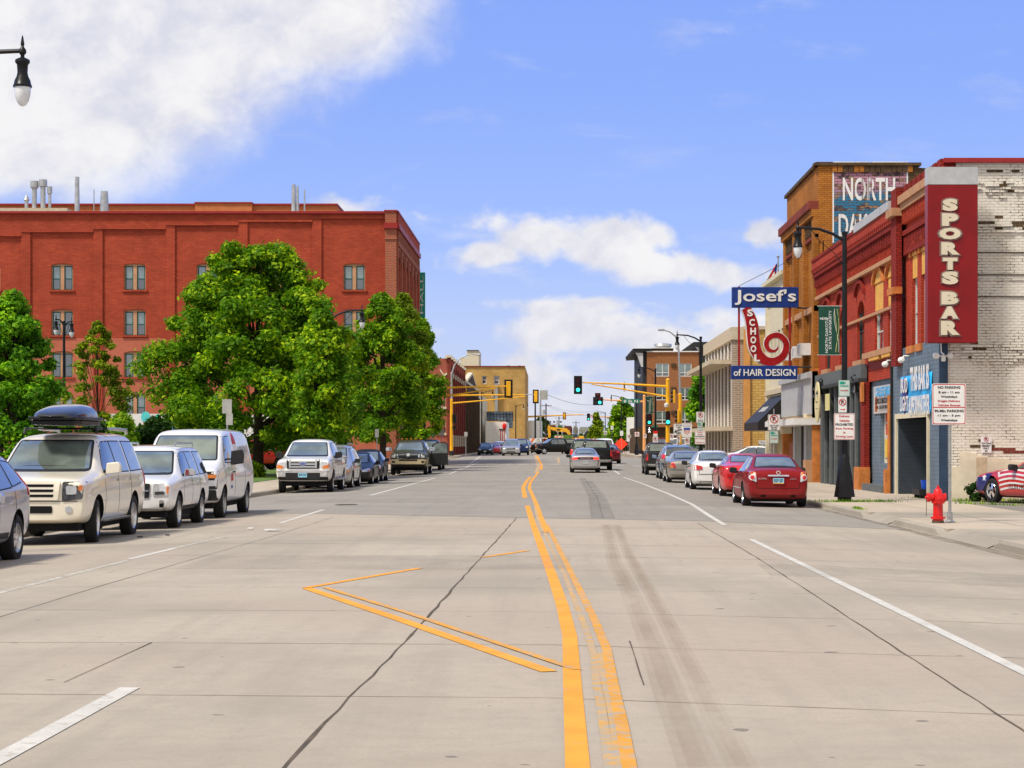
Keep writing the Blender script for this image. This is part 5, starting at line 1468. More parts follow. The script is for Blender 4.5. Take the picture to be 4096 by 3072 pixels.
# ---- brown apartment block beyond the lights -
DA=232.0
ax=lambda zx:X_(2300+zx/2.765,DA);az=lambda zy:H_(1300+zy/2.765,DA)
hs=[]
for (a,b) in ((893,1040),(1143,1290)):
 for (c,e) in ((425,570),(690,832),(950,1092)):hs.append((ax(a),ax(b),az(e),az(c)))
ap=empty('apartment_block',(ax(1080),DA,0),0,'brown four storey apartment block with black angled roof wings, beyond the right hand signals','building')
FA=((0,DA,0),(1,0,0),(0,-1,0));mb=MB(*FA);wall(mb,ax(795),ax(1370),3.6,az(292),hs,'apartment_brick',.15);shell(mb,ax(795),ax(1370),3.6,az(292),25,'apartment_brick');mb.wb(ax(790),ax(1372),az(300),az(288),-.3,.2,'sign_white')
mb.wb(ax(700),ax(1500),.3,3.6,-25,-.5,'brown_brick');part(mb,'wall',ap)
for h in hs:adopt(window(None,FA,*h,-.1,'window_white','window_glass',.10,(.5,),(.3,),blind=.62),ap)
mb=MB(*FA)
mb.wb(ax(690+60),ax(795),.3,az(260),-24,-.3,'black_siding')
mb.wprism([(ax(640),az(262)),(ax(655),az(300)),(ax(840),az(288)),(ax(845),az(262))],-24,.3,'black_siding')
mb.wb(ax(1372),ax(1600),.3,az(190),-24,.1,'black_siding');mb.wprism([(ax(1308),az(190)),(ax(1350),az(240)),(ax(1610),az(240)),(ax(1610),az(186))],-24,.5,'black_siding')
part(mb,'roof_wing',ap)
mb=MB(*FA);mb.wprism([(ax(665),az(305)),(ax(690),az(340)),(ax(735),az(470)),(ax(752),az(470)),(ax(752),az(310))],-.2,.1,'soffit');mb.wprism([(ax(1330),az(245)),(ax(1372),az(290)),(ax(1372),az(245))],-.1,.1,'soffit');mb.wb(ax(642),ax(845),az(262),az(256),-24,.4,'sign_white');part(mb,'soffit',ap)
mb=MB(*FA);mb.wb(ax(845),ax(1100),az(292),az(250),-8,-2,'brown_brick');mb.wb(ax(840),ax(1105),az(250),az(243),-8,-1.8,'sign_white');mb.lathe([(.9,az(243)),(.9,az(230)),(1.1,az(215)),(1.0,az(190)),(0,az(180))],'duct',(ax(992),DA+4,0),12);part(mb,'roof_plant',ap)
mb=MB(*FA)
for a,c in ((1063,425),(1063,688),(1063,950)):mb.wb(ax(a),ax(a+55),az(c+38),az(c),.0,.15,'brown_brick')
part(mb,'wall_vent',ap)
# white lorry body / store beyond
DB=300.0
mb=MB();q=lambda zx:X_(2300+zx/2.765,DB);qz=lambda zy:H_(1300+zy/2.765,DB)
mb.box(q(592),q(760),DB,DB+8,qz(1290),qz(1020),'white_paint');mb.box(q(592),q(760),DB-.02,DB,qz(1176),qz(1170),'grey_metal')
for xx in (620,660,740):mb.lathe([(0,-.3),(.5,-.3),(.5,.3),(0,.3)],'rubber_tyre',(q(xx),DB+.6,rise(DB)+.5),16,'y')
mb.box(q(600),q(760),DB+.3,DB+7,rise(DB)+.6,qz(1290),'dark_trim')
tag(mb.build('box_trailer'),'big plain white box trailer parked beyond the pedestrian','trailer')
# ------ vehicles
def zy(pts):return [Vector(p) for p in pts]
def bake(o):
 dg=bpy.context.evaluated_depsgraph_get()
 me=bpy.data.meshes.new_from_object(o.evaluated_get(dg))
 old=o.data;o.modifiers.clear();o.data=me;bpy.data.meshes.remove(old)
 return o
 # stations: (y, z_bottom, z_belt, half width, z_top, half width at top); y from the nose
BODY={'sedan':dict(L=4.8,W=.905,H=1.47,wb=(.93,3.72),r=.325,st=[(0,.32,.56,.66,.60,.56),(.05,.25,.60,.77,.67,.64),(.35,.19,.70,.86,.78,.72),(1.0,.17,.82,.90,.91,.74),(1.36,.17,.87,.905,.985,.73),(1.52,.17,.89,.905,1.05,.69),(2.2,.17,.93,.905,1.41,.57),(2.55,.17,.94,.905,1.465,.57),(3.15,.17,.95,.90,1.46,.56),(3.5,.17,.96,.90,1.39,.56),(4.08,.18,.98,.885,1.12,.63),(4.25,.19,.985,.875,1.075,.66),(4.68,.24,.97,.82,1.045,.66),(4.76,.28,.90,.78,.98,.62),(4.8,.36,.84,.72,.88,.58)],screen=[(-.60,.99),(.60,.99),(.52,1.36),(-.52,1.36)],rear=[(-.58,1.12),(.58,1.12),(.47,1.38),(-.47,1.38)],side=[[(1.75,.98),(2.25,1.32),(2.85,1.385),(2.85,.98)],[(2.91,.98),(2.91,1.385),(3.35,1.36),(3.85,1.10),(3.75,.99)]]),'coupe':dict(L=4.75,W=.93,H=1.38,wb=(.95,3.68),r=.34,st=[(0,.30,.60,.72,.66,.60),(.05,.24,.66,.82,.73,.70),(.4,.18,.78,.90,.85,.74),(1.1,.17,.86,.93,.95,.76),(1.6,.17,.89,.93,.99,.74),(1.76,.17,.90,.93,1.05,.70),(2.4,.17,.93,.92,1.32,.56),(2.75,.17,.94,.92,1.375,.56),(3.2,.17,.96,.93,1.34,.54),(3.9,.18,.99,.94,1.14,.60),(4.15,.19,.99,.93,1.05,.68),(4.62,.24,.98,.86,1.02,.70),(4.72,.28,.90,.80,.96,.66),(4.75,.36,.82,.76,.88,.62)],screen=[(-.60,1.0),(.60,1.0),(.50,1.28),(-.50,1.28)],rear=[(-.56,1.12),(.56,1.12),(.45,1.3),(-.45,1.3)],side=[[(2.0,.97),(2.5,1.25),(3.1,1.28),(3.2,1.0)],[(3.3,1.02),(3.22,1.25),(3.45,1.22),(3.72,1.06)]]),'suv':dict(L=5.25,W=1.0,H=1.93,wb=(1.0,4.03),r=.40,st=[(0,.46,.97,.92,1.06,.84),(.05,.41,1.0,.975,1.13,.87),(.5,.36,1.07,.99,1.20,.86),(1.2,.35,1.13,1.0,1.27,.84),(1.4,.35,1.15,1.0,1.33,.81),(2.02,.35,1.18,1.0,1.80,.72),(2.35,.35,1.18,1.0,1.90,.73),(4.2,.35,1.18,1.0,1.92,.73),(4.8,.35,1.18,.99,1.90,.72),(5.02,.36,1.18,.98,1.82,.70),(5.16,.42,1.14,.95,1.28,.78),(5.25,.5,1.05,.9,1.12,.76)],screen=[(-.75,1.27),(.75,1.27),(.63,1.77),(-.63,1.77)],rear=[(-.70,1.25),(.70,1.25),(.62,1.76),(-.62,1.76)],side=[[(1.62,1.23),(2.12,1.74),(2.62,1.76),(2.62,1.23)],[(2.70,1.23),(2.70,1.76),(3.5,1.76),(3.62,1.23)],[(3.80,1.23),(3.70,1.76),(4.75,1.75),(4.9,1.25)]]),'crossover':dict(L=4.7,W=.92,H=1.68,wb=(.92,3.70),r=.355,st=[(0,.38,.83,.82,.91,.72),(.05,.33,.88,.89,.98,.77),(.45,.28,.94,.91,1.04,.78),(1.05,.27,1.00,.92,1.11,.77),(1.22,.27,1.02,.92,1.17,.74),(1.95,.27,1.05,.92,1.57,.63),(2.3,.27,1.06,.92,1.65,.64),(3.6,.27,1.09,.92,1.66,.62),(4.15,.28,1.11,.90,1.61,.60),(4.38,.30,1.12,.89,1.50,.60),(4.62,.36,1.05,.86,1.14,.70),(4.7,.46,.95,.80,1.0,.68)],screen=[(-.67,1.13),(.67,1.13),(.54,1.53),(-.54,1.53)],rear=[(-.62,1.17),(.62,1.17),(.52,1.53),(-.52,1.53)],side=[[(1.55,1.09),(2.1,1.50),(2.55,1.53),(2.55,1.10)],[(2.62,1.10),(2.62,1.53),(3.3,1.53),(3.4,1.13)],[(3.48,1.14),(3.42,1.52),(3.95,1.48),(4.12,1.2)]]),'minivan':dict(L=5.0,W=.98,H=1.75,wb=(.95,3.95),r=.34,st=[(0,.32,.66,.76,.74,.66),(.05,.27,.72,.88,.82,.74),(.4,.21,.86,.95,.96,.80),(.85,.19,.95,.98,1.07,.80),(1.05,.19,.98,.98,1.13,.77),(2.0,.19,1.02,.98,1.64,.66),(2.4,.19,1.03,.98,1.73,.67),(4.0,.19,1.04,.97,1.74,.66),(4.6,.20,1.05,.95,1.70,.64),(4.8,.22,1.05,.94,1.58,.64),(4.94,.28,1.0,.92,1.16,.72),(5.0,.40,.9,.86,.95,.7)],screen=[(-.69,1.09),(.69,1.09),(.57,1.60),(-.57,1.60)],rear=[(-.66,1.12),(.66,1.12),(.56,1.6),(-.56,1.6)],side=[[(1.45,1.05),(2.1,1.55),(2.6,1.59),(2.6,1.06)],[(2.68,1.06),(2.68,1.59),(3.6,1.59),(3.6,1.07)],[(3.7,1.08),(3.68,1.58),(4.45,1.56),(4.6,1.1)]]),'van':dict(L=5.5,W=1.0,H=2.10,wb=(.90,4.40),r=.37,st=[(0,.44,1.0,.92,1.09,.84),(.05,.39,1.04,.97,1.16,.88),(.45,.36,1.10,.98,1.24,.86),(.80,.35,1.16,1.0,1.34,.86),(.98,.35,1.18,1.0,1.42,.83),(1.62,.35,1.22,1.0,1.97,.77),(2.0,.35,1.24,1.01,2.07,.78),(5.1,.35,1.24,1.01,2.08,.78),(5.36,.37,1.22,1.0,2.02,.77),(5.46,.42,1.15,.97,1.6,.82),(5.5,.5,1.05,.94,1.3,.84)],screen=[(-.77,1.37),(.77,1.37),(.67,1.90),(-.67,1.90)],rear=[(-.6,1.3),(-.08,1.3),(-.08,1.8),(-.6,1.8)],side=[[(1.20,1.30),(1.70,1.88),(2.30,1.90),(2.30,1.30)]]),'pickup':dict(L=5.9,W=1.0,H=1.92,wb=(.98,4.62),r=.40,bed=(4.0,5.82),st=[(0,.50,1.0,.93,1.10,.86),(.05,.44,1.05,.98,1.18,.89),(.5,.38,1.10,.99,1.24,.88),(1.2,.37,1.15,1.0,1.30,.85),(1.42,.37,1.17,1.0,1.37,.81),(2.05,.37,1.20,1.0,1.80,.70),(2.38,.37,1.20,1.0,1.89,.70),(3.5,.37,1.21,1.0,1.90,.70),(3.78,.37,1.21,1.0,1.86,.69),(3.90,.37,1.21,1.0,1.40,.86),(3.98,.38,1.21,1.0,1.34,.95),(4.3,.40,1.20,1.0,1.33,.96),(5.6,.44,1.20,.99,1.33,.95),(5.86,.46,1.20,.98,1.33,.95),(5.9,.52,1.16,.96,1.29,.94)],screen=[(-.73,1.31),(.73,1.31),(.60,1.77),(-.60,1.77)],rear=[(-.66,1.40),(.66,1.40),(.60,1.79),(-.60,1.79)],side=[[(1.64,1.26),(2.15,1.74),(2.68,1.76),(2.68,1.26)],[(2.76,1.26),(2.76,1.76),(3.5,1.75),(3.6,1.28)]]),}
class Car:
 def __init__(s,kind,name,label,cat,color,L=None,W=None,H=None,arch=True,group=None):
  B=BODY[kind];s.kind=kind;s.B=B
  s.L=L or B['L'];s.W=W or B['W'];s.H=H or B['H']
  s.ky=s.L/B['L'];s.kx=s.W/B['W'];s.kz=s.H/B['H']
  s.r=B['r']*(1 if s.kz>.95 else s.kz)
  s.root=empty(name,(0,0,0),0,label,cat,group)
  s.col=color
  s.build_body(arch)
 def sy(s,y):return (y*s.ky)-s.L/2
 def build_body(s,arch):
  vs=[];fs=[];nr=0
  for (y,zb,zl,w,zt,wt) in s.B['st']:
   Y=s.sy(y);w*=s.kx;wt*=s.kx;zb*=1;zl*=s.kz;zt*=s.kz
   d=min(.11,.45*(zt-zl));crown=.02
   half=[(0,zb),(.80*w,zb),(.955*w,zb+.05),(w*.995,zb+.38*(zl-zb)),(w,zb+.78*(zl-zb)),(.965*w,zl+.01),(wt+.05*(1 if zt-zl>.2 else .6),zt-d),(wt-.05,zt-.012),(wt*.5,zt+crown*.7),(0,zt+crown)]
   ring=[(x,z) for x,z in half]+[(-x,z) for x,z in half[-2:0:-1]]
   nr=len(ring);vs+=[(x,Y,z) for x,z in ring]
  n=len(s.B['st'])
  for i in range(n-1):
   for k in range(nr):fs.append((i*nr+k,i*nr+(k+1)%nr,(i+1)*nr+(k+1)%nr,(i+1)*nr+k))
  h=nr//2
  for base,flip in ((0,False),((n-1)*nr,True)):
   for k in range(h):
    a,b,c,e=base+k,base+k+1,base+(nr-k-1)%nr,base+(nr-k)%nr
    f=(a,b,c,e) if k not in (0,h-1) else ((a,b,c) if k==0 else (a,b,e))
    fs.append(f if not flip else f[::-1])
  me=bpy.data.meshes.new('body');me.from_pydata(vs,[],fs);me.materials.append(s.col)
  bm=bmesh.new();bm.from_mesh(me)
  cl=bm.edges.layers.float.get('crease_edge') or bm.edges.layers.float.new('crease_edge')
  bm.verts.ensure_lookup_table()
  for e in bm.edges:
   a,b=sorted(v.index for v in e.verts)
   if a%nr in (5,nr-5) and b-a==nr:e[cl]=.7
   if a//nr==b//nr and a//nr in (0,n-1):e[cl]=.6
  bmesh.ops.recalc_face_normals(bm,faces=bm.faces);bm.to_mesh(me);bm.free()
  o=bpy.data.objects.new('body',me);COL.objects.link(o)
  m=o.modifiers.new('s','SUBSURF');m.levels=2;m.render_levels=2
  bake(o)
  bm=bmesh.new();bm.from_mesh(o.data);s.bvh=BVHTree.FromBMesh(bm);bm.free()
  s.wheels=[s.sy(s.B['wb'][0]),s.sy(s.B['wb'][1])]
  if arch:
   cut=[]
   for wy in s.wheels:
    for sg in (-1,1):
     c=MB();ra=s.r+.075
     seg=28;prof=[(0,s.W*.62),(ra,s.W*.62),(ra,s.W+.2),(0,s.W+.2)]
     c.lathe(prof,'void',(0,wy,s.r+.01),seg,'x')
     c.v=[(v[0]*sg,v[1],v[2]) for v in c.v]
     co=c.build('cut');cut.append(co)
   if 'bed' in s.B:
    c=MB();a,b=s.B['bed'];c.box(-s.W*.84,s.W*.84,s.sy(a),s.sy(b),.75*s.kz,2,'dark_trim');cut.append(c.build('cut'))
   bm=bmesh.new()
   for c in cut:bm.from_mesh(c.data)
   bmesh.ops.remove_doubles(bm,verts=bm.verts,dist=1e-5);bmesh.ops.recalc_face_normals(bm,faces=bm.faces)
   cm=bpy.data.meshes.new('cut');bm.to_mesh(cm);bm.free();cm.materials.append(MATS['void'])
   for p in cm.polygons:p.material_index=0
   for c in cut:bpy.data.objects.remove(c)
   co=bpy.data.objects.new('cut',cm);COL.objects.link(co)
   m=o.modifiers.new('b','BOOLEAN');m.object=co;m.operation='DIFFERENCE';m.solver='EXACT'
   try:m.material_mode='TRANSFER'
   except Exception:pass
   bake(o);bpy.data.objects.remove(co)
  for p in o.data.polygons:p.use_smooth=True
  o.data.set_sharp_from_angle(angle=R(42))
  o.parent=s.root;s.body=o
 def hit(s,a,b,axis):
  """surface point under (a, b) looking along axis"""
  if axis[0]=='y':
   o=Vector((a,-6 if axis[1]=='-' else 6,b));d=Vector((0,1 if axis[1]=='-' else -1,0))
  elif axis[0]=='x':
   o=Vector((-4 if axis[1]=='-' else 4,a,b));d=Vector((1 if axis[1]=='-' else -1,0,0))
  else:o=Vector((a,b,5));d=Vector((0,0,-1))
  h=s.bvh.ray_cast(o,d)
  if h[0] is None:
   h=s.bvh.find_nearest(o+d*(6-s.L/2 if axis[0]=='y' else 4-s.W if axis[0]=='x' else 4))
  return h[0],-d
 def patch(s,name,poly,axis,m,off=.006,thick=.03,rnd_=.03,parent=None,step=.11,raw=False,mb=None):
  """a panel that lies on the body; poly in (x,z) for y axes, (y,z) for x axes, (x,y) for z; y counted from the nose, scaled"""
  P=[]
  for a,b in poly:
   if axis[0]=='y':P.append((a*s.kx,b*s.kz))
   elif axis[0]=='x':P.append((s.sy(a),b*s.kz))
   else:P.append((a*s.kx,s.sy(b)))
  if rnd_:P=round_poly(P,rnd_,2)
  bm=bmesh.new();bvs=[bm.verts.new((a,b,0)) for a,b in P];bm.faces.new(bvs)
  for ax in (0,1):
   lo=min(p[ax] for p in P);hi=max(p[ax] for p in P);n=int((hi-lo)/step)
   for k in range(1,n+1):
    c=[0,0,0];c[ax]=lo+(hi-lo)*k/(n+1);nn=[0,0,0];nn[ax]=1
    bmesh.ops.bisect_plane(bm,geom=bm.verts[:]+bm.edges[:]+bm.faces[:],plane_co=c,plane_no=nn)
  for v in bm.verts:
   h,out=s.hit(v.co.x,v.co.y,axis);v.co=h+out*off
  out=s.hit(0,0,axis)[1]
  r=bmesh.ops.extrude_face_region(bm,geom=bm.faces[:])
  for e in r['geom']:
   if isinstance(e,bmesh.types.BMVert):e.co=e.co-out*thick
  bmesh.ops.recalc_face_normals(bm,faces=bm.faces)
  me=bpy.data.meshes.new(name);bm.to_mesh(me);bm.free()
  me.materials.append(MATS[m] if isinstance(m,str) else m)
  for p in me.polygons:p.use_smooth=True
  me.set_sharp_from_angle(angle=R(40))
  o=bpy.data.objects.new(name,me);COL.objects.link(o);o.parent=parent or s.root
  return o
 def both(s,name,poly,m,**k):
  a=s.patch(name,poly,'x-',m,**k);b=s.patch(name,poly,'x+',m,**k);return a,b
 def mirror2(s,name,poly,axis,m,**k):
  a=s.patch(name,poly,axis,m,**k);b=s.patch(name,[(-x,z) for x,z in poly],axis,m,**k);return a,b
 def glass(s,screen='screen_glass',rear='screen_glass',side='side_glass',frame='dark_trim'):
  def grow(P,k):
   cx=sum(p[0] for p in P)/len(P);cy=sum(p[1] for p in P)/len(P)
   return [(p[0]+math.copysign(k,p[0]-cx),p[1]+math.copysign(k*.7,p[1]-cy)) for p in P]
  s.patch('windshield',s.B['screen'],'y-',screen,off=.024,step=.08)
  s.patch('windshield_seal',grow(s.B['screen'],.035),'y-',frame,off=.014,rnd_=.05,step=.08)
  s.patch('rear_window',s.B['rear'],'y+',rear,off=.022,step=.08)
  s.patch('rear_window_seal',grow(s.B['rear'],.03),'y+',frame,off=.013,rnd_=.05,step=.08)
  for w in s.B['side']:
   s.both('window_seal',grow(w,.03),frame,off=.003,rnd_=.03);s.both('side_window',w,side,off=.008,rnd_=.03)
 def seams(s,ys,z0=.42,z1=None):
  for y in ys:
   z1_=z1 or s.B['side'][0][0][1]-.02
   s.both('door_gap',[(y-.006,z0),(y+.006,z0),(y+.006,z1_),(y-.006,z1_)],'void',off=.003,thick=.02,rnd_=0)
 def handles(s,ys,z,m='chrome'):
  for y in ys:s.both('door_handle',[(y,z),(y+.17,z),(y+.17,z+.035),(y,z+.035)],m,off=.03,thick=.05,rnd_=.015)
 def wheel_set(s,spokes=6,rim='alloy',tw=.225,steer=0.0,rr=.64):
  """tyre + rim on a dark hub, made once and copied"""
  r=s.r;hb=MB();hb.lathe([(0,-.09),(r*.55,-.09),(r*.55,.02),(0,.02)],'dark_trim',(0,0,0),20,'x');w=hb.build('wheel')
  ty=MB();t=tw/2;ri=r*rr
  ty.lathe([(ri,-t*.8),(ri*1.12,-t),(r*.93,-t*.97),(r*.985,-t*.8),(r,-t*.5),(r,t*.5),(r*.985,t*.8),(r*.93,t*.97),(ri*1.12,t),(ri,t*.8),(ri*.98,0),(ri,-t*.8)],'rubber_tyre',(0,0,0),36,'x');ty.build('tyre',w)
  rm=MB();f=t*.72
  rm.lathe([(ri*1.0,f+.02),(ri*.98,f+.025),(ri*.90,f-.005),(ri*.88,-t*.6)],rim,(0,0,0),32,'x')
  rm.lathe([(0,f+.012),(r*.11,f+.012),(r*.15,f-.01),(r*.15,f-.06)],rim,(0,0,0),18,'x')
  for k in range(spokes):
   a=2*PI*k/spokes+.2;c,sn=math.cos(a),math.sin(a);wd=r*(.62/spokes+.02)*1.05
   def q(rad,off,x):return (x,rad*c-off*sn,rad*sn+off*c)
   r0,r1=r*.10,ri*.95
   for sgn in (1,):
    top=[q(r0,-wd*.7,f+.005),q(r0,wd*.7,f+.005),q(r1,wd*1.1,f-.01),q(r1,-wd*1.1,f-.01)]
    bot=[(p[0]-.035,p[1],p[2]) for p in top]
    rm.add(top+bot,[(0,1,2,3),(4,7,6,5),(0,4,5,1),(2,6,7,3),(1,5,6,2),(0,3,7,4)],rim)
  rm.lathe([(0,f-.10),(ri*.9,f-.10)],'dark_trim',(0,0,0),24,'x')
  rm.build('rim',w)
  first=True
  for i,wy in enumerate(s.wheels):
   for sg in (-1,1):
    o=w if first else copy_tree(w);first=False
    o.parent=s.root;o.location=(sg*(s.W-.02-tw/2),wy,r)
    o.rotation_euler=(0,0,(PI if sg<0 else 0)+(steer if i==0 else 0))
 def mirrors(s,y,z,m=None,w=.22,h=.17,stalk=None,out=.06):
  """door mirrors: housing with glass"""
  for sg in (-1,1):
   h0,_=s.hit(s.sy(y),z*s.kz,'x+' if sg>0 else 'x-');x=abs(h0.x);Y=s.sy(y)
   mb=MB();a=x+out;pts=[(a,z-h/2),(a+w*.2,z-h/2-.01),(a+w,z-h*.42),(a+w*1.04,z+h*.2),(a+w*.9,z+h/2),(a+.02,z+h*.4)]
   pts=[(p[0],(p[1]-z)+z*s.kz) for p in pts]
   mb.prism([(sg*p[0],Y-.07,p[1]) for p in pts],(0,.16,0),m or s.col)
   mb.box(min(sg*(x-.04),sg*(a+.04)),max(sg*(x-.04),sg*(a+.04)),Y-.03,Y+.05,z*s.kz-.07,z*s.kz-.03,'dark_trim')
   o=mb.build('mirror',s.root,bevel=.025)
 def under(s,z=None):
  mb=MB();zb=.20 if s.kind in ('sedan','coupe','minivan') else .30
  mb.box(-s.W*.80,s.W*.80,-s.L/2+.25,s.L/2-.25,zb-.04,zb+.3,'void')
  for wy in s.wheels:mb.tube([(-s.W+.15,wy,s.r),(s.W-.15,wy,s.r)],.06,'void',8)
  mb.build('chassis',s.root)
 def plate(s,end,z,txt='',m='plate_blue',w=.30,h=.15):
  sg=-1 if end=='front' else 1
  h0,_=s.hit(0,z,'y-' if end=='front' else 'y+');y=h0.y+sg*.025
  mb=MB();mb.box(-w/2,w/2,min(y,y+sg*.012),max(y,y+sg*.012),z-h/2,z+h/2,m)
  mb.box(-w/2,w/2,min(y,y+sg*.013),max(y,y+sg*.013),z-h/2-.002,z-h/2+.025,'yellow_trim') if m=='plate_blue' else None
  o=mb.build('licence_plate',s.root)
  if txt:
   mb=MB();mb.text(txt,(0,y+sg*.013,z+.008),w*.82,h*.55,'ink_black',U=(-sg,0,0),V=(0,0,1),ext=.003,bold=.02);mb.build('lettering',o)
 def badge(s,end,pts,m='chrome',t=.012,name='badge'):
  return s.patch(name,pts,'y-' if end=='front' else 'y+',m,off=t,thick=.03,rnd_=.02)
 def place(s,x,y,rz=0.0,z=None,roll=0.0):
  """x, y = centre; front looks towards the camera at rz=0"""
  s.root.location=(x,y,gz(x,y) if z is None else z);s.root.rotation_euler=(0,roll,rz)
  return s
mat('headlamp_dark',(.05,.05,.055),.1,var=.5,vscale=14,coat=1.0)
paint('p_cream',(.80,.74,.62));paint('p_white',(.82,.82,.82));paint('p_silver',(.50,.50,.51),.6);paint('p_lilac',(.42,.44,.52),.5)
paint('p_dark_blue',(.014,.016,.022));paint('p_navy',(.008,.011,.022));paint('p_black',(.005,.005,.005));paint('p_grey',(.030,.030,.030))
paint('p_champagne',(.36,.335,.295),.6);paint('p_red',(.62,.006,.008));paint('p_crimson',(.22,.002,.005));paint('p_olive',(.060,.056,.036),.2);paint('p_tan',(.62,.50,.30),.2)
paint('p_teal',(.015,.03,.036));paint('p_bluegrey',(.24,.32,.45),.5);paint('p_blue',(.012,.03,.10));paint('p_maroon',(.12,.008,.015),.3)
paint('p_flag_red',(.50,.010,.012));paint('p_flag_white',(.7,.7,.7));paint('p_flag_blue',(.015,.02,.14))
def std(c,doors,hz_,spokes=6,rim='alloy',mirror=(1.8,1.0),mm=None,plate_f=None,plate_r=None,seamtop=None,**k):
 c.glass(**k.get('glass',{}));c.seams(doors,k.get('z0',.42));c.handles([d-.30 for d in doors[1:]],hz_,k.get('hm','chrome'))
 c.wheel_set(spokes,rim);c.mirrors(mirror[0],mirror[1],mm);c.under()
def sedan_face(c,lamp=None,grille=(.30,.60,.72)):
 c.mirror2('headlight',lamp or [(-.80,.60),(-.50,.58),(-.48,.68),(-.78,.76)],'y-','lamp_glass',off=.02)
 c.patch('grille',[(-grille[0],grille[1]),(grille[0],grille[1]),(grille[0]*.9,grille[2]),(-grille[0]*.9,grille[2])],'y-','dark_trim',off=.01)
 c.patch('air_intake',[(-.55,.30),(.55,.30),(.50,.43),(-.50,.43)],'y-','void',off=.008)
 c.mirror2('turn_signal',[(-.82,.62),(-.74,.60),(-.74,.70),(-.82,.73)],'y-','amber',off=.028)
def sedan_tail(c,lamp,m='tail_red',lid=True,bump=True):
 c.mirror2('taillight',lamp,'y+',m,off=.02)
 if lid:
  w=.60
  for P in ([(-w,.60),(w,.60),(w,.612),(-w,.612)],):c.patch('boot_gap',P,'y+','void',off=.004,thick=.02,rnd_=0)
  for sg in (-1,1):c.patch('boot_gap',[(sg*w,.60),(sg*(w+.012),.60),(sg*(w+.02),1.0),(sg*(w+.008),1.0)],'y+','void',off=.004,thick=.02,rnd_=0)
 if bump:c.patch('bumper_gap',[(-.80,.575),(.80,.575),(.80,.585),(-.80,.585)],'y+','void',off=.004,thick=.02,rnd_=0)
 c.patch('lower_valance',[(-.62,.26),(.62,.26),(.58,.33),(-.58,.33)],'y+','dark_trim',off=.008)
 # ---- left row, facing the camera ---------
 # silver-lilac crossover, only its rear half in the frame
c=Car('crossover','parked_car','pale lilac silver crossover cut off by the left edge of the picture','car',MATS['p_lilac'],L=4.55)
std(c,[1.5,2.6,3.55],.86,5,mm=MATS['p_lilac'])
c.both('lower_cladding',[(1.4,.30),(3.2,.30),(3.2,.46),(1.4,.46)],'dark_trim',off=.008)
c.mirror2('taillight',[(-.90,1.0),(-.74,1.0),(-.70,1.5),(-.80,1.5)],'y+','tail_red',off=.02);c.both('taillight',[(4.42,.98),(4.56,.98),(4.50,1.36),(4.38,1.36)],'tail_red',off=.02)
c.mirror2('headlight',[(-.80,.72),(-.45,.70),(-.45,.84),(-.78,.88)],'y-','lamp_glass',off=.02)
c.place(-8.95,28.9,0)
# tan full-size SUV with roof box
c=Car('suv','parked_suv','cream full size SUV with a black roof box, second from the left edge','suv',MATS['p_cream'],L=5.3,W=1.01,H=1.99)
c.glass();c.seams([1.55,2.66,3.72],.48);c.handles([2.36,3.42],1.06);c.wheel_set(6,steer=.12);c.mirrors(1.72,1.30,None,.26,.22);c.under()
c.patch('grille',[(-.52,.78),(.52,.78),(.56,1.10),(-.56,1.10)],'y-',MATS['p_cream'],off=.03)
for i in range(3):c.patch('grille_slot',[(-.44,.83+i*.085),(.44,.83+i*.085),(.45,.875+i*.085),(-.45,.875+i*.085)],'y-','void',off=.034,thick=.02,rnd_=.01)
c.mirror2('headlight',[(-.94,.80),(-.585,.76),(-.60,1.09),(-.94,1.09)],'y-','headlamp_dark',off=.02);c.mirror2('headlamp_lens',[(-.84,.88),(-.66,.87),(-.66,1.02),(-.84,1.02)],'y-','lamp_glass',off=.028);c.mirror2('turn_signal',[(-.93,.94),(-.87,.93),(-.87,1.03),(-.93,1.03)],'y-','amber',off=.03)
c.patch('air_intake',[(-.42,.56),(.42,.56),(.42,.68),(-.42,.68)],'y-','void',off=.012);c.mirror2('fog_light',[(-.76,.57),(-.64,.57),(-.64,.68),(-.76,.68)],'y-','lamp_glass',off=.02,rnd_=.06);c.patch('tow_slot',[(-.55,.42),(-.38,.42),(-.38,.47),(-.55,.47)],'y-','void',off=.012)
c.patch('bumper_gap',[(-.94,.755),(.94,.755),(.94,.767),(-.94,.767)],'y-','void',off=.004,thick=.02,rnd_=0)
c.both('running_board',[(1.55,.36),(3.45,.36),(3.45,.41),(1.55,.41)],'galvanised',off=.14,thick=.2);c.both('side_badge',[(1.50,.74),(1.68,.74),(1.68,.80),(1.50,.80)],'chrome',off=.012)
c.both('taillight',[(5.08,.95),(5.22,.95),(5.18,1.38),(5.08,1.38)],'tail_red',off=.02)
for sg in (-1,1):
 mb=MB();mb.tube([(sg*.66,-.35,1.97),(sg*.66,-.30,2.05),(sg*.66,.1,2.06)],.025,'dark_trim',8);mb.tube([(sg*.66,.7,2.06),(sg*.66,2.2,2.04),(sg*.66,2.25,1.97)],.032,'galvanised',8);mb.build('roof_rail',c.root)
mb=MB();mb.tube([(-.68,-.1,2.06),(.68,-.1,2.06)],.02,'dark_trim',6);mb.build('cross_bar',c.root);mb=MB();mb.tube([(-.68,.9,2.06),(.68,.9,2.06)],.02,'dark_trim',6);mb.build('cross_bar',c.root)
for sg in (-1,1):c.patch('wiper',[(sg*.1,1.265),(sg*.62,1.255),(sg*.62,1.275),(sg*.1,1.285)],'y-','void',off=.03,thick=.02,rnd_=0)
c.place(-9.02,37.1,0)
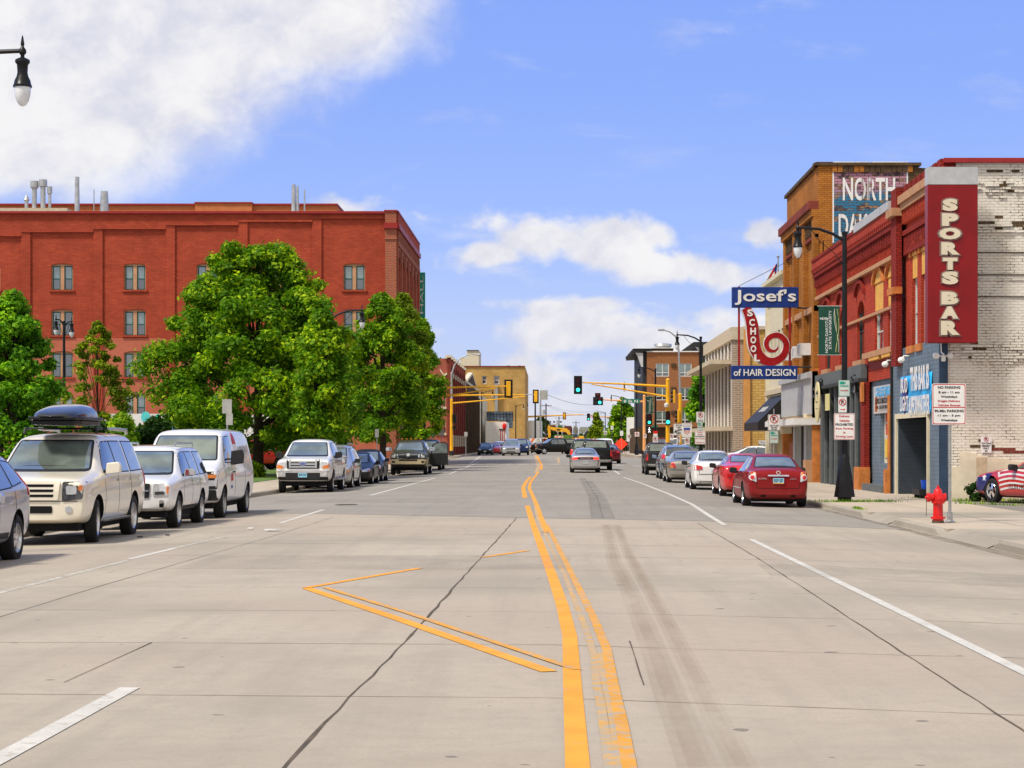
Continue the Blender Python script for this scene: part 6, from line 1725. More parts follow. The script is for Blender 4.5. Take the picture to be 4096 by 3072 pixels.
# roof box, a thing of its own
rb_=empty('roof_box',(-8.85,36.9,0),0,'glossy black streamlined cargo box strapped on the cream SUV roof','roof box')
mat('box_gloss',(.03,.03,.033),.15,var=.1,coat=.6)
mb=MB();N=12;prof=[(-1.15,0,.0),(-1.1,.60,.06),(-.8,.82,.16),(-.2,.9,.27),(.4,.9,.32),(.8,.86,.27),(1.05,.74,.12),(1.1,.1,.0)]
vs=[]
for (y,w_,h_) in prof:
 for k in range(N+1):
  a=PI*k/N;vs.append((-.50*w_*math.copysign(abs(math.cos(a))**.6,math.cos(a)),y,2.16+.05+h_*.85*math.sin(a)**.75 if 0<k<N else 2.16+.05))
fs=[(i*(N+1)+k,i*(N+1)+k+1,(i+1)*(N+1)+k+1,(i+1)*(N+1)+k) for i in range(len(prof)-1) for k in range(N)]
mb.add(vs,fs,'box_gloss',True);o=mb.build('lid',rb_);md=o.modifiers.new('s','SUBSURF');md.levels=1;md.render_levels=1
mb=MB();pts=[]
for sx,yy in ((.42,-1.08),(.5,-.7),(.52,.6),(.45,1.05)):pts.append((sx,yy))
ring=pts+[(-x,y) for x,y in reversed(pts)]
mb.prism([(x,y,2.15) for x,y in ring],(0,0,.06),'black_metal');mb.prism([(x*.9,y*.92,2.06) for x,y in ring],(0,0,.09),'black_metal');mb.build('tray',rb_,bevel=.02)
rb_.location.z=gz(-8.85,36.9)+.05;rb_.location.x=-8.95
# white boxy crossover
c=Car('suv','parked_car','white crossover parked between the cream SUV and the white van','car',MATS['p_white'],L=4.7,W=.935,H=1.74)
std(c,[1.55,2.66,3.72],1.05,6,mm='chrome',mirror=(1.72,1.30))
c.patch('grille',[(-.50,.74),(.50,.74),(.52,1.06),(-.52,1.06)],'y-','dark_trim',off=.02);c.patch('grille_bar',[(-.50,.88),(.50,.88),(.50,.92),(-.50,.92)],'y-','chrome',off=.04)
c.mirror2('headlight',[(-.93,.80),(-.58,.78),(-.60,1.06),(-.93,1.07)],'y-','lamp_glass',off=.02);c.mirror2('headlamp_lens',[(-.84,.82),(-.62,.81),(-.62,.88),(-.84,.89)],'y-','headlamp_dark',off=.028);c.mirror2('turn_signal',[(-.925,.83),(-.88,.82),(-.88,1.0),(-.925,1.0)],'y-','amber',off=.03)
c.mirror2('fog_light',[(-.82,.52),(-.72,.52),(-.72,.70),(-.82,.70)],'y-','chrome',off=.015);c.patch('lower_cladding',[(-.92,.40),(.92,.40),(.92,.48),(-.92,.48)],'y-','dark_trim',off=.02);c.both('lower_cladding',[(1.55,.38),(3.5,.38),(3.5,.52),(1.55,.52)],'dark_trim',off=.01)
for sg in (-1,1):
 mb=MB();mb.tube([(sg*.60,-.3,1.72),(sg*.60,-.2,1.78),(sg*.60,1.7,1.78),(sg*.60,1.8,1.71)],.022,'galvanised',8);mb.build('roof_rail',c.root)
c.place(-8.62,42.9,0)
# white cargo van with round soft drink mark
c=Car('van','cargo_van','white cargo van with red and blue round marks on its side','van',MATS['p_white'],L=5.5,H=2.15)
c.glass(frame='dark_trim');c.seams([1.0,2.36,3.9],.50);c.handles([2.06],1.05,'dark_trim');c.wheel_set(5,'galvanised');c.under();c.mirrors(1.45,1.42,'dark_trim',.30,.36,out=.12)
c.patch('grille',[(-.60,.72),(.60,.72),(.60,1.12),(-.60,1.12)],'y-','dark_trim',off=.02);c.patch('grille_bar',[(-.56,.88),(.56,.88),(.56,.92),(-.56,.92)],'y-','black_metal',off=.04)
c.mirror2('headlight_housing',[(-.95,.70),(-.60,.70),(-.60,1.10),(-.95,1.10)],'y-','dark_trim',off=.025);c.mirror2('headlight',[(-.92,.77),(-.66,.77),(-.66,.90),(-.92,.90)],'y-','lamp_glass',off=.035);c.mirror2('turn_signal',[(-.93,.95),(-.64,.95),(-.64,1.03),(-.93,1.03)],'y-','amber',off=.035)
c.patch('front_bumper',[(-.93,.44),(.93,.44),(.93,.68),(-.93,.68)],'y-','dark_trim',off=.10,thick=.14)
for cy,cz,rr_ in ((2.9,1.72,.24),(1.85,.86,.16)):
 pts=[(cy+rr_*math.cos(a),cz+rr_*1.15*math.sin(a)) for a in [k*PI/10 for k in range(20)]]
 c.both('round_mark',pts,'sign_white',off=.006,rnd_=0)
 c.both('round_mark',[p for k,p in enumerate(pts) if k<=10],'ink_red',off=.009,rnd_=0);c.both('round_mark',[pts[k] for k in range(12,19)],'ink_blue',off=.009,rnd_=0)
for sg,ax_ in ((1,'x+'),(-1,'x-')):
 h0,_=c.hit(c.sy(4.0),1.6,ax_);mb=MB();mb.text('pepsi',(sg*(abs(h0.x)+.012),c.sy(4.05),1.62),1.1,.34,'grey_metal',U=(0,sg,0),V=(0,0,1),ext=.004);mb.build('lettering',c.root)
mb=MB();mb.tube([(-.62,-1.72,1.34),(-.62,-1.70,1.75)],.006,'void',5);mb.build('antenna',c.root)
c.place(-8.66,48.9,0)
# white pickup
def pickup(label,col,cat='pickup truck',**k):
 c=Car('pickup','pickup_truck',label,cat,col,**k);c.glass();c.seams([1.52,2.72,3.72],.52);c.handles([2.42,3.38],1.10,'dark_trim');c.under();return c
c=pickup('white pickup truck with big chrome grille and oval badge, facing the camera',MATS['p_white'],H=1.96)
c.wheel_set(6,steer=.05);c.mirrors(1.75,1.34,'dark_trim',.26,.24)
c.patch('grille',[(-.58,.86),(.58,.86),(.60,1.20),(-.60,1.20)],'y-','dark_trim',off=.02)
for i in range(3):c.patch('grille_bar',[(-.50,.90+i*.095),(.50,.90+i*.095),(.50,.955+i*.095),(-.50,.955+i*.095)],'y-','chrome',off=.045,rnd_=.015)
c.mirror2('grille_bar',[(-.50,.88),(-.44,.88),(-.44,1.18),(-.50,1.18)],'y-','chrome',off=.05)
o=c.patch('badge',[(.15*math.cos(a),1.035+.065*math.sin(a)) for a in [k*PI/8 for k in range(16)]],'y-','chrome',off=.062,rnd_=0);c.patch('badge_face',[(.128*math.cos(a),1.035+.048*math.sin(a)) for a in [k*PI/8 for k in range(16)]],'y-','ink_blue',off=.068,rnd_=0)
h0,_=c.hit(0,1.035,'y-');mb=MB();mb.text('Ford',(0,h0.y-.071,1.035*c.kz),.16,.055,'chrome',U=(1,0,0),ext=.003);mb.build('lettering',o)
c.mirror2('headlight',[(-.95,.92),(-.64,.90),(-.64,1.16),(-.95,1.18)],'y-','lamp_glass',off=.02);c.mirror2('turn_signal',[(-.95,.88),(-.70,.86),(-.72,.97),(-.95,1.0)],'y-','amber',off=.028);c.mirror2('turn_signal',[(-.965,.98),(-.90,.98),(-.90,1.15),(-.965,1.15)],'y-','amber',off=.03)
c.patch('front_bumper',[(-.97,.58),(.97,.58),(.97,.80),(-.97,.80)],'y-','chrome',off=.09,thick=.14);c.patch('bumper_insert',[(-.62,.50),(.62,.50),(.62,.72),(-.62,.72)],'y-','dark_trim',off=.11,thick=.1);c.mirror2('fog_light',[(-.84,.63),(-.72,.63),(-.72,.74),(-.84,.74)],'y-','lamp_glass',off=.11,rnd_=.06)
c.patch('lower_valance',[(-.9,.46),(.9,.46),(.9,.57),(-.9,.57)],'y-','dark_trim',off=.05)
mb=MB();mb.box(-.16,.16,-3.09,-3.07,.57,.73,'plate_blue');o=mb.build('licence_plate',c.root);mb=MB();mb.text('JNR 333',(0,-3.092,.655),.26,.08,'ink_black',U=(1,0,0),ext=.003,bold=.02);mb.build('lettering',o)
for sg in (-1,1):mb=MB();mb.tube([(sg*1.02,-1.2,.50),(sg*1.08,-1.0,.48),(sg*1.08,1.1,.48),(sg*1.02,1.2,.50)],.04,'galvanised',8);mb.build('running_board',c.root)
for sg in (-1,1):c.patch('wiper',[(sg*.05-.3,1.315),(sg*.05+.28,1.30),(sg*.05+.28,1.318),(sg*.05-.3,1.335)],'y-','void',off=.03,thick=.02,rnd_=0)
c.place(-8.88,74.5,0)
# silver minivan
c=Car('minivan','minivan','silver minivan tucked behind the white pickup','minivan',MATS['p_silver'])
std(c,[1.4,2.64,3.65],.90,5,mm='dark_trim',mirror=(1.6,1.10),glass={})
c.mirror2('headlight',[(-.88,.64),(-.50,.62),(-.50,.78),(-.86,.82)],'y-','lamp_glass',off=.02);c.mirror2('turn_signal',[(-.90,.64),(-.80,.63),(-.80,.76),(-.90,.78)],'y-','amber',off=.03);c.patch('grille',[(-.4,.62),(.4,.62),(.4,.74),(-.4,.74)],'y-','dark_trim',off=.012)
for sg in (-1,1):mb=MB();mb.tube([(sg*.6,0,1.74),(sg*.6,.2,1.79),(sg*.6,1.8,1.78),(sg*.6,1.9,1.72)],.02,'galvanised',6);mb.build('roof_rail',c.root)
c.place(-8.80,80.6,0)
# dark coupe-like sedan and dark convertible
c=Car('sedan','parked_car','dark blue grey sedan behind the silver minivan','car',MATS['p_dark_blue'],H=1.42)
std(c,[1.5,2.88,3.7],.82,5,mirror=(1.9,.98));sedan_face(c);c.place(-8.55,87.6,0)
c=Car('sedan','parked_car','dark navy car with black soft top behind the dark sedan','car',MATS['p_navy'],L=4.4,W=.87,H=1.50)
std(c,[1.5,2.88],.85,6,mirror=(1.9,1.0));sedan_face(c,[(-.80,.62),(-.58,.60),(-.56,.74),(-.78,.78)]);c.patch('soft_top',[(-.58,2.25),(.58,2.25),(.58,3.55),(-.58,3.55)],'z','dark_trim',off=.012,rnd_=.08);c.place(-8.60,93.6,0)
# two tone pickup with open rear door
c=pickup('olive and tan pickup truck with a rear door standing open',MATS['p_olive'],H=1.92,W=1.01)
c.wheel_set(5,'chrome');c.mirrors(1.75,1.40,'chrome',.34,.22,out=.14)
c.patch('grille_surround',[(-.60,.88),(.60,.88),(.62,1.22),(-.62,1.22)],'y-','chrome',off=.02,rnd_=.08);c.patch('grille',[(-.53,.93),(.53,.93),(.55,1.17),(-.55,1.17)],'y-','dark_trim',off=.03,rnd_=.06)
c.patch('grille_bar',[(-.05,.90),(.05,.90),(.09,1.18),(-.09,1.18)],'y-','chrome',off=.05);c.patch('grille_bar',[(-.52,1.03),(.52,1.03),(.52,1.065),(-.52,1.065)],'y-','chrome',off=.045)
c.mirror2('headlight',[(-.95,.96),(-.68,.94),(-.68,1.16),(-.95,1.16)],'y-','lamp_glass',off=.02);c.patch('front_bumper',[(-.97,.60),(.97,.60),(.97,.86),(-.97,.86)],'y-',MATS['p_tan'],off=.09,thick=.14)
c.mirror2('fog_light',[(-.86,.68),(-.70,.68),(-.70,.78),(-.86,.78)],'y-','dark_trim',off=.11);c.patch('air_intake',[(-.5,.78),(.5,.78),(.5,.85),(-.5,.85)],'y-','void',off=.10,thick=.05);c.plate('front',.66,'JBL 482');c.patch('lower_valance',[(-.88,.46),(.88,.46),(.88,.58),(-.88,.58)],'y-','dark_trim',off=.03)
for wy in (.98,4.62):c.both('wheel_arch_trim',[(wy+.56*math.cos(a),.42+.56*math.sin(a)) for a in [k*PI/10 for k in range(11)]]+[(wy+.48*math.cos(a),.42+.48*math.sin(a)) for a in [k*PI/10 for k in range(10,-1,-1)]],MATS['p_tan'],off=.03,rnd_=0)
c.both('lower_panel',[(1.6,.40),(4.0,.40),(4.0,.56),(1.6,.56)],MATS['p_tan'],off=.008)
mb=MB();[mb.box(x-.05,x+.05,-.62,-.54,1.94,1.99,'amber') for x in (-.5,-.25,0,.25,.5)];mb.build('roof_marker',c.root)
# open door: swung out square to the body at the street side
mb=MB();mb.box(1.00,1.95,.70,.78,.52,1.18,'dark_trim');mb.tube([(1.02,.74,1.18),(1.10,.74,1.62),(1.30,.74,1.76),(1.80,.74,1.76),(1.93,.74,1.66),(1.94,.74,1.18)],.035,'dark_trim',6);o=mb.build('open_door',c.root,bevel=.03);mb=MB();mb.box(1.06,1.92,.73,.75,1.18,1.72,'screen_glass');mb.build('door_glass',o)
c.place(-7.68,110.3,0)
ram_root=c.root
c=Car('pickup','pickup_truck','dark pickup truck glimpsed behind the open door of the olive pickup','pickup truck',MATS['p_black']);c.glass();c.wheel_set(6);c.under();c.place(-7.7,124.5,0)
# ---- moving and waiting cars ahead --------
c=Car('sedan','silver_sedan','silver sedan with lit brake lamps waiting behind the black pickup in the right lane','car',MATS['p_silver'],L=4.6,W=.86,H=1.39)
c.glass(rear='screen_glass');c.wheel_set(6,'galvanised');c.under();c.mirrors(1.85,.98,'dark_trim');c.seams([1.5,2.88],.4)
c.mirror2('taillight',[(-.78,.78),(-.48,.80),(-.48,.93),(-.74,.93)],'y+','brake_lit',off=.02);c.patch('light_bar',[(-.48,.80),(.48,.80),(.48,.93),(-.48,.93)],'y+',MATS['p_maroon'],off=.016);c.patch('chrome_strip',[(-.30,.86),(.30,.86),(.30,.875),(-.30,.875)],'y+','chrome',off=.024)
c.patch('brake_lamp',[(-.05,1.13),(.05,1.13),(.05,1.16),(-.05,1.16)],'y+','brake_lit',off=.03);c.plate('rear',.60,'JCA 608','plate_white');c.patch('bumper_gap',[(-.72,.70),(.72,.70),(.72,.712),(-.72,.712)],'y+','void',off=.004,thick=.02,rnd_=0);c.patch('lower_valance',[(-.62,.26),(.62,.26),(.60,.36),(-.60,.36)],'y+','dark_trim',off=.01)
c.place(1.91,113.8+.2,PI)
def rear_truck(c,m=None,chrome=True):
 c.patch('tailgate',[(-.78,.72),(.78,.72),(.78,1.27),(-.78,1.27)],'y+',c.col,off=.02);c.mirror2('taillight',[(-.97,.84),(-.83,.84),(-.83,1.24),(-.97,1.24)],'y+','tail_red',off=.03)
 c.patch('rear_bumper',[(-.96,.50),(.96,.50),(.96,.66),(-.96,.66)],'y+','galvanised' if chrome else 'dark_trim',off=.10,thick=.14);c.patch('brake_lamp',[(-.18,1.835),(.18,1.835),(.18,1.86),(-.18,1.86)],'y+','dark_red_lens',off=.02)
c=pickup('black pickup truck seen from behind, directly ahead of the silver sedan',MATS['p_black'],H=1.86,W=.98);c.wheel_set(6);c.mirrors(1.75,1.34,'dark_trim');rear_truck(c)
c.place(2.72,122.6,PI)
c=Car('suv','suv','dark green SUV left of the black pickup, seen from behind','suv',MATS['p_teal'],H=1.85);c.glass();c.wheel_set(6);c.under();c.mirrors(1.72,1.3,'dark_trim');c.mirror2('taillight',[(-.97,.84),(-.84,.84),(-.84,1.2),(-.97,1.2)],'y+','brake_lit',off=.03);c.patch('rear_bumper',[(-.95,.50),(.95,.50),(.95,.68),(-.95,.68)],'y+','galvanised',off=.08,thick=.12);c.place(2.25,137.5,PI)
c=Car('suv','suv','white SUV with black rear glass ahead of the black pickup','suv',MATS['p_white'],H=1.85);c.glass(rear='car_glass');c.wheel_set(6);c.under();c.mirror2('taillight',[(-.97,.9),(-.86,.9),(-.86,1.3),(-.97,1.3)],'y+','tail_red',off=.03);c.place(X_(2413,176),176,PI)
c=Car('sedan','dark_red_sedan','dark maroon sedan right of the black pickup beside the orange diamond sign','car',MATS['p_maroon'],H=1.45);c.glass();c.wheel_set(6);c.under();sedan_tail(c,[(-.78,.80),(-.55,.80),(-.55,.94),(-.74,.94)]);c.place(X_(2437,150),152,PI)
c=pickup('black crew cab pickup turning across the street, seen from its left side',MATS['p_black'],H=1.90);c.wheel_set(5,'alloy',steer=0);c.mirrors(1.75,1.34,'dark_trim')
c.patch('grille',[(-.58,.86),(.58,.86),(.60,1.20),(-.60,1.20)],'y-','chrome',off=.02);c.patch('grille_mesh',[(-.52,.90),(.52,.90),(.54,1.16),(-.54,1.16)],'y-','void',off=.03);c.patch('front_bumper',[(-.97,.56),(.97,.56),(.97,.80),(-.97,.80)],'y-','chrome',off=.08,thick=.14);c.mirror2('headlight',[(-.95,.92),(-.64,.92),(-.64,1.15),(-.95,1.15)],'y-','amber',off=.02)
c.both('chrome_strip',[(1.7,1.235),(3.6,1.235),(3.6,1.25),(1.7,1.25)],'chrome',off=.012)
c.place(X_(2228,232),233,R(-68))
c=pickup('black pickup truck facing away behind the turning truck',MATS['p_black'],H=1.86);c.wheel_set(6);rear_truck(c);c.place(X_(2277,252),252,PI)
# oncoming beyond the lights
c=Car('minivan','minivan','silver minivan driving towards the camera through the lights','minivan',MATS['p_silver'],L=4.9,W=.96,H=1.76);std(c,[1.4,2.64,3.65],.90,5,mm='dark_trim',mirror=(1.6,1.1));c.mirror2('headlight',[(-.88,.66),(-.52,.64),(-.52,.78),(-.86,.82)],'y-','lamp_glass',off=.02);c.patch('grille',[(-.48,.66),(.48,.66),(.44,.84),(-.44,.84)],'y-','dark_trim',off=.012);c.patch('air_intake',[(-.5,.34),(.5,.34),(.45,.46),(-.45,.46)],'y-','void',off=.012);c.place(X_(2045,207),207.5,0)
c=Car('suv','suv','blue SUV just behind the oncoming silver minivan','suv',MATS['p_blue'],L=4.8,H=1.80);c.glass();c.wheel_set(6);c.under();c.mirror2('headlight',[(-.9,.86),(-.64,.86),(-.64,1.04),(-.9,1.04)],'y-','lamp_glass',off=.02);c.place(X_(2079,216),218,0)
c=Car('crossover','parked_car','small silver SUV furthest up the left lane by the barricades','car',MATS['p_silver']);c.glass();c.wheel_set(6);c.under();c.mirror2('headlight',[(-.86,.66),(-.52,.64),(-.54,.86),(-.84,.9)],'y-','lamp_glass',off=.02);c.place(X_(2103,262),264,0)
c=Car('suv','suv','dark SUV with ladder rack far up the left lane above the silver minivan','suv',MATS['p_black']);c.glass();c.wheel_set(6);c.under();c.place(X_(2062,270),272,0)
c=Car('sedan','parked_car','dark teal sedan parked beyond the lights on the left','car',MATS['p_teal'],L=4.6,W=.88,H=1.42);std(c,[1.5,2.88,3.7],.8,6);sedan_face(c,grille=(.2,.56,.66));c.plate('front',.42,'','plate_white');c.place(X_(1940,228),230,0)
c=Car('coupe','parked_car','bright red coupe behind the dark teal sedan','car',MATS['p_red']);c.glass();c.wheel_set(6);c.under();c.place(X_(1974,240),241,0)
c=Car('minivan','parked_car','white car parked behind the red coupe on the far left kerb','car',MATS['p_white'],H=1.6);c.glass();c.wheel_set(6);c.under();c.place(X_(1995,252),254,0)
# ---- right row, seen from behind ------------
# dark red sedan nearest
c=Car('sedan','parked_sedan','dark red sedan, nearest of the cars parked along the right kerb','car',MATS['p_crimson'],L=4.82,W=.905,H=1.47)
c.glass();c.seams([1.5,2.88,3.7],.42);c.handles([2.58,3.45],.85,'p_crimson' and 'dark_trim');c.wheel_set(7);c.mirrors(1.95,1.0,'dark_trim');c.under()
c.mirror2('taillight',[(-.82,.80),(-.60,.70),(-.62,.98),(-.78,1.0)],'y+','lamp_glass',off=.018);c.mirror2('turn_signal',[(-.76,.92),(-.62,.88),(-.64,.985),(-.76,.995)],'y+','amber',off=.024)
for sg in (-1,1):
 c.patch('lamp_ring',[(sg*.715+.085*math.cos(a),.835+.085*math.sin(a)) for a in [k*PI/10 for k in range(20)]],'y+','sign_white',off=.030,rnd_=0,step=.06);c.patch('brake_lamp',[(sg*.715+.06*math.cos(a),.835+.06*math.sin(a)) for a in [k*PI/10 for k in range(20)]],'y+','tail_red',off=.040,rnd_=0,step=.06)
c.patch('boot_gap',[(-.56,.53),(.56,.53),(.56,.542),(-.56,.542)],'y+','void',off=.004,thick=.02,rnd_=0)
for sg in (-1,1):c.patch('boot_gap',[(sg*.56,.53),(sg*.572,.53),(sg*.67,.95),(sg*.66,.95)],'y+','void',off=.004,thick=.02,rnd_=0)
c.patch('chrome_strip',[(-.30,.865),(.30,.865),(.28,.905),(-.28,.905)],'y+','chrome',off=.03)
o=c.patch('badge',[(.065*math.cos(a),.965+.055*math.sin(a)) for a in [k*PI/8 for k in range(16)]],'y+','chrome',off=.025,rnd_=0,step=.05);c.patch('badge_face',[(.04*math.cos(a),.965+.033*math.sin(a)) for a in [k*PI/8 for k in range(16)]],'y+',MATS['p_crimson'],off=.03,rnd_=0,step=.05)
c.plate('rear',.74,'KGV 257');c.mirror2('exhaust_notch',[(-.48,.30),(-.34,.30),(-.34,.35),(-.48,.35)],'y+','void',off=.012);c.patch('lower_valance',[(-.66,.24),(.66,.24),(.62,.29),(-.62,.29)],'y+','dark_trim',off=.008)
h0,_=c.hit(.5,.84,'y+')
for t,x0 in (('ALTIMA',.44),('2.5 S',-.40)):mb=MB();h0,_=c.hit(x0,.80,'y+');mb.text(t,(x0,h0.y+.012,.80),.24 if x0>0 else .16,.045,'chrome',U=(-1,0,0),ext=.004);mb.build('lettering',c.root)
c.both('side_strip',[(1.2,.50),(3.3,.50),(3.3,.525),(1.2,.525)],'chrome',off=.006)
c.place(6.24,57.4,PI,roll=-.006)
c=Car('coupe','parked_car','bright red coupe parked ahead of the nearest dark red sedan','car',MATS['p_red'],L=5.0,W=.92,H=1.45)
c.glass();c.seams([1.7,3.2],.42);c.wheel_set(6);c.mirrors(2.1,.98,'dark_trim');c.under();c.mirror2('taillight',[(-.86,.66),(-.64,.62),(-.52,.98),(-.70,1.02)],'y+','tail_red',off=.03);c.patch('lower_valance',[(-.6,.26),(.6,.26),(.6,.32),(-.6,.32)],'y+','dark_trim',off=.01);c.plate('rear',.6)
c.place(6.52,68.2,PI)
c=Car('sedan','parked_car','white sedan with red wraparound tail lamps, in the right kerb row','car',MATS['p_white'],L=4.6,W=.90,H=1.50)
c.glass(frame='dark_trim');c.seams([1.5,2.88,3.7],.42);c.handles([2.58,3.4],.85,'dark_trim');c.wheel_set(5);c.mirrors(1.95,1.0,'dark_trim');c.under();sedan_tail(c,[(-.80,.74),(-.48,.78),(-.50,.90),(-.78,.96)]);c.plate('rear',.70);mb=MB();mb.tube([(0,1.0,1.48),(0,1.12,1.72)],.012,'void',5);mb.build('antenna',c.root);c.patch('badge',[(-.24,.93),(.24,.93),(.24,.955),(-.24,.955)],'y+','chrome',off=.02)
c.place(6.18,77.6,PI)
c=Car('sedan','parked_car','champagne silver sedan with orange and red tail lamps in the right kerb row','car',MATS['p_champagne'],L=4.95,W=.92,H=1.44)
c.glass();c.seams([1.5,2.88,3.7],.42);c.wheel_set(7);c.mirrors(1.95,1.0,None);c.under();sedan_tail(c,[(-.84,.72),(-.52,.70),(-.62,.95),(-.80,.97)]);c.mirror2('turn_signal',[(-.83,.72),(-.66,.71),(-.68,.80),(-.82,.81)],'y+','amber',off=.03);c.plate('rear',.60);c.patch('rear_bumper',[(-.86,.42),(.86,.42),(.86,.60),(-.86,.60)],'y+',MATS['p_champagne'],off=.07,thick=.1);c.patch('bumper_gap',[(-.82,.60),(.82,.60),(.82,.62),(-.82,.62)],'y+','void',off=.076,thick=.05,rnd_=0)
c.place(6.07,91.0,PI)
c=Car('crossover','parked_suv','blue grey crossover with black tinted rear glass in the right kerb row','car',MATS['p_bluegrey'],W=.94,H=1.72)
c.glass(rear='car_glass');c.wheel_set(6);c.mirrors(1.7,1.1,None);c.under();c.mirror2('taillight',[(-.88,1.0),(-.68,1.0),(-.64,1.2),(-.80,1.24)],'y+','tail_red',off=.04);c.patch('rear_bumper',[(-.84,.42),(.84,.42),(.84,.8),(-.84,.8)],'y+','dark_trim',off=.03);mb=MB();mb.tube([(0,1.4,1.70),(0,1.55,1.95)],.012,'void',5);mb.build('antenna',c.root)
for sg in (-1,1):mb=MB();mb.tube([(sg*.56,-.3,1.69),(sg*.56,-.2,1.75),(sg*.56,1.6,1.74),(sg*.56,1.7,1.67)],.022,'galvanised',8);mb.build('roof_rail',c.root)
c.place(6.22,99.6,PI)
c=pickup('dark grey pickup truck, furthest of the vehicles in the right kerb row',MATS['p_grey'],L=5.3,W=.94,H=1.80);c.wheel_set(6);c.mirrors(1.75,1.34,'dark_trim',.24,.2);rear_truck(c);c.plate('rear',.62,'','plate_blue',.3,.12);c.patch('chrome_strip',[(-.62,.80),(-.20,.80),(-.20,.825),(-.62,.825)],'y+','galvanised',off=.04)
c.place(6.02,110.6,PI)
# stars and stripes coupe by the white wall
c=Car('coupe','flag_coupe','sports coupe painted with wavy stars and stripes beside the white brick wall','car',MATS['p_flag_red'])
c.glass(side='car_glass');c.seams([1.75,3.15],.36);c.wheel_set(5,'chrome');c.mirrors(2.1,1.0,'dark_trim',.24,.18);c.under()
c.both('blue_field',[(.06,.35),(.48,.30),(1.0,.82),(1.55,.86),(1.5,.92),(.35,.80),(.10,.66)],MATS['p_flag_blue'],off=.005)
for k in range(5):
 y0=1.42;z0=.34+k*.125;A=[];Bp=[]
 for i in range(9):
  t=i/8;y=y0+t*2.0-k*.03;z=z0+.05*math.sin(t*6.0)+.10*t;A.append((y,z));Bp.append((y,z+.055*(1-t*.2)))
 c.both('white_stripe',A+Bp[::-1],MATS['p_flag_white'],off=.007,rnd_=0)
for k in range(3):
 A=[(3.9+.05*k-k*.0+t*.7/5,.98-k*.16-.02*math.sin(t)) for t in range(6)];c.both('white_stripe',[(a,min(b,.98)) for a,b in A]+[(a,b-.05) for a,b in A[::-1]],MATS['p_flag_white'],off=.007,rnd_=0)
def star(cy,cz,r_):return [(cy+(r_ if k%2==0 else r_*.4)*math.sin(k*PI/5),cz+(r_ if k%2==0 else r_*.4)*math.cos(k*PI/5)) for k in range(10)]
for cy,cz,r_ in ((.62,.70,.13),(1.35,.82,.07),(2.5,.93,.05),(2.95,.90,.045),(3.2,.72,.05),(3.1,.55,.04),(2.7,.42,.04),(3.35,.9,.06),(3.45,1.1,.05)):c.both('white_star',star(cy,cz,r_),MATS['p_flag_white'],off=.010,rnd_=0)
c.mirror2('headlight',[(-.82,.62),(-.52,.62),(-.52,.74),(-.80,.74)],'y-','lamp_glass',off=.02)
for sg,ax_ in ((1,'x+'),(-1,'x-')):
 mb=MB();h0,_=c.hit(c.sy(2.4),.45,ax_);mb.text('IRON HORSE',(sg*(abs(h0.x)+.012),c.sy(2.35),.47),1.05,.14,'dark_trim',U=(0,sg,0),V=(0,0,1),ext=.003);mb.build('lettering',c.root)
c.place(13.68,55.0,R(-158),z=WALK)
# ---- lot cars on the left -------------------
gL=lambda y:wz(y)-.006
def lot(kind,label,col,px,d,rz,**k):
 c=Car(kind,'parked_car',label,'car',MATS[col],**k);c.glass();c.wheel_set(6);c.under();c.place(X_(px,d),d,rz,z=gL(d));return c
c=lot('suv','red off roader with dark hardtop parked in the lot behind the big tree trunk','p_red',1030,120,R(-60),L=4.4,W=.93,H=1.85);c.patch('hard_top',[(-.66,2.2),(.66,2.2),(.66,4.9),(-.66,4.9)],'z','dark_trim',off=.01);c.both('fender',[(.4,.9),(1.6,.9),(1.5,1.0),(.5,1.0)],'dark_trim',off=.08);c.both('headlight',[(.1,.85),(.4,.85),(.4,.98),(.1,.98)],'amber',off=.02)
c=lot('pickup','dark pickup truck in the lot between the tree trunk and the white pickup','p_black',1150,126,R(-35))
c=lot('suv','dark red SUV with white roof rails parked behind the dark pickup in the lot','p_maroon',1120,134,R(-80))
c=lot('minivan','red minivan in the lot seen between the white crossover and white van','p_red',560,82,R(-90),H=1.62)
# ---- right lot cars beyond the office ------------
c=Car('sedan','parked_car','white sedan parked behind the client parking sign by the yellow brick wall','car',MATS['p_white']);c.glass();c.wheel_set(6);c.under();c.place(X_(3055,113),113,R(90),z=wz(113))
for i,(px,d,col,lab,rz) in enumerate(((2810,165,'p_silver','silver car in the tree shade left of the office fins',90),(2860,172,'p_grey','grey car with lit tail lamp behind the office fins under the tree',180),(2700,226,'p_maroon','maroon SUV parked by the apartment block between the signal poles',90),(2750,224,'p_silver','pale silver SUV parked right of the maroon one by the apartment block',80))):
 k='suv' if i>=2 else 'sedan';c=Car(k,'parked_car',lab,'car',MATS[col]);c.glass();c.wheel_set(6);c.under();c.place(X_(px,d),d,R(rz),z=rise(d))
 if i==1:c.mirror2('taillight',[(-.80,.74),(-.48,.78),(-.50,.90),(-.78,.96)],'y+','brake_lit',off=.02)
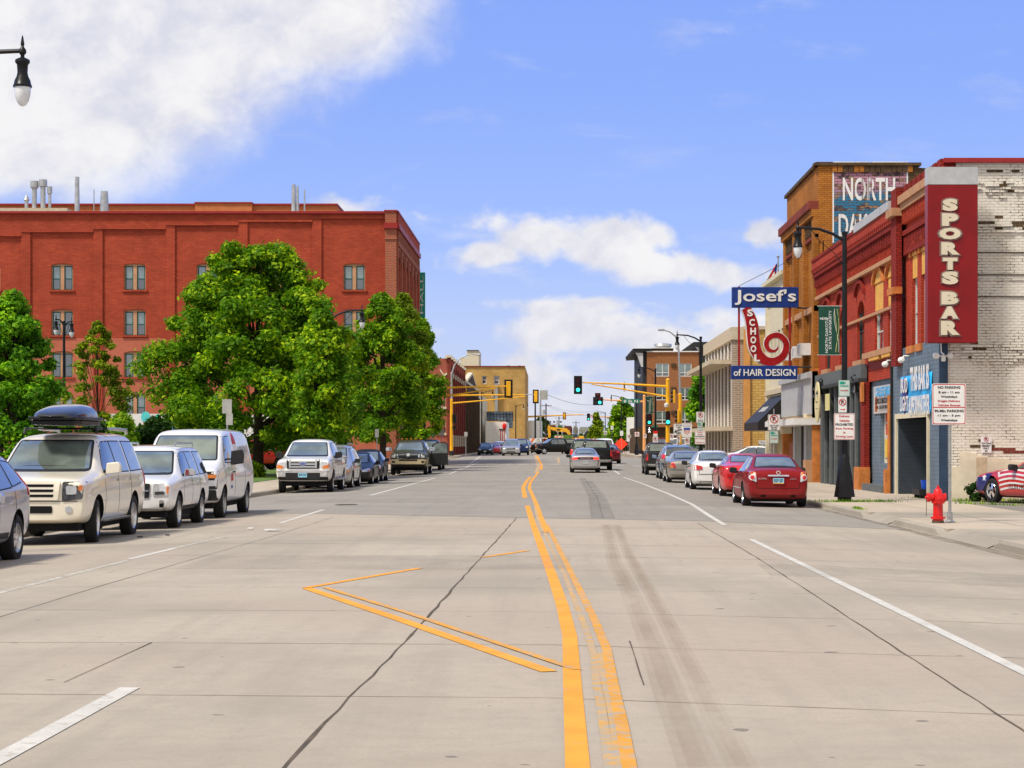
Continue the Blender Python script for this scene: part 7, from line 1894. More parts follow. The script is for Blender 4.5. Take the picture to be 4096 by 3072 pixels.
 # ------ trees
def leaf_mat(name,c,c2):
 m=bpy.data.materials.new(name);m.use_nodes=True
 g=NG(m.node_tree);out=g.n['Material Output'];b=g.n['Principled BSDF']
 ge=g.new('ShaderNodeNewGeometry');tc=g.new('ShaderNodeTexCoord')
 n=g.noise(tc.outputs['Object'],0.9,3,.6).outputs[0]
 f=g.math('ADD',g.math('MULTIPLY',ge.outputs['Random Per Island'],.55),g.math('MULTIPLY',g.ss(n,.35,.65),.45))
 col=g.ramp(f,[(0.0,tuple(x*.55 for x in c)),(.55,c),(1.0,c2)])
 g.l.new(col,b.inputs['Base Color']);b.inputs['Roughness'].default_value=.6;b.inputs['Specular IOR Level'].default_value=.15
 tr=g.new('ShaderNodeBsdfTranslucent');g.l.new(g.mix(1.0,col,(1.2,1.35,.5,1),'MULTIPLY'),tr.inputs[0])
 mx=g.new('ShaderNodeMixShader');mx.inputs[0].default_value=.42
 g.l.new(b.outputs[0],mx.inputs[1]);g.l.new(tr.outputs[0],mx.inputs[2]);g.l.new(mx.outputs[0],out.inputs[0])
 MATS[name]=m
leaf_mat('leaf_maple',(.105,.25,.007),(.60,.76,.02))
leaf_mat('leaf_ash',(.085,.25,.010),(.42,.72,.02))
leaf_mat('leaf_yellow',(.14,.22,.008),(.52,.60,.02))
leaf_mat('leaf_dark',(.020,.060,.010),(.06,.14,.02))
mat('bark',(.045,.032,.022),.95,var=.4,vscale=6,bump=.6)
def leaves(name,cl,per,size,seed,m,parent=None,spread=1.0,droop=.3):
 """cl = [(x, y, z, r)] clumps -> many small folded leaf faces"""
 rg=np.random.default_rng(seed);cl=np.array(cl);n=len(cl)*per
 ci=np.repeat(np.arange(len(cl)),per);d=rg.normal(size=(n,3));d /= np.linalg.norm(d,axis=1)[:,None]
 rad=cl[ci,3]*(rg.random(n)**.5)*rg.uniform(.75,1.25,n)*spread
 P=cl[ci,:3]+d*rad[:,None]*np.array([1,1,.72])
 nrm=d*.8+rg.normal(size=(n,3))*.55+np.array([0,0,.55]);nrm /= np.linalg.norm(nrm,axis=1)[:,None]
 t=np.cross(nrm,rg.normal(size=(n,3)));t /= np.linalg.norm(t,axis=1)[:,None];b=np.cross(nrm,t)
 s=size*rg.uniform(.6,1.3,n);t*=s[:,None];b*=(s*.6)[:,None];dz=nrm*(s*droop*.5)[:,None]
 V=np.stack([P-t-dz,P-b,P+t-dz,P+b],1).reshape(-1,3)
 me=bpy.data.meshes.new(name);me.vertices.add(n*4);me.vertices.foreach_set('co',V.ravel().astype(np.float32))
 me.loops.add(n*4);me.loops.foreach_set('vertex_index',np.arange(n*4,dtype=np.int32));me.polygons.add(n)
 me.polygons.foreach_set('loop_start',np.arange(0,n*4,4,dtype=np.int32));me.polygons.foreach_set('loop_total',np.full(n,4,dtype=np.int32))
 me.materials.append(MATS[m]);me.update();me.validate()
 o=bpy.data.objects.new(name,me);COL.objects.link(o);o.parent=parent
 return o
def tree(name,label,x,y,h,rx,z0,m,seed,ncl=70,per=420,size=.13,tr=.25,prof=None,cr=(.75,1.3),lean=0.0,fill=.45,ry=None,cat='tree'):
 """trunk and limbs + crown; prof(t) gives the relative radius at height t of the crown"""
 base=rise(y)+WALK;root=empty(name,(x,y,base),0,label,cat);rr=random.Random(seed)
 prof=prof or (lambda t:(math.sin(PI*min(1,(t*.92+.10)))**.6));ry=ry or rx;H=h-base;cl=[]
 for i in range(ncl):
  t=(i+rr.random())/ncl;a=rr.uniform(0,2*PI);q=prof(t);f=rr.uniform(fill,1)**.6*rr.uniform(.85,1.08)
  r=rr.uniform(*cr)*(.55+.45*q);k=max(.0,q*rx-r*.6);ky=max(0,q*ry-r*.6)
  cl.append((math.cos(a)*k*f+lean*t,math.sin(a)*ky*f,z0+(H-z0)*t*.97,r))
 leaves('crown',cl,per,size,seed,m,root)
 mb=MB();top=z0+(H-z0)*.8
 mb.tube([(0,0,-.1),(0,0,.15),(.02,0,z0*.6),(.05,.02,z0+.3),(lean*.3,0,(z0+top)/2),(lean*.7,0,top)],[tr*1.5,tr*1.1,tr,tr*.85,tr*.5,.03],'bark',12)
 for c in rr.sample(cl,min(len(cl),22)):
  zs=z0+(max(c[2]-z0,0))*.45;mb.tube([(0.03,0,zs*.92),(c[0]*.45,c[1]*.45,(zs+c[2])/2),(c[0]*.95,c[1]*.95,c[2])],[tr*.32,tr*.2,.015],'bark',6,cap=False)
 mb.build('trunk',root)
 return root
cone=lambda t:(1-t)**.62*(.55+.45*min(1,t*5+.45))
broad=lambda t:(math.sin(PI*min(1,t*.80+.20))**.55)*(1-.22*t)
tree('street_tree','largest leafy green tree, with a thick dark trunk on the left pavement',X_(1030,101),101,11.8,5.9,1.55,'leaf_maple',11,ncl=300,per=400,size=.12,tr=.29,prof=lambda t:(min(1,.74+t*1.3) if t<.2 else 1)*(1-max(0,t-.3)**1.7*1.25),cr=(.5,1.15),fill=.28)
tree('street_tree','leafy tree just right of the largest one, in front of the hall corner',X_(1530,117),117,10.6,2.9,1.9,'leaf_maple',12,ncl=110,per=380,size=.11,tr=.2,prof=broad,cr=(.45,.9))
tree('street_tree','yellow green tree with bare twigs on top, before the hall corner',X_(1610,126),126,11.3,2.4,2.6,'leaf_yellow',13,ncl=80,per=300,size=.11,tr=.2,prof=broad,cr=(.4,.8))
tree('street_tree','last leafy tree of the left row, next to the yellow signal arm',X_(1690,138),138,10.4,1.9,1.9,'leaf_maple',14,ncl=80,per=330,size=.11,tr=.2,prof=broad,cr=(.4,.8))
tree('street_tree','narrow leafy tree hiding the lamp post between the white pickup and silver minivan',X_(1285,85),85,7.4,1.45,2.15,'leaf_maple',15,ncl=60,per=300,size=.11,tr=.12,prof=broad,cr=(.4,.75))
tree('ash_tree','bright green feathery ash tree at the left edge above the cream SUV',X_(50,64),64,6.6,2.9,.3,'leaf_ash',21,ncl=150,per=330,size=.085,tr=.14,prof=cone,cr=(.3,.7))
tree('young_tree','slender see through young tree between the ash and the largest tree',X_(390,92),92,7.5,1.8,1.2,'leaf_yellow',22,ncl=90,per=110,size=.085,tr=.07,prof=lambda t:math.sin(PI*min(1,t*.62+.36))**.8,cr=(.2,.5))
for i,(px,d,h,rx,mm,lab) in enumerate(((480,90,3.0,1.3,'leaf_maple','loose green shrub just right of the roof box'),(620,95,2.9,1.6,'leaf_dark','dark shrub behind the white van roof'),(250,80,3.0,2.4,'leaf_dark','dark shrub mass behind the roof box'),(20,74,2.7,2.6,'leaf_dark','dark shrub behind the ash tree at the left edge'),(800,112,2.6,2.2,'leaf_dark','dark hedge shrub under the largest tree, left part'),(1250,122,2.2,2.6,'leaf_dark','dark hedge shrub behind the white pickup'),(1000,99.5,.75,.8,'leaf_maple','low weedy shrub at the foot of the big trunk'))):
 tree('shrub',lab,X_(px,d),d,h,rx,.1,mm,40+i,ncl=34,per=200,size=.12,tr=.05,prof=lambda t:math.sin(PI*min(1,t*.6+.4))**.5,cr=(.35,.7) if h>1 else (.15,.3),cat='shrub')
tree('street_tree','green tree half hidden behind the office fins on the right',X_(2845,160),160,8.6,2.5,1.2,'leaf_ash',31,ncl=80,per=260,size=.15,tr=.18,prof=broad,cr=(.5,.9))
tree('street_tree','large dark green tree beyond the street name sign',X_(2492,330),330,9.0,3.6,.3,'leaf_maple',32,ncl=60,per=170,size=.3,tr=.3,prof=broad,cr=(.9,1.4))
tree('street_tree','pale yellow green tree left of the large far dark green one',X_(2385,350),350,7.2,2.4,.4,'leaf_yellow',33,ncl=40,per=120,size=.25,tr=.2,prof=cone,cr=(.6,1.0))
tree('street_tree','distant green tree beside the white storage tank',X_(2165,470),470,8.2,3.6,.4,'leaf_dark',34,ncl=40,per=120,size=.3,tr=.3,prof=broad,cr=(.9,1.4))
# distant wood on the horizon
rr=random.Random(9)
cl=[(x,1100+rr.uniform(-30,30),rise(999)+rr.uniform(1,6),rr.uniform(3,6)) for x in [-160+k*2.6 for k in range(150)]]
tag(leaves('far_wood',cl,40,1.1,5,'leaf_dark'),'low line of distant trees along the horizon','wood',kind='stuff')
# weeds and grass
def tuft(name,label,pts,n,hgt,seed,m='leaf_ash'):
 rg=random.Random(seed);mb=MB()
 for i in range(n):
  x,y,z,s=rg.choice(pts);x+=rg.gauss(0,s);y+=rg.gauss(0,s);a=rg.uniform(0,2*PI);h=hgt*rg.uniform(.4,1.2);l=rg.uniform(-.6,.6)*h
  dx,dy=.012*math.cos(a),.012*math.sin(a);mb.add([(x-dx,y-dy,z),(x+dx,y+dy,z),(x+l*math.sin(a),y-l*math.cos(a),z+h)],[(0,1,2)],m)
 return tag(mb.build(name),label,'weeds',kind='stuff')
tuft('grass_tuft','weeds round the foot of the black lamp post',[(8.3+k*.12,56.6,WALK,.16) for k in range(-6,12)],420,.09,1,'leaf_maple')
tuft('grass_tuft','grass line growing along the curb end and cracks',[(7.75,50+k*.2,WALK,.06) for k in range(6)]+[(10.9,60.3,WALK,.2)],200,.06,2,'leaf_maple')
tuft('grass_tuft','weeds along the foot of the white brick wall',[(FX+.3+k*.25,57.55,WALK,.14) for k in range(9)]+[(FX-.1+k*.35,54.9-k*.55,WALK,.14) for k in range(10)],800,.10,3,'leaf_maple')
tree('shrub','leafy weed bush at the foot of the white brick wall',12.25,57.2,.62,.42,.02,'leaf_dark',61,ncl=20,per=120,size=.05,tr=.02,cr=(.10,.2),cat='shrub')
# ------ street lamps
def street_lamp(label,x,y,H=7.7,arm=1.33,to=-1,base=None,banner=None,group='black teardrop street lamps'):
 z0=wz(y) if base is None else base
 e=empty('street_lamp',(x,y,z0),0,label,'street lamp',group);h=H-z0
 mb=MB();mb.lathe([(0,0),(.20,0),(.20,.12),(.30,.13),(.13,1.25),(.10,1.35),(0,1.35)],'black_metal',seg=8,smooth=False);mb.build('base',e)
 mb=MB();mb.tube([(0,0,1.3),(0,0,h-.1)],[.095,.065],'black_metal',12);mb.lathe([(.085,h-.1),(.085,h-.02),(.03,h),(0,h+.02)],'black_metal',seg=12);mb.build('pole',e)
 a=arm*to;zz=h-.28;mb=MB()
 mb.tube([(0,0,zz),(a*.25,0,zz+.20),(a*.55,0,zz+.34),(a,0,zz+.38)],[.05,.045,.04,.035],'black_metal',8);mb.tube([(0,0,zz-.75),(a*.22,0,zz-.35),(a*.55,0,zz+.02),(a*.72,0,zz+.34)],.012,'black_metal',6);mb.build('arm',e)
 c=(a,0,0);t=zz+.38;mb=MB()
 mb.lathe([(0,t+.25),(.012,t+.22),(.028,t+.12),(.03,t+.09),(.02,t+.08),(.03,t+.05),(.055,t+.02),(.06,t-.03),(.03,t-.07),(.03,t-.10),(.11,t-.14),(.115,t-.18),(.085,t-.22),(.078,t-.34),(.09,t-.40),(.12,t-.46),(.135,t-.53),(.145,t-.54),(.145,t-.57),(.12,t-.57)],'black_metal',c,24);mb.build('lamp_housing',e)
 mb=MB();mb.lathe([(.128,t-.56),(.128,t-.60),(.118,t-.70),(.09,t-.79),(.05,t-.85),(0,t-.87)],'globe',c,24);mb.build('globe',e)
 return e
def banner(e,zc,h,w,side=-1,fulltext=True):
 """green university banner on two brackets, child of its lamp? it hangs from it: a thing of its own"""
 x,y,z=e.location;b=empty('lamp_banner',(x+side*(.14+w/2),y,zc),0,'green university banner with white lettering on the nearest right hand lamp post' if fulltext else 'small green banner on the street lamp before the apartment block','banner')
 mb=MB();mb.box(-w/2,w/2,-.01,.01,-h/2,h/2,mat('banner_green',(.006,.055,.035),.5,var=.1));mb.build('sheet',b)
 mb=MB()
 for s in (-1,1):mb.tube([(-w/2-.04,0,s*h/2),(w/2+.12,0,s*h/2)],.014,'galvanised',6)
 mb.build('bracket',b)
 mb=MB();k=w/.6
 mb.text('NORTH DAKOTA',(-.07*k,-.011,-.14*k),1.0*k,.075*k,'sign_white',U=(0,0,1),V=(-1,0,0),ext=.003);mb.text('STATE UNIVERSITY',(.03*k,-.011,.02*k),1.1*k,.075*k,'sign_white',U=(0,0,1),V=(-1,0,0),ext=.003);mb.text('NDSU',(-.14*k,-.011,.34*k),.24*k,.065*k,'sign_white',ext=.003,bold=.02);mb.build('lettering',b)
 mb=MB()
 for j,(m_,am) in enumerate((('pale_yellow',.04),('sign_white',.07),('pale_yellow',-.05),('leaf_ash',.03))):
  pts=[((.19+.02*j+am*math.sin(i*.55+j))*k,-.014,(-.62+1.24*i/8)*k) for i in range(9)]
  mb.tube([(px,-.014-j*.002,pz) for px,_,pz in pts],.006*k,m_,4)
 mb.build('line_motif',b)
 return b
L1=street_lamp('black lamp post with green banner and parking signs, standing by the red block',X_(3378,57),57,7.75)
banner(L1,H_(1322,57),1.39,.60)
L2=street_lamp('second black lamp post on the right, before the fin fronted office',X_(2803,113),113,7.75)
L3=street_lamp('third black lamp post on the right, carrying a small green banner',X_(2622,161),161,7.75)
banner(L3,H_(1620,161),1.39,.58,side=-1,fulltext=False)
L4=street_lamp('slim black lamp post past the signals beside the orange diamond sign',X_(2547,213),213,8.0)
street_lamp('far black lamp post just left of the tall far tree',X_(2485,266),266,8.0);street_lamp('furthest black lamp post on the right',X_(2421,350),350,7.2)
street_lamp('black lamp hanging into the picture at the top left corner',X_(90,31.2)-2.2,31.2,7.72,2.2,1)
street_lamp('black lamp arm reaching out of the trees over the left kerb',X_(1448,92)-1.4,92,7.75,1.4,1)
street_lamp('far left black lamp post in front of the cream building',X_(1927,242),242,8.0,1.33,1);street_lamp('distant left lamp post before the yellow warehouse, lower of the pair',X_(2063,343),343,8.3,1.33,1);street_lamp('distant left lamp post before the yellow warehouse, taller of the pair',X_(2081,380),380,9.2,1.4,1)
# twin lamp in the lot
tl=street_lamp('black twin headed lamp in the lot against the red hall',X_(256,106),106,8.2,.42,-1,group='twin lamp')
for n_ in ('arm','lamp_housing','globe'):
 for ch in [q for q in tl.children if q.name.split('.')[0]==n_]:c2=ch.copy();COL.objects.link(c2);c2.parent=tl;c2.rotation_euler=(0,0,PI);c2.location=(.0,-.05,-.12)
del tl['group']
# ------ signals
def head(e,x,y,z,lit=None,w=.62,h=1.37,face=-1,n=3,back=True):
 """signal head; face=-1 shows its lenses to the camera, +1 its yellow back"""
 mb=MB();mb.box(x-w/2,x+w/2,y-.01,y+.01,z-h/2,z+h/2,'black_metal');bp=mb.build('backplate',e)
 mb=MB();s=.34
 mb.box(x-.17,x+.17,min(y,y-face*.2),max(y,y-face*.2),z-h*.40,z+h*.40,'signal_yellow' if face>0 or not back else 'black_metal')
 if face>0:
  for i in (-1,0,1):mb.lathe([(.17,0),(.16,.08),(.08,.12),(0,.13)],'signal_yellow',(x,y-.2,z+i*h*.26),14,'y');
 o=mb.build('signal_head',e,bevel=.03)
 if face<0:
  for i,c in ((1,'dark_red_lens'),(0,'dark_red_lens'),(-1,'green_light')):
   if n==3:
    mb=MB();zz=z+i*h*.27;mb.lathe([(0,0),(.145,0),(.145,.02)],c if (i==-1 and lit) else 'dark_red_lens',(x,y-.05,zz),20,'y');mb.build('lens',o)
    mb=MB();vs=[];
    for k in range(11):
     a=PI*k/10-.25*(1-2*k/10);vs+=[(x+.165*math.cos(a),y-.02,zz+.165*math.sin(a)),(x+.165*math.cos(a),y-.22,zz+.165*math.sin(a)+.0)]
    mb.add(vs,[(2*k,2*k+1,2*k+3,2*k+2) for k in range(10)],'black_metal',True);v=mb.build('visor',o);sm=v.modifiers.new('t','SOLIDIFY');sm.thickness=.008
 return o
def signal_pole(label,x,y,H,m='signal_yellow',cat='traffic signal',base='dark_trim'):
 z0=wz(y);e=empty('traffic_signal',(0,0,0),0,label,cat)
 mb=MB();mb.tube([(x,y,z0),(x,y,H)],[.17,.14],m,14);mb.lathe([(.16,H),(.10,H+.08),(.03,H+.14),(0,H+.15)],m,(x,y,0),12);mb.build('pole',e)
 mb=MB();mb.lathe([(0,z0),(.26,z0),(.24,z0+.45),(.18,z0+.5)],base,(x,y,0),10);mb.build('base',e)
 return e
def arm(e,pts,r0,r1,m='signal_yellow',name='mast_arm'):
 mb=MB();n=len(pts);mb.tube(pts,[r0+(r1-r0)*i/(n-1) for i in range(n)],m,10);return mb.build(name,e)
 # right near
D=150.0;xp=X_(2671,D);e=signal_pole('yellow signal pole on the near right corner with a long arm and green light',xp,D,H_(1520,D))
arm(e,[(xp,D,H_(1546,D)),(X_(2500,D),D,H_(1536,D)),(X_(2330,D),D,H_(1530,D))],.10,.05);arm(e,[(xp,D,H_(1587,D)),(X_(2500,D),D,H_(1558,D)),(X_(2366,D),D,H_(1537,D))],.08,.04,name='truss_arm')
for px in (2410,2500,2420-0):pass
mb=MB();mb.tube([(X_(2411,D),D,H_(1532,D)),(X_(2411,D),D,H_(1545,D))],.03,'signal_yellow',6);mb.tube([(X_(2495,D),D,H_(1536,D)),(X_(2495,D),D,H_(1556,D))],.03,'signal_yellow',6);mb.build('strut',e)
head(e,X_(2312,D),D-.1,H_(1540,D),True);head(e,X_(2671,D),D-.3,H_(1673,D),True,w=.34,h=1.05)
mb=MB();mb.lathe([(0,-.2),(.12,-.16),(.16,-.02),(.16,.08),(.05,.14)],'sign_white',(X_(2664,D),D-.25,H_(1620,D)),16);mb.tube([(X_(2664,D),D-.25,H_(1615,D)),(xp,D,H_(1608,D))],.03,'sign_white',6);mb.build('camera_dome',e)
D=152.0;xq=X_(2720,D);e=signal_pole('second yellow pole beside the near right signal, with a tall silver street light on it',xq,D,H_(1578,D))
mb=MB();mb.tube([(xq,D,H_(1580,D)),(xq-.1,D,H_(1400,D)),(X_(2708,D),D,H_(1350,D)),(X_(2680,D),D,H_(1328,D)),(X_(2655,D),D,H_(1320,D))],[.09,.07,.06,.05,.045],'galvanised',8);mb.build('light_arm',e)
mb=MB();mb.box(X_(2632,D),X_(2658,D),D-.12,D+.12,H_(1324,D),H_(1316,D),'galvanised');mb.build('light_head',e,bevel=.03)
for px,py in ((2694,1586),(2711,1665)):
 mb=MB();xx=X_(px,D);mb.box(xx-.05,xx+.12,D-.3,D+.1,H_(py,D)-.5,H_(py,D)+.5,'signal_yellow');o=mb.build('side_head',e,bevel=.03);mb=MB()
 for i in (-1,0,1):mb.lathe([(.13,0),(.14,.02),(.14,.16)],'black_metal',(xx-.20,D-.1,H_(py,D)+i*.33),12,'x')
 mb.build('visor',o)
 # right far, with the street name
D=200.0;xr=X_(2577,D);e=signal_pole('orange signal pole on the far right corner holding the green street name sign',xr,D,H_(1584,D),'signal_orange')
arm(e,[(xr,D,H_(1607,D)),(X_(2500,D),D,H_(1603,D)),(X_(2408,D),D,H_(1599,D))],.10,.06,'signal_orange')
mb=MB();mb.box(X_(2372,D),X_(2412,D),D-.12,D-.10,H_(1621,D),H_(1588,D),'black_metal');mb.box(X_(2380,D),X_(2402,D),D-.12,D-.10,H_(1588,D),H_(1572,D),'black_metal');o=mb.build('backplate',e)
for px,py,c_ in ((2391,1579,'dark_red_lens'),(2399,1594,'dark_red_lens'),(2399,1610,'green_light'),(2383,1594,'dark_trim'),(2383,1610,'dark_trim')):mb=MB();mb.lathe([(0,0),(.15,0),(.15,.06)],c_,(X_(px,D),D-.17,H_(py,D)),16,'y');mb.build('lens',o)
mb=MB();mb.box(X_(2488,D),X_(2559,D),D-.2,D-.17,H_(1613,D),H_(1596,D),mat('street_green',(.005,.16,.10),.4,var=.05));o=mb.build('street_name_sign',e);mb=MB();mb.text('8 St N',(X_(2523,D),D-.201,H_(1605,D)),1.42,.28,'sign_white',ext=.006,bold=.02);mb.build('lettering',o)
head(e,X_(2597,D),D-.1,H_(1677,D),True,w=.55,h=1.15)
mb=MB();mb.box(X_(2587,D),X_(2604,D),D-.2,D-.05,H_(1732,D),H_(1703,D),'black_metal');o=mb.build('pedestrian_signal',e);mb=MB();xx,zz=X_(2597,D),H_(1722,D)
mb.lathe([(0,0),(.05,0),(.05,.01)],'white_light',(xx,D-.21,zz+.26),10,'y')
for P in ([(0,.20),(.0,.0)],[(0,.0),(-.10,-.2)],[(0,0),(.09,-.12)],[(.09,-.12),(.08,-.22)],[(0,.18),(-.11,.06)],[(0,.18),(.10,.08)]):mb.tube([(xx+P[0][0],D-.21,zz+P[0][1]),(xx+P[1][0],D-.21,zz+P[1][1])],.028,'white_light',6)
mb.build('walking_figure',o)
# left near (backs)
D=149.0;xl_=X_(1640,D);e=signal_pole('left near signal arm reaching out of the trees with a yellow backed head',xl_,D,6.6)
arm(e,[(xl_,D,H_(1556,D)),(X_(1850,D),D,H_(1549,D)),(X_(2026,D),D,H_(1545,D))],.10,.05);arm(e,[(xl_,D,H_(1600,D)),(X_(1850,D),D,H_(1575,D)),(X_(1988,D),D,H_(1552,D))],.08,.04,name='truss_arm');head(e,X_(2034,D),D,H_(1555,D),face=1)
mb=MB();mb.tube([(X_(1944,D),D,H_(1546,D)),(X_(1944,D),D,H_(1560,D))],.03,'signal_yellow',6);mb.tube([(X_(1865,D),D,H_(1549,D)),(X_(1865,D),D,H_(1574,D))],.03,'signal_yellow',6);mb.build('strut',e)
# left far
D=200.0;xf=X_(1806,D);e=signal_pole('yellow signal pole at the far left corner with a silver street light on top',xf,D,H_(1598,D))
arm(e,[(xf,D,H_(1582,D)),(X_(1950,D),D,H_(1580,D)),(X_(2100,D),D,H_(1579,D))],.09,.06);arm(e,[(xf,D,H_(1613,D)),(X_(1950,D),D,H_(1601,D)),(X_(2101,D),D,H_(1586,D))],.08,.05,name='truss_arm');arm(e,[(X_(2095,D),D,H_(1578,D)),(X_(2160,D),D,H_(1578,D))],.04,.04,'galvanised','pipe')
head(e,X_(2143,D),D,H_(1586,D),face=1,w=.6,h=1.38)
mb=MB();mb.box(X_(2159,D),X_(2191,D),D,D+.02,H_(1599,D),H_(1561,D),'sign_back');mb.build('sign_back',e)
mb=MB();mb.tube([(xf,D,H_(1598,D)),(xf,D,H_(1500,D)),(X_(1817,D),D,H_(1462,D)),(X_(1835,D),D,H_(1438,D)),(X_(1865,D),D,H_(1421,D)),(X_(1890,D),D,H_(1417,D))],[.11,.09,.08,.07,.06,.05],'galvanised',8);mb.build('light_arm',e)
mb=MB();mb.lathe([(0,-.5),(.07,-.45),(.12,0),(.17,.4),(.05,.5)],'galvanised',(0,0,0),14,'x');mb.v=[(X_(1905,D)+v[0],D+v[1],H_(1418,D)+v[2]*.7-v[0]*.03) for v in mb.v];mb.build('light_head',e)
mb=MB();xx=X_(1817,D);mb.box(xx-.12,xx+.22,D-.3,D,H_(1692,D),H_(1658,D),'black_metal');mb.box(xx-.1,xx+.2,D-.3,D,H_(1716,D),H_(1704,D),'black_metal');mb.build('side_head',e)
# far junction
D=390.0;x5=X_(2080,D);e=signal_pole('distant yellow mast arm signal beyond the crossing pickup',x5,D,H_(1661,D));arm(e,[(x5,D,H_(1668,D)),(X_(2335,D),D,H_(1658,D))],.20,.08);head(e,X_(2258,D),D,H_(1664,D),face=1)
e=signal_pole('distant right signal with green light and round no turn sign',X_(2472,385),385,H_(1683,385));arm(e,[(X_(2515,385),385,H_(1671,385)),(X_(2375,385),385,H_(1666,385))],.14,.10,'signal_orange');head(e,X_(2354,385),385,H_(1668,385),True)
mb=MB();D=385;xx,zz=X_(2369,D),H_(1665,D);mb.lathe([(0,0),(.36,0),(.36,.03),(0,.03)],'sign_white',(xx,D-.2,zz),20,'y');mb.lathe([(.28,-.01),(.36,-.01),(.36,.0)],'ink_red',(xx,D-.21,zz),20,'y');mb.tube([(xx-.24,D-.22,zz+.2),(xx+.24,D-.22,zz-.2)],.03,'ink_red',6);mb.build('turn_sign',e)
# ------ signs
def panel(e,x,y,z,w,h,face='sign_white',border=None,r=.035,t=.012,name='panel',bw=.012):
 P=round_poly([(-w/2,-h/2),(w/2,-h/2),(w/2,h/2),(-w/2,h/2)],r,3)
 mb=MB();mb.prism([(x+a,y,z+b) for a,b in P],(0,t,0),face);o=mb.build(name,e)
 if border:
  q=.012+bw;k1=((w-.024)/w,(h-.024)/h);k2=((w-2*q)/w,(h-2*q)/h);n=len(P);mb=MB()
  vs=[(x+a*k1[0],y-.002,z+b*k1[1]) for a,b in P]+[(x+a*k2[0],y-.002,z+b*k2[1]) for a,b in P]
  mb.add(vs,[(i,(i+1)%n,n+(i+1)%n,n+i) for i in range(n)],border);mb.build('border',o)
 return o
def lines(o,x,y,L):
 """L = [(text, colour, z centre, width, height)]"""
 by={}
 for t,c,z,w,h in L:by.setdefault(c,MB()).text(t,(x,y-.003,z),w,h,c,ext=.002,bold=.025)
 for c,mb in by.items():mb.build('lettering',o)
def no_p(o,x,y,z,r):
 mb=MB();mb.text('P',(x,y-.004,z),r*.75,r*1.05,'ink_black',ext=.002,bold=.05);mb.build('letter_p',o);mb=MB()
 mb.lathe([(r*.82,-.002),(r,-.002),(r,.0),(r*.82,0)],'ink_red',(x,y-.008,z),26,'y');a=PI*.75;c,s=math.cos(a),math.sin(a);wd=r*.09
 mb.prism([(x+c*r*.9+s*wd,y-.010,z+s*r*.9-c*wd),(x+c*r*.9-s*wd,y-.010,z+s*r*.9+c*wd),(x-c*r*.9-s*wd,y-.010,z-s*r*.9+c*wd),(x-c*r*.9+s*wd,y-.010,z-s*r*.9-c*wd)],(0,.002,0),'ink_red');mb.build('prohibition_ring',o)
def sgn(label,x,y,z=0,name='street_sign',post=None,pm='galvanised',pr=.025,base=None):
 e=empty(name,(0,0,0),0,label,'sign')
 if post:mb=MB();z0=wz(y) if base is None else base;mb.tube([(x,y+.05,z0),(x,y+.05,post)],pr,pm,8);mb.build('post',e)
 return e
def prange(D,x0,x1,y0,y1):return ((X_(x0,D)+X_(x1,D))/2,(H_(y0,D)+H_(y1,D))/2,(x1-x0)*D/FPX,(y1-y0)*D/FPX)
# big parking sign beside the hydrant
D=41.9;x,z,w,h=prange(D,3728,3864,1534,1699);e=sgn('large white parking hours sign with red border on a perforated post by the hydrant',x,D)
xb=X_(3801,D);mb=MB();mb.box(xb-.03,xb+.03,D+.01,D+.06,WALK+.05,z+h*.4,'galvanised');zz=.3
while zz<z-h*.5:mb.lathe([(0,0),(.009,0),(.009,.002)],'ink_black',(xb,D+.008,zz),8,'y');zz+=.05
mb.build('post',e);mb=MB();mb.lathe([(0,0),(.11,0),(.11,.02),(.06,.05),(.055,.22),(0,.22)],'galvanised',(xb,D+.035,WALK),12);mb.build('post_base',e)
o=panel(e,x,D,z,w,h,'sign_white','ink_red',.045,bw=.016);mb=MB();mb.box(x-w/2+.02,x+w/2-.02,D-.003,D,z-.075,z-.057,'ink_red');mb.build('divider',o)
lines(o,x,D,[('NO PARKING','ink_black',z+h*.405,w*.66,.055),('8 am - 11 am','ink_black',z+h*.29,w*.62,.05),('Weekdays','ink_black',z+h*.175,w*.49,.055),('Freight Delivery','ink_red',z+h*.07,w*.65,.052),('Vehicles Exempt','ink_red',z-h*.03,w*.67,.05),('90-Min PARKING','ink_black',z-h*.165,w*.86,.055),('11 am - 5 pm','ink_black',z-h*.28,w*.66,.052),('Weekdays','ink_black',z-h*.395,w*.49,.055)])
# signs on the first lamp post
D=56.75;x,z,w,h=prange(D,3336,3419,1653,1759);e=sgn('delivery vehicles prohibited sign on the nearest lamp post',x,D);o=panel(e,x,D,z,w,h,'sign_white','ink_red',.04)
lines(o,x,D,[('Delivery','ink_red',z+h*.38,w*.5,.075),('Vehicles','ink_red',z+h*.22,w*.5,.065),('PROHIBITED','ink_black',z+h*.075,w*.86,.07),('from Parking','ink_red',z-h*.085,w*.84,.07),('in','ink_red',z-h*.225,w*.1,.06),('Driving Lane','ink_red',z-h*.385,w*.82,.07)])
x,z,w,h=prange(D,3353,3387,1587,1650);e=sgn('no parking sign with red arrow on the nearest lamp post',x,D);o=panel(e,x,D,z,w,h,'sign_white','sign_back',.02,bw=.006);no_p(o,x,D,z+h*.16,.10);mb=MB();mb.prism([(x-.07,D-.004,z-h*.33),(x+.03,D-.004,z-h*.33),(x+.03,D-.004,z-h*.38),(x+.08,D-.004,z-h*.31),(x+.03,D-.004,z-h*.24),(x+.03,D-.004,z-h*.29),(x-.07,D-.004,z-h*.29)],(0,.002,0),'ink_red');mb.build('arrow',o)
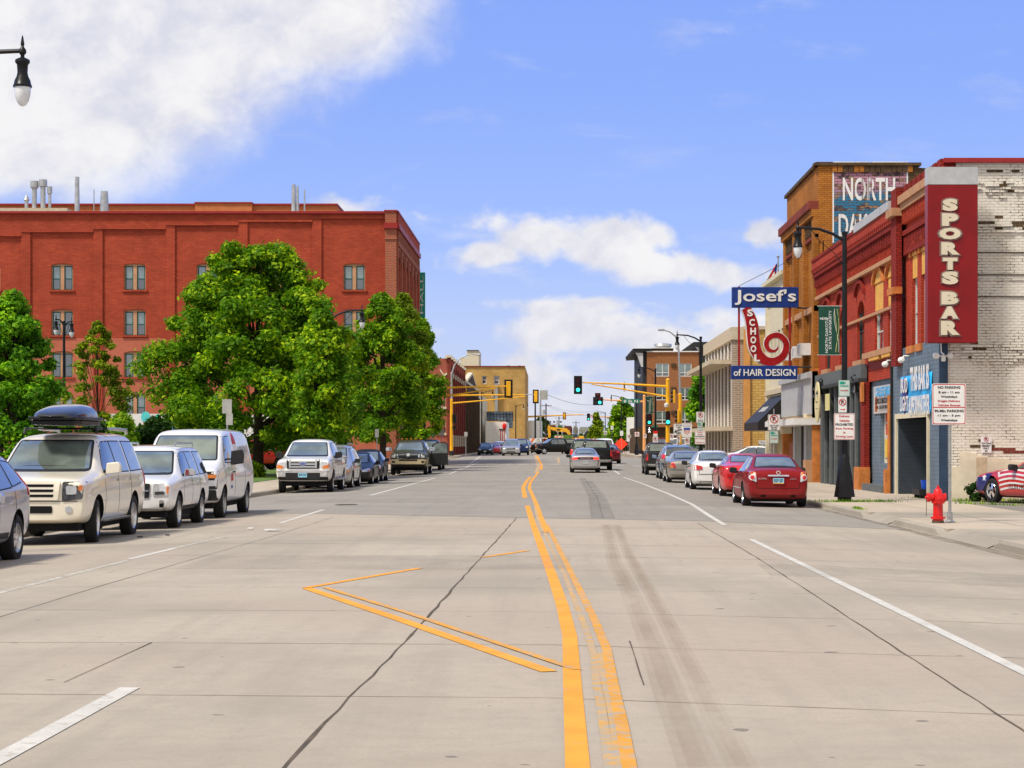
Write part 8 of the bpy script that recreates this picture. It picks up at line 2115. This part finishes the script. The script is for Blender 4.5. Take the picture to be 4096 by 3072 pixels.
def ninety(D,bx,label):
 x,z,w,h=prange(D,*bx);e=sgn(label,x,D);o=panel(e,x,D,z,w,h,mat('sign_pale',(.50,.58,.55),.4,var=.12),'ink_green',.025,bw=.006)
 mb=MB();mb.box(x-w*.40,x-w*.05,D-.003,D,z+h*.24,z+h*.42,'ink_green');mb.build('patch',o)
 lines(o,x,D,[('MIN','ink_green',z+h*.33,w*.3,h*.13),('PARKING','ink_green',z+h*.14,w*.72,h*.12),('NO RE-PARKING','ink_red',z-h*.14,w*.74,h*.08)]);return o
ninety(D,(3355,3399,1521,1585),'worn green ninety minute parking sign topmost on the nearest lamp post')
# second sign post
D=75.0;x,z,w,h=prange(D,3072,3121,1658,1722);e=sgn('no parking hours sign on a thin post in front of the black awning',x,D,post=3.0);o=panel(e,x,D,z,w,h,'sign_white','ink_black',.03,bw=.008);no_p(o,x,D,z+.13,.155);lines(o,x,D,[('2AM TO 7AM','ink_black',z-h*.19,w*.72,.055),('MON WED','ink_black',z-h*.30,w*.5,.05),('FRI SUN','ink_black',z-h*.41,w*.45,.05)])
ninety(D,(3079,3113,1724,1773),'worn green parking sign under the no parking sign by the awning')
# signs on the second lamp post
D=112.7;x,z,w,h=prange(D,2785,2818,1647,1690);e=sgn('no parking sign topmost on the second lamp post',x,D);o=panel(e,x,D,z,w,h,'sign_white','sign_back',.03);no_p(o,x,D,z+.12,.15);lines(o,x,D,[('2AM TO 7AM','ink_black',z-h*.27,w*.6,.06),('TUE THU SAT','ink_black',z-h*.4,w*.7,.05)])
ninety(D,(2790,2811,1690,1722),'worn green parking sign in the middle of the second lamp post')
x,z,w,h=prange(D,2779,2822,1723,1777);e=sgn('delivery vehicles prohibited sign on the second lamp post',x,D);o=panel(e,x,D,z,w,h,'sign_white','ink_red',.04)
lines(o,x,D,[('Delivery','ink_red',z+h*.38,w*.5,.075),('Vehicles','ink_red',z+h*.22,w*.5,.065),('PROHIBITED','ink_black',z+h*.07,w*.86,.07),('from Parking','ink_red',z-h*.09,w*.84,.07),('Driving Lane','ink_red',z-h*.36,w*.82,.07)])
# stop here on red + shield
D=136.0;x,z,w,h=prange(D,2694,2737,1695,1741);e=sgn('stop here on red sign with a black curved arrow',x,D,post=H_(1700,D));o=panel(e,x,D+.03,z,w,h,'sign_white','sign_back',.04);lines(o,x,D+.03,[('STOP','ink_black',z+h*.34,w*.55,.13),('HERE','ink_black',z+h*.16,w*.35,.08),('RED','ink_black',z-h*.33,w*.45,.14),])
mb=MB();mb.tube([(x+.2,D+.015,z-.0),(x,D+.015,z+.0),(x-.2,D+.015,z-.12)],.028,'ink_black',6);mb.prism([(x-.33,D+.01,z-.2),(x-.17,D+.01,z-.19),(x-.2,D+.01,z-.02)],(0,.01,0),'ink_black');mb.build('arrow',o)
x,z,w,h=prange(D,2728,2768,1697,1749);e=sgn('white sign with a red white and blue shield',x,D,post=H_(1740,D));o=panel(e,x,D,z,w,h,'sign_white',None,.03);lines(o,x,D,[('LINCOLN HIGHWAY','ink_blue',z+h*.36,w*.82,.06)])
mb=MB();mb.prism([(x-.22,D-.004,z+.2),(x+.22,D-.004,z+.2),(x+.22,D-.004,z+.05),(x-.22,D-.004,z+.05)],(0,.002,0),'ink_blue');mb.build('shield',o);mb=MB()
for k in range(5):mb.box(x-.20+k*.09,x-.16+k*.09,D-.004,D-.002,z-.28+abs(k-2)*.07,z+.04,'ink_red')
mb.build('shield_stripe',o)
# small no parking signs further on
for (D,bx,lab,pst) in ((212.6,(2539,2557,1728,1746),'small no parking sign on the slim lamp post',None),(240,(2510,2524,1739,1752),'small no parking sign on a thin post left of the slim lamp post',1),(199.4,(2574,2586,1736,1751),'small no parking sign on the orange signal pole',None),(160.6,(2611,2632,1746,1769),'no parking sign on the third lamp post',None),(150,(2707,2721,1744,1769),'narrow no parking sign below the stop here sign',1),(130,(2738,2759,1750,1780),'no parking sign below the shield sign',1),(170,(2678,2695,1735,1761),'pale pink no parking sign left of the stop here sign',1)):
 x,z,w,h=prange(D,*bx);e=sgn(lab,x,D,post=z+h/2 if pst else None);o=panel(e,x,D,z,w,h,'sign_white',None,.03);no_p(o,x,D,z+(h-w)*.35,w*.40)
D=160.6;x,z,w,h=prange(D,2613,2630,1724,1745);e=sgn('small red and white sign on the third lamp post',x,D);o=panel(e,x,D,z,w,h,'sign_white',None,.02);mb=MB();mb.box(x-w/2,x+w/2,D-.004,D,z+.0,z+h/2,'brake_red_awning');mb.build('red_field',o)
mb=MB();D=205;mb.box(X_(2609,D),X_(2632,D),D,D+.02,H_(1710,D),H_(1701,D),'street_green');tag(mb.build('street_name_plate'),'small green street name plate on the dark pole right of the signals','sign')
D=260;x,z,w,h=prange(D,2415,2428,1722,1740);e=sgn('white speed limit sign reading 25',x,D,post=z);o=panel(e,x,D,z,w,h,'sign_white','ink_black',.02);lines(o,x,D,[('25','ink_black',z-.06,w*.6,.28)])
for (D,bx,lab) in ((250,(2442,2454,1703,1719),'blank small white sign high on a post left of the far green banner'),(230,(2480,2493,1723,1743),'small white sign left of the slim lamp post')):x,z,w,h=prange(D,*bx);e=sgn(lab,x,D,post=z);panel(e,x,D,z,w,h,'sign_white',None,.02)
# signs on the white wall and the client parking board
D=UA-.06;x,z,w,h=prange(D,3923,3966,1746,1811);e=sgn('tow zone permit sign on the white brick wall',x,D);o=panel(e,x,D,z,w,h,'sign_white',None,.02);no_p(o,x,D,z+h*.34,.07);lines(o,x,D,[('TOW ZONE','ink_black',z+h*.08,w*.9,.05),('PERMIT','ink_black',z-h*.08,w*.8,.055),('ONLY','ink_black',z-h*.23,w*.55,.055),('39','ink_black',z-h*.40,w*.25,.06)])
D=YY-2;x,z,w,h=prange(D,3035,3063,1762,1800);e=sgn('black and white client parking sign by the yellow brick wall',x,D,post=z);o=panel(e,x,D,z,w,h,'sign_white',None,.01);mb=MB();mb.box(x-w/2,x+w/2,D-.003,D,z-h*.42,z+h*.15,'ink_black');mb.build('field',o);mb=MB();mb.text('CLIENT',(x,D-.004,z+.02),w*.8,.13,'sign_white',ext=.002,bold=.02);mb.text('PARKING',(x,D-.004,z-.14),w*.9,.12,'sign_white',ext=.002,bold=.02);mb.text('Olivia\'s',(x,D-.001,z+h*.33),w*.8,.12,'ink_black',ext=.002);mb.build('lettering',o)
# backs of signs on the left kerb
for (D,boxes,lab) in ((64,((889,927,1597,1654),(904,931,1654,1700)),'grey backs of two stacked parking signs on the post behind the white van'),(91.6,((1335,1350,1627,1680),(1316,1344,1675,1722)),'grey backs of signs on the lamp post in front of the trees'),(108,((1500,1515,1716,1749),),'grey back of a narrow sign before the dark convertible'),(158,((1712,1742,1709,1747),),'large grey sign back beside the olive pickup'),(162,((1757,1777,1720,1742),),'small grey sign back between the big one and the yellow pole'),(198,((1857,1870,1728,1746),),'grey sign back on a thin post on the far left verge')):
 x,z,w,h=prange(D,*boxes[0]);e=sgn(lab,x,D,post=z+h*.4,pr=.03)
 for b in boxes:x,z,w,h=prange(D,*b);panel(e,x,D,z,w,h,'sign_back',None,.02)
 # orange diamond
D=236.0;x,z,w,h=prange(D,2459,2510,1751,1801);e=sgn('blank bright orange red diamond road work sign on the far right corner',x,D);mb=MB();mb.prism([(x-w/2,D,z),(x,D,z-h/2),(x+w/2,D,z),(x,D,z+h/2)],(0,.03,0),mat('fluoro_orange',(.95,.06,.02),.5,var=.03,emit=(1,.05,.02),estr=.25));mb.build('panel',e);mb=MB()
for s in (-.6,.6):mb.tube([(x,D+.1,z-h*.3),(x+s,D+.5,rise(D)+.05)],.03,'signal_yellow',6)
mb.build('stand',e)
# ------ hair design sign
D=87.5;e=empty('hair_salon_sign',(0,0,0),0,'big vintage blue and red neon sign for a hair design school on red posts','sign')
def B7(x0,x1,y0,y1,d=87.5):a,b=z7p(x0,y0),z7p(x1,y1);return X_(a[0],d),X_(b[0],d),H_(b[1],d),H_(a[1],d)
mat('neon_blue',(.008,.035,.20),.4,var=.2);mat('neon_red',(.30,.006,.008),.35,var=.15);mat('neon_white',(.72,.72,.70),.5,var=.08)
x0,x1,z0,z1=B7(137,608,975,1120);mb=MB();mb.box(x0,x1,D-.15,D+.15,z0,z1,'neon_blue');o=mb.build('upper_panel',e,bevel=.02);a0,a1,c0,c1=B7(155,590,992,1102);mb=MB();mb.text("Josef's",((a0+a1)/2,D-.152,(c0+c1)/2),a1-a0,c1-c0,'neon_white',ext=.03,bold=.015);mb.build('lettering',o)
x0,x1,z0,z1=B7(132,600,1532,1628);mb=MB();mb.box(x0,x1,D-.15,D+.15,z0,z1,'neon_blue');o=mb.build('lower_panel',e,bevel=.02);a0,a1,c0,c1=B7(148,585,1556,1605);mb=MB();mb.text('of HAIR DESIGN',((a0+a1)/2,D-.152,(c0+c1)/2),a1-a0,c1-c0,'neon_white',ext=.03,bold=.012);mb.build('lettering',o)
for xx in (187,548):x0,x1,z0,z1=B7(xx-6,xx+8,968,1532);mb=MB();mb.box(x0,x1,D-.05,D+.05,z0,z1,'neon_red');mb.build('post',e)
path=[(232,1122,62),(262,1180,78),(280,1250,88),(287,1330,90),(300,1410,88),(335,1468,78),(385,1500,66),(440,1500,58),(492,1470,54),(520,1415,50),(515,1360,46),(478,1322,44),(432,1318,42),(392,1342,40),(380,1385,38),(400,1420,32),(435,1428,24),(458,1410,16),(462,1388,6)]
def curvy(P,n=6):
 out=[]
 for i in range(len(P)-1):
  p=[Vector(P[max(0,min(len(P)-1,i+k))]) for k in (-1,0,1,2)]
  for j in range(n):t=j/n;out.append(.5*((2*p[1])+(p[2]-p[0])*t+(2*p[0]-5*p[1]+4*p[2]-p[3])*t*t+(3*p[1]-p[0]-3*p[2]+p[3])*t**3))
 return out+[Vector(P[-1])]
Cc=curvy(path);
def ribbon(nm,par,kw,d0,d1,m):
 L=[];Rr=[]
 for i,p in enumerate(Cc):
  t=(Cc[min(i+1,len(Cc)-1)]-Cc[max(i-1,0)]);t=Vector((t.x,t.y)).normalized();w=max(1,p.z/2+kw)
  for s,A in ((-1,L),(1,Rr)):q=z7p(p.x-t.y*w*s,p.y+t.x*w*s);A.append((X_(q[0],D),H_(q[1],D)))
 mb=MB();n=len(L)
 vs=[(x,D+d0,z) for x,z in L]+[(x,D+d0,z) for x,z in Rr]+[(x,D+d1,z) for x,z in L]+[(x,D+d1,z) for x,z in Rr];fs=[]
 for i in range(n-1):fs+=[(i,i+1,n+i+1,n+i),(2*n+i,3*n+i,3*n+i+1,2*n+i+1),(i,2*n+i,2*n+i+1,i+1),(n+i,n+i+1,3*n+i+1,3*n+i)]
 fs+=[(0,n,3*n,2*n),(n-1,3*n-1,4*n-1,2*n-1)]
 mb.add(vs,fs,m);return mb.build(nm,par)
o=ribbon('curl_panel',e,-3,-.14,.14,'neon_red');ribbon('curl_edge',o,2.2,-.10,.10,'neon_white');mb=MB()
for ch,(a,b) in zip('SCHOOL',((264,1158),(278,1226),(286,1288),(287,1350),(288,1412),(314,1477))):x0,x1,z0,z1=B7(a-20,a+20,b-25,b+25);mb.text(ch,((x0+x1)/2,D-.142,(z0+z1)/2),x1-x0,z1-z0,'neon_white',ext=.03,bold=.04)
mb.build('lettering',o)
mb=MB();mb.tube([(X_(3190,D),D,H_(1232,D)),(FX,D,H_(1232,D))],.04,'dark_trim',6);mb.tube([(X_(3190,D),D,H_(1468,D)),(FX,D,H_(1468,D))],.04,'dark_trim',6);mb.tube([(X_(2957,D),D,H_(1143,D)),(FX,D+.3,H_(996,D))],.012,'dark_trim',5);mb.build('bracket',e)
# ------ hydrant
D=41.5;hx_=X_(3752,D);e=empty('fire_hydrant',(hx_,D,WALK),0,'bright red fire hydrant with a thin chain beside the parking sign','fire hydrant');mat('hydrant_red',(.60,.006,.006),.35,var=.1,vscale=8,coat=.4)
mb=MB();mb.lathe([(0,.04),(.115,.04),(.115,.09),(.155,.09),(.155,.125),(.105,.135),(.10,.40),(.135,.41),(.135,.445),(.105,.455),(.105,.56),(.12,.565),(.12,.585),(.10,.60),(.085,.67),(.05,.72),(.025,.735),(.025,.78),(0,.78)],'hydrant_red',seg=24);mb.build('barrel',e)
mb=MB();mb.lathe([(0,0),(.125,0),(.125,.05),(0,.05)],'crack',seg=20);mb.build('foot',e)
mb=MB();mb.lathe([(.08,-.08),(.08,-.17),(.095,-.17),(.095,-.23),(.03,-.24),(.03,-.27),(0,-.27)],'hydrant_red',(0,0,.53),16,'x');mb.build('outlet',e);mb=MB();mb.lathe([(.08,.08),(.08,.12),(.09,.12),(.09,.16),(0,.17)],'hydrant_red',(0,0,.53),16,'x');mb.build('outlet',e);mb=MB();mb.lathe([(.09,-.08),(.09,-.14),(.10,-.14),(.10,-.18),(.03,-.19),(0,-.21)],'hydrant_red',(0,0,.50),16,'y');mb.build('outlet',e)
mb=MB();mb.tube([(-.25,-.02,.50),(-.245,-.02,.35),(-.25,-.02,.14)],.007,'crack',5);mb.build('chain',e)
# ------ road works far off
mat('cat_yellow',(.75,.38,.02),.45,var=.12);mat('barrier_orange',(.85,.16,.02),.5,var=.05)
D=430.0;q=lambda x:X_(2050+x/4.916,D);qz=lambda y:H_(1550+y/4.916,D)
e=empty('excavator',(0,0,0),0,'yellow excavator with its arched boom raised behind the barricades','excavator')
mb=MB();mb.prism([(q(a),D,qz(b)) for a,b in ((690,770),(710,730),(745,770),(900,790),(1060,800),(1120,850),(1150,920),(1110,930),(1040,870),(940,870),(760,830))],(0,.6,0),'cat_yellow');mb.build('boom',e)
mb=MB();mb.prism([(q(a),D,qz(b)) for a,b in ((688,780),(740,800),(755,930),(740,985),(705,985))],(0,.5,0),'cat_yellow');mb.build('stick',e)
mb=MB();mb.prism([(q(a),D-.02,qz(b)) for a,b in ((860,815),(950,820),(935,850),(875,845))],(0,.02,0),'ink_black');mb.build('side_mark',e)
mb=MB();mb.box(q(1180),q(1440),D+.2,D+3,qz(1020),qz(960),'cat_yellow');mb.box(q(1180),q(1290),D,D+2,qz(990),qz(910),'window_glass');mb.build('cab',e,bevel=.15);mb=MB();mb.box(q(1170),q(1450),D,D+3,rise(D),qz(1020),'dark_trim');mb.build('track',e,bevel=.2)
D2=410;e=empty('excavator',(0,0,0),0,'dark machine arm and bucket right of the yellow excavator','excavator');mb=MB();q2=lambda x:X_(2050+x/4.916,D2);qz2=lambda y:H_(1550+y/4.916,D2)
mb.prism([(q2(a),D2,qz2(b)) for a,b in ((1400,930),(1460,860),(1620,815),(1630,850),(1480,905),(1450,1000),(1410,1000))],(0,.6,0),'dark_trim');mb.build('arm',e);mb=MB();mb.prism([(q2(a),D2,qz2(b)) for a,b in ((1580,860),(1630,850),(1620,980),(1560,1010))],(0,1,0),'dark_trim');mb.build('bucket',e)
# barricades
def barricade(x0,x1,y0,y1,D,lab):
 e=empty('barricade',(0,0,0),0,lab,'barricade','orange and white striped barricades');a,b=X_(2050+x0/4.916,D),X_(2050+x1/4.916,D);zt,zb=H_(1550+y0/4.916,D),H_(1550+y1/4.916,D);n=2 if zt-zb>1 else 1
 for k in range(n):
  h=(zt-zb)/(n*1.4);z1_=zt-k*h*1.6;mb=MB();mb.box(a,b,D,D+.05,z1_-h,z1_,'sign_white');u=a
  while u<b-.2:mb.prism([(u,D-.01,z1_-h),(min(b,u+.35),D-.01,z1_-h),(min(b,u+.8),D-.01,z1_),(min(b,u+.45),D-.01,z1_)],(0,.01,0),'barrier_orange');u+=.75
  mb.build('board',e)
 mb=MB()
 for x in (a+.2,b-.2):mb.tube([(x,D+.1,rise(D)),(x,D+.1,zt)],.04,'barrier_orange',6)
 mb.build('leg',e)
barricade(335,450,1000,1130,300,'striped barricade left of the road closed board');barricade(830,1000,950,1000,330,'striped barricade behind the turning pickup cab');barricade(1230,1330,990,1050,320,'striped barricade right of the small excavator cab');barricade(1480,1640,1005,1040,320,'striped barricade above the black pickup roof');barricade(590,690,985,1020,325,'striped barricade under the excavator stick')
D=298;x,z,w,h=prange(D,2142,2165,1753,1769);e=sgn('white road closed board between the barricades',x,D,post=z);o=panel(e,x,D,z,w,h,'sign_white',None,.01);lines(o,x,D,[('ROAD','ink_black',z+.12,w*.5,.16),('CLOSED','ink_black',z-.12,w*.7,.16)])
# freight cars on the embankment
D=520.0
for i,(x0,x1,y0,y1,m_,lab) in enumerate(((690,870,740,870,(.10,.02,.02),'maroon freight wagon behind the excavator boom, leftmost'),(870,1000,745,870,(.02,.12,.06),'green freight wagon in the train'),(1000,1185,755,900,(.12,.03,.03),'maroon freight wagon in the middle of the train'),(1185,1300,770,905,(.20,.19,.17),'grey covered hopper wagon'),(1305,1500,775,905,(.30,.29,.27),'pale ribbed hopper wagon at the right end of the train'))):
 q=lambda x:X_(2050+x/4.916,D);z0,z1=H_(1550+y1/4.916,D),H_(1550+y0/4.916,D);mm=mat('wagon%d'%i,m_,.7,var=.25);e=empty('freight_wagon',(0,0,0),0,lab,'freight wagon','freight wagons on the embankment')
 mb=MB();a,b=q(x0)+.1,q(x1)-.1;mb.prism([(a,D,z0),(b,D,z0),(b,D,z1-.6),(b-.3,D,z1),(a+.3,D,z1),(a,D,z1-.6)],(0,3,0),mm);u=a+.6
 while u<b-.3:mb.box(u,u+.12,D-.12,D,z0,z1-.6,mm);u+=1.3
 mb.build('wagon_body',e);mb=MB();[mb.lathe([(0,-.1),(.45,-.1),(.45,.1),(0,.1)],'dark_trim',(u,D+.3,z0-.45),12,'y') for u in (a+.7,a+1.8,b-1.8,b-.7)];mb.build('wheel',e)
mb=MB();q=lambda x:X_(2050+x/4.916,518);zt=H_(1550+915/4.916,518);mb.box(-60,60,515,530,-.3,zt-.2,'grass');struct(mb.build('embankment'))
mb=MB();D=620;q=lambda x:X_(2050+x/4.916,D);qz=lambda y:H_(1550+y/4.916,D);mb.prism([(q(700),D,qz(700)),(q(1060),D,qz(740)),(q(1060),D,qz(950)),(q(700),D,qz(950))],(0,10,0),'grey_metal');[mb.box(q(a),q(a+40),D+1,D+3,qz(b),qz(b-30),'dark_trim') for a,b in ((720,690),(800,690),(860,680),(930,690))]
tag(mb.build('factory'),'grey pitched factory roof with stacks behind the freight wagons','building')
# poles and wires
def upole(px,D,py,lab,m='bark',extra=True):
 e=empty('utility_pole',(0,0,0),0,lab,'utility pole');x,z=X_(px,D),H_(py,D);mb=MB();mb.tube([(x,D,rise(D)),(x,D,z)],[.16,.12],m,8);mb.build('pole',e)
 if extra:mb=MB();mb.box(x-1.1,x+1.1,D-.06,D+.06,z-.5,z-.38,m);[mb.lathe([(0,0),(.06,0),(.04,.2),(0,.2)],'grey_metal',(x+s,D,z-.38),8) for s in (-1,0,1)];mb.build('crossarm',e);mb=MB();mb.lathe([(0,0),(.28,0),(.28,.9),(0,1)],'grey_metal',(x-.5,D,z-2.2),12);mb.build('transformer',e)
 return e
upole(2184,400,1614,'wooden utility pole with transformers behind the excavator');upole(2162,300,1600,'plain grey pole carrying the square sign back','galvanised',False);upole(2141,330,1612,'plain dark green pole right of the yellow warehouse','black_metal',False);upole(2236,560,1666,'small distant utility pole with crossarm','bark');upole(2304,600,1685,'furthest small utility pole above the hopper wagons','bark')
mb=MB()
for (a,b,sag) in (((X_(2184,400),400,H_(1618,400)),(X_(2390,520),520,H_(1640,520)),1.0),((X_(2184,400),400,H_(1622,400)),(X_(2420,520),520,H_(1648,520)),1.4),((X_(2192,210),210,H_(1580,210)),(X_(2380,300),300,H_(1618,300)),.4)):
 a,b=Vector(a),Vector(b);mb.tube([a.lerp(b,t/10)-Vector((0,0,sag*4*t/10*(1-t/10))) for t in range(11)],.02,'dark_trim',4,cap=False)
tag(mb.build('overhead_wire'),'thin overhead wires running from the utility pole across the street','wires')
# ------ people
def person(label,x,y,z,shirt,trousers,rz=0.0,stride=.22,arms=(.1,-.1),hold=False):
 e=empty('person',(x,y,z),rz,label,'person');sk=mat('skin',(.42,.24,.16),.6,var=.05);s=stride
 V={'pel':(0,0,.95,.15),'bel':(0,0,1.08,.145),'che':(0,-.01,1.30,.165),'nk0':(0,0,1.46,.07),'nk1':(0,-.01,1.53,.055),'hd':(0,-.02,1.62,.095),'hd2':(0,-.02,1.70,.09)}
 E=[('pel','bel'),('bel','che'),('che','nk0'),('nk0','nk1'),('nk1','hd'),('hd','hd2')]
 for sg,n in ((-1,'l'),(1,'r')):
  f=s*sg;am=arms[0] if sg<0 else arms[1]
  for k,v in (('hip',(.09*sg,0,.90,.10)),('kn',(.095*sg,-f*.5-.02,.50,.062)),('an',(.10*sg,-f+.03,.09,.042)),('to',(.11*sg,-f-.12,.04,.038)),('sh',(.19*sg,0,1.42,.062)),('el',(.24*sg,.03-am*.5,1.14,.046)),('wr',(.23*sg,-.04-am,.90,.032)),('pa',(.23*sg,-.06-am,.83,.036))):V[n+k]=v
  E+=[('pel',n+'hip'),(n+'hip',n+'kn'),(n+'kn',n+'an'),(n+'an',n+'to'),('nk0',n+'sh'),(n+'sh',n+'el'),(n+'el',n+'wr'),(n+'wr',n+'pa')]
  for i in range(5):
   nm='%sf%d'%(n,i);dx=(i-1.5)*.018 if i<4 else 0;dy=0 if i<4 else -.04;V[nm]=(.23*sg+dx*.2,-.06-am+dx+dy,(.76 if i<4 else .80)-(.01 if i in (1,2) else 0),.010);V[nm+'e']=(.225*sg+dx*.2,-.07-am+dx*1.1+dy,.725 if i<4 else .77,.008);E+=[(n+'pa',nm),(nm,nm+'e')]
 ks=list(V);me=bpy.data.meshes.new('body');me.from_pydata([V[k][:3] for k in ks],[(ks.index(a),ks.index(b)) for a,b in E],[]);o=bpy.data.objects.new('body',me);COL.objects.link(o);o.modifiers.new('skin','SKIN')
 for i,k in enumerate(ks):r=V[k][3];o.data.skin_vertices[0].data[i].radius=(r,r*(.72 if k in ('pel','bel','che') else 1));o.data.skin_vertices[0].data[i].use_root=(k=='pel')
 sb_=o.modifiers.new('s','SUBSURF');sb_.levels=2;sb_.render_levels=2;bake(o);o.data.materials.clear()
 for m_ in (sk,shirt,trousers,MATS['dark_trim']):o.data.materials.append(m_)
 for p in o.data.polygons:
  c=p.center;p.use_smooth=True;p.material_index=3 if c.z<.085 else 2 if c.z<1.0 and abs(c.x)<.2 else 1 if (c.z<1.47 and (abs(c.x)<.2 or c.z>1.18)) else 0
 o.parent=e
 mb=MB();mb.lathe([(.085,1.60),(.105,1.66),(.10,1.73),(.06,1.785),(0,1.80)],'dark_trim',(0,.012,0),14);h_=mb.build('hair',e)
 mb=MB();[mb.lathe([(0,-.01),(.012,-.008),(.012,0)],'ink_black',(sx,-.108,1.66),8,'y') for sx in (-.035,.035)];mb.prism([(-.014,-.108,1.60),(.014,-.108,1.60),(0,-.105,1.655)],(0,-.022,0),sk);mb.box(-.025,.025,-.112,-.104,1.565,1.573,'dark_red_lens');[mb.lathe([(0,-.012),(.028,-.01),(.028,.01),(0,.012)],sk,(sx,.0,1.64),8,'x') for sx in (-.098,.098)];mb.build('face',e)
 return e
sh1=mat('shirt_grey',(.22,.21,.19),.9);jn=mat('jeans_pale',(.20,.25,.32),.9);sh2=mat('shirt_red',(.30,.02,.02),.9);dk=mat('trousers_dark',(.02,.02,.025),.9)
D=285;person('pedestrian in grey shirt and pale trousers walking away on the right corner',X_(2522,D),D,rise(D)+.1,sh1,jn,PI,.2)
mb=MB();x=X_(2529,D);mb.prism([(x-.05,D-.3,rise(D)+.15),(x+.22,D-.3,rise(D)+.1),(x+.12,D-.3,rise(D)+.95),(x-.1,D-.3,rise(D)+.95)],(0,.25,0),'sign_red');tag(mb.build('duffel_bag',bevel=.05),'long dark red bag beside the grey shirted pedestrian','bag')
D=262;person('bystander in dark red top partly behind the orange diamond sign',X_(2503,D),D,rise(D)+.1,sh2,dk,.3,.05);person('bystander in dark clothes left of the diamond sign stand',X_(2469,D),D,rise(D)+.1,dk,dk,-.4,.05)
# ------ groups of repeats
GR={'street_tree':'street trees','shrub':'shrubs behind the parked cars','traffic_signal':'traffic signals on mast arms','utility_pole':'utility poles','air_conditioner':'air conditioners on the ochre block','wall_lamp':'gooseneck shop lamps','flood_light':'white floodlights on the bar','person':'people on the far corner','litter_scrap':'scraps on the road','window_poster':'posters in the bar window','lamp_banner':'green banners on lamp posts','bar_banner':'vinyl banners on the bar','excavator':'excavators at the road works'}
for o in COL.objects:
 if o.parent is None and 'label' in o and 'group' not in o:
  k=o.name.split('.')[0]
  if k in GR:o['group']=GR[k]
  elif k=='street_sign' and 'no parking sign' in o['label']:o['group']='no parking signs'
  elif o['category'] in ('car','suv','minivan','van','pickup truck') and o.location.y<130:
   x=o.location.x
   if -10<x<-6:o['group']='vehicles parked along the left kerb'
   elif 5<x<7:o['group']='vehicles parked along the right kerb'
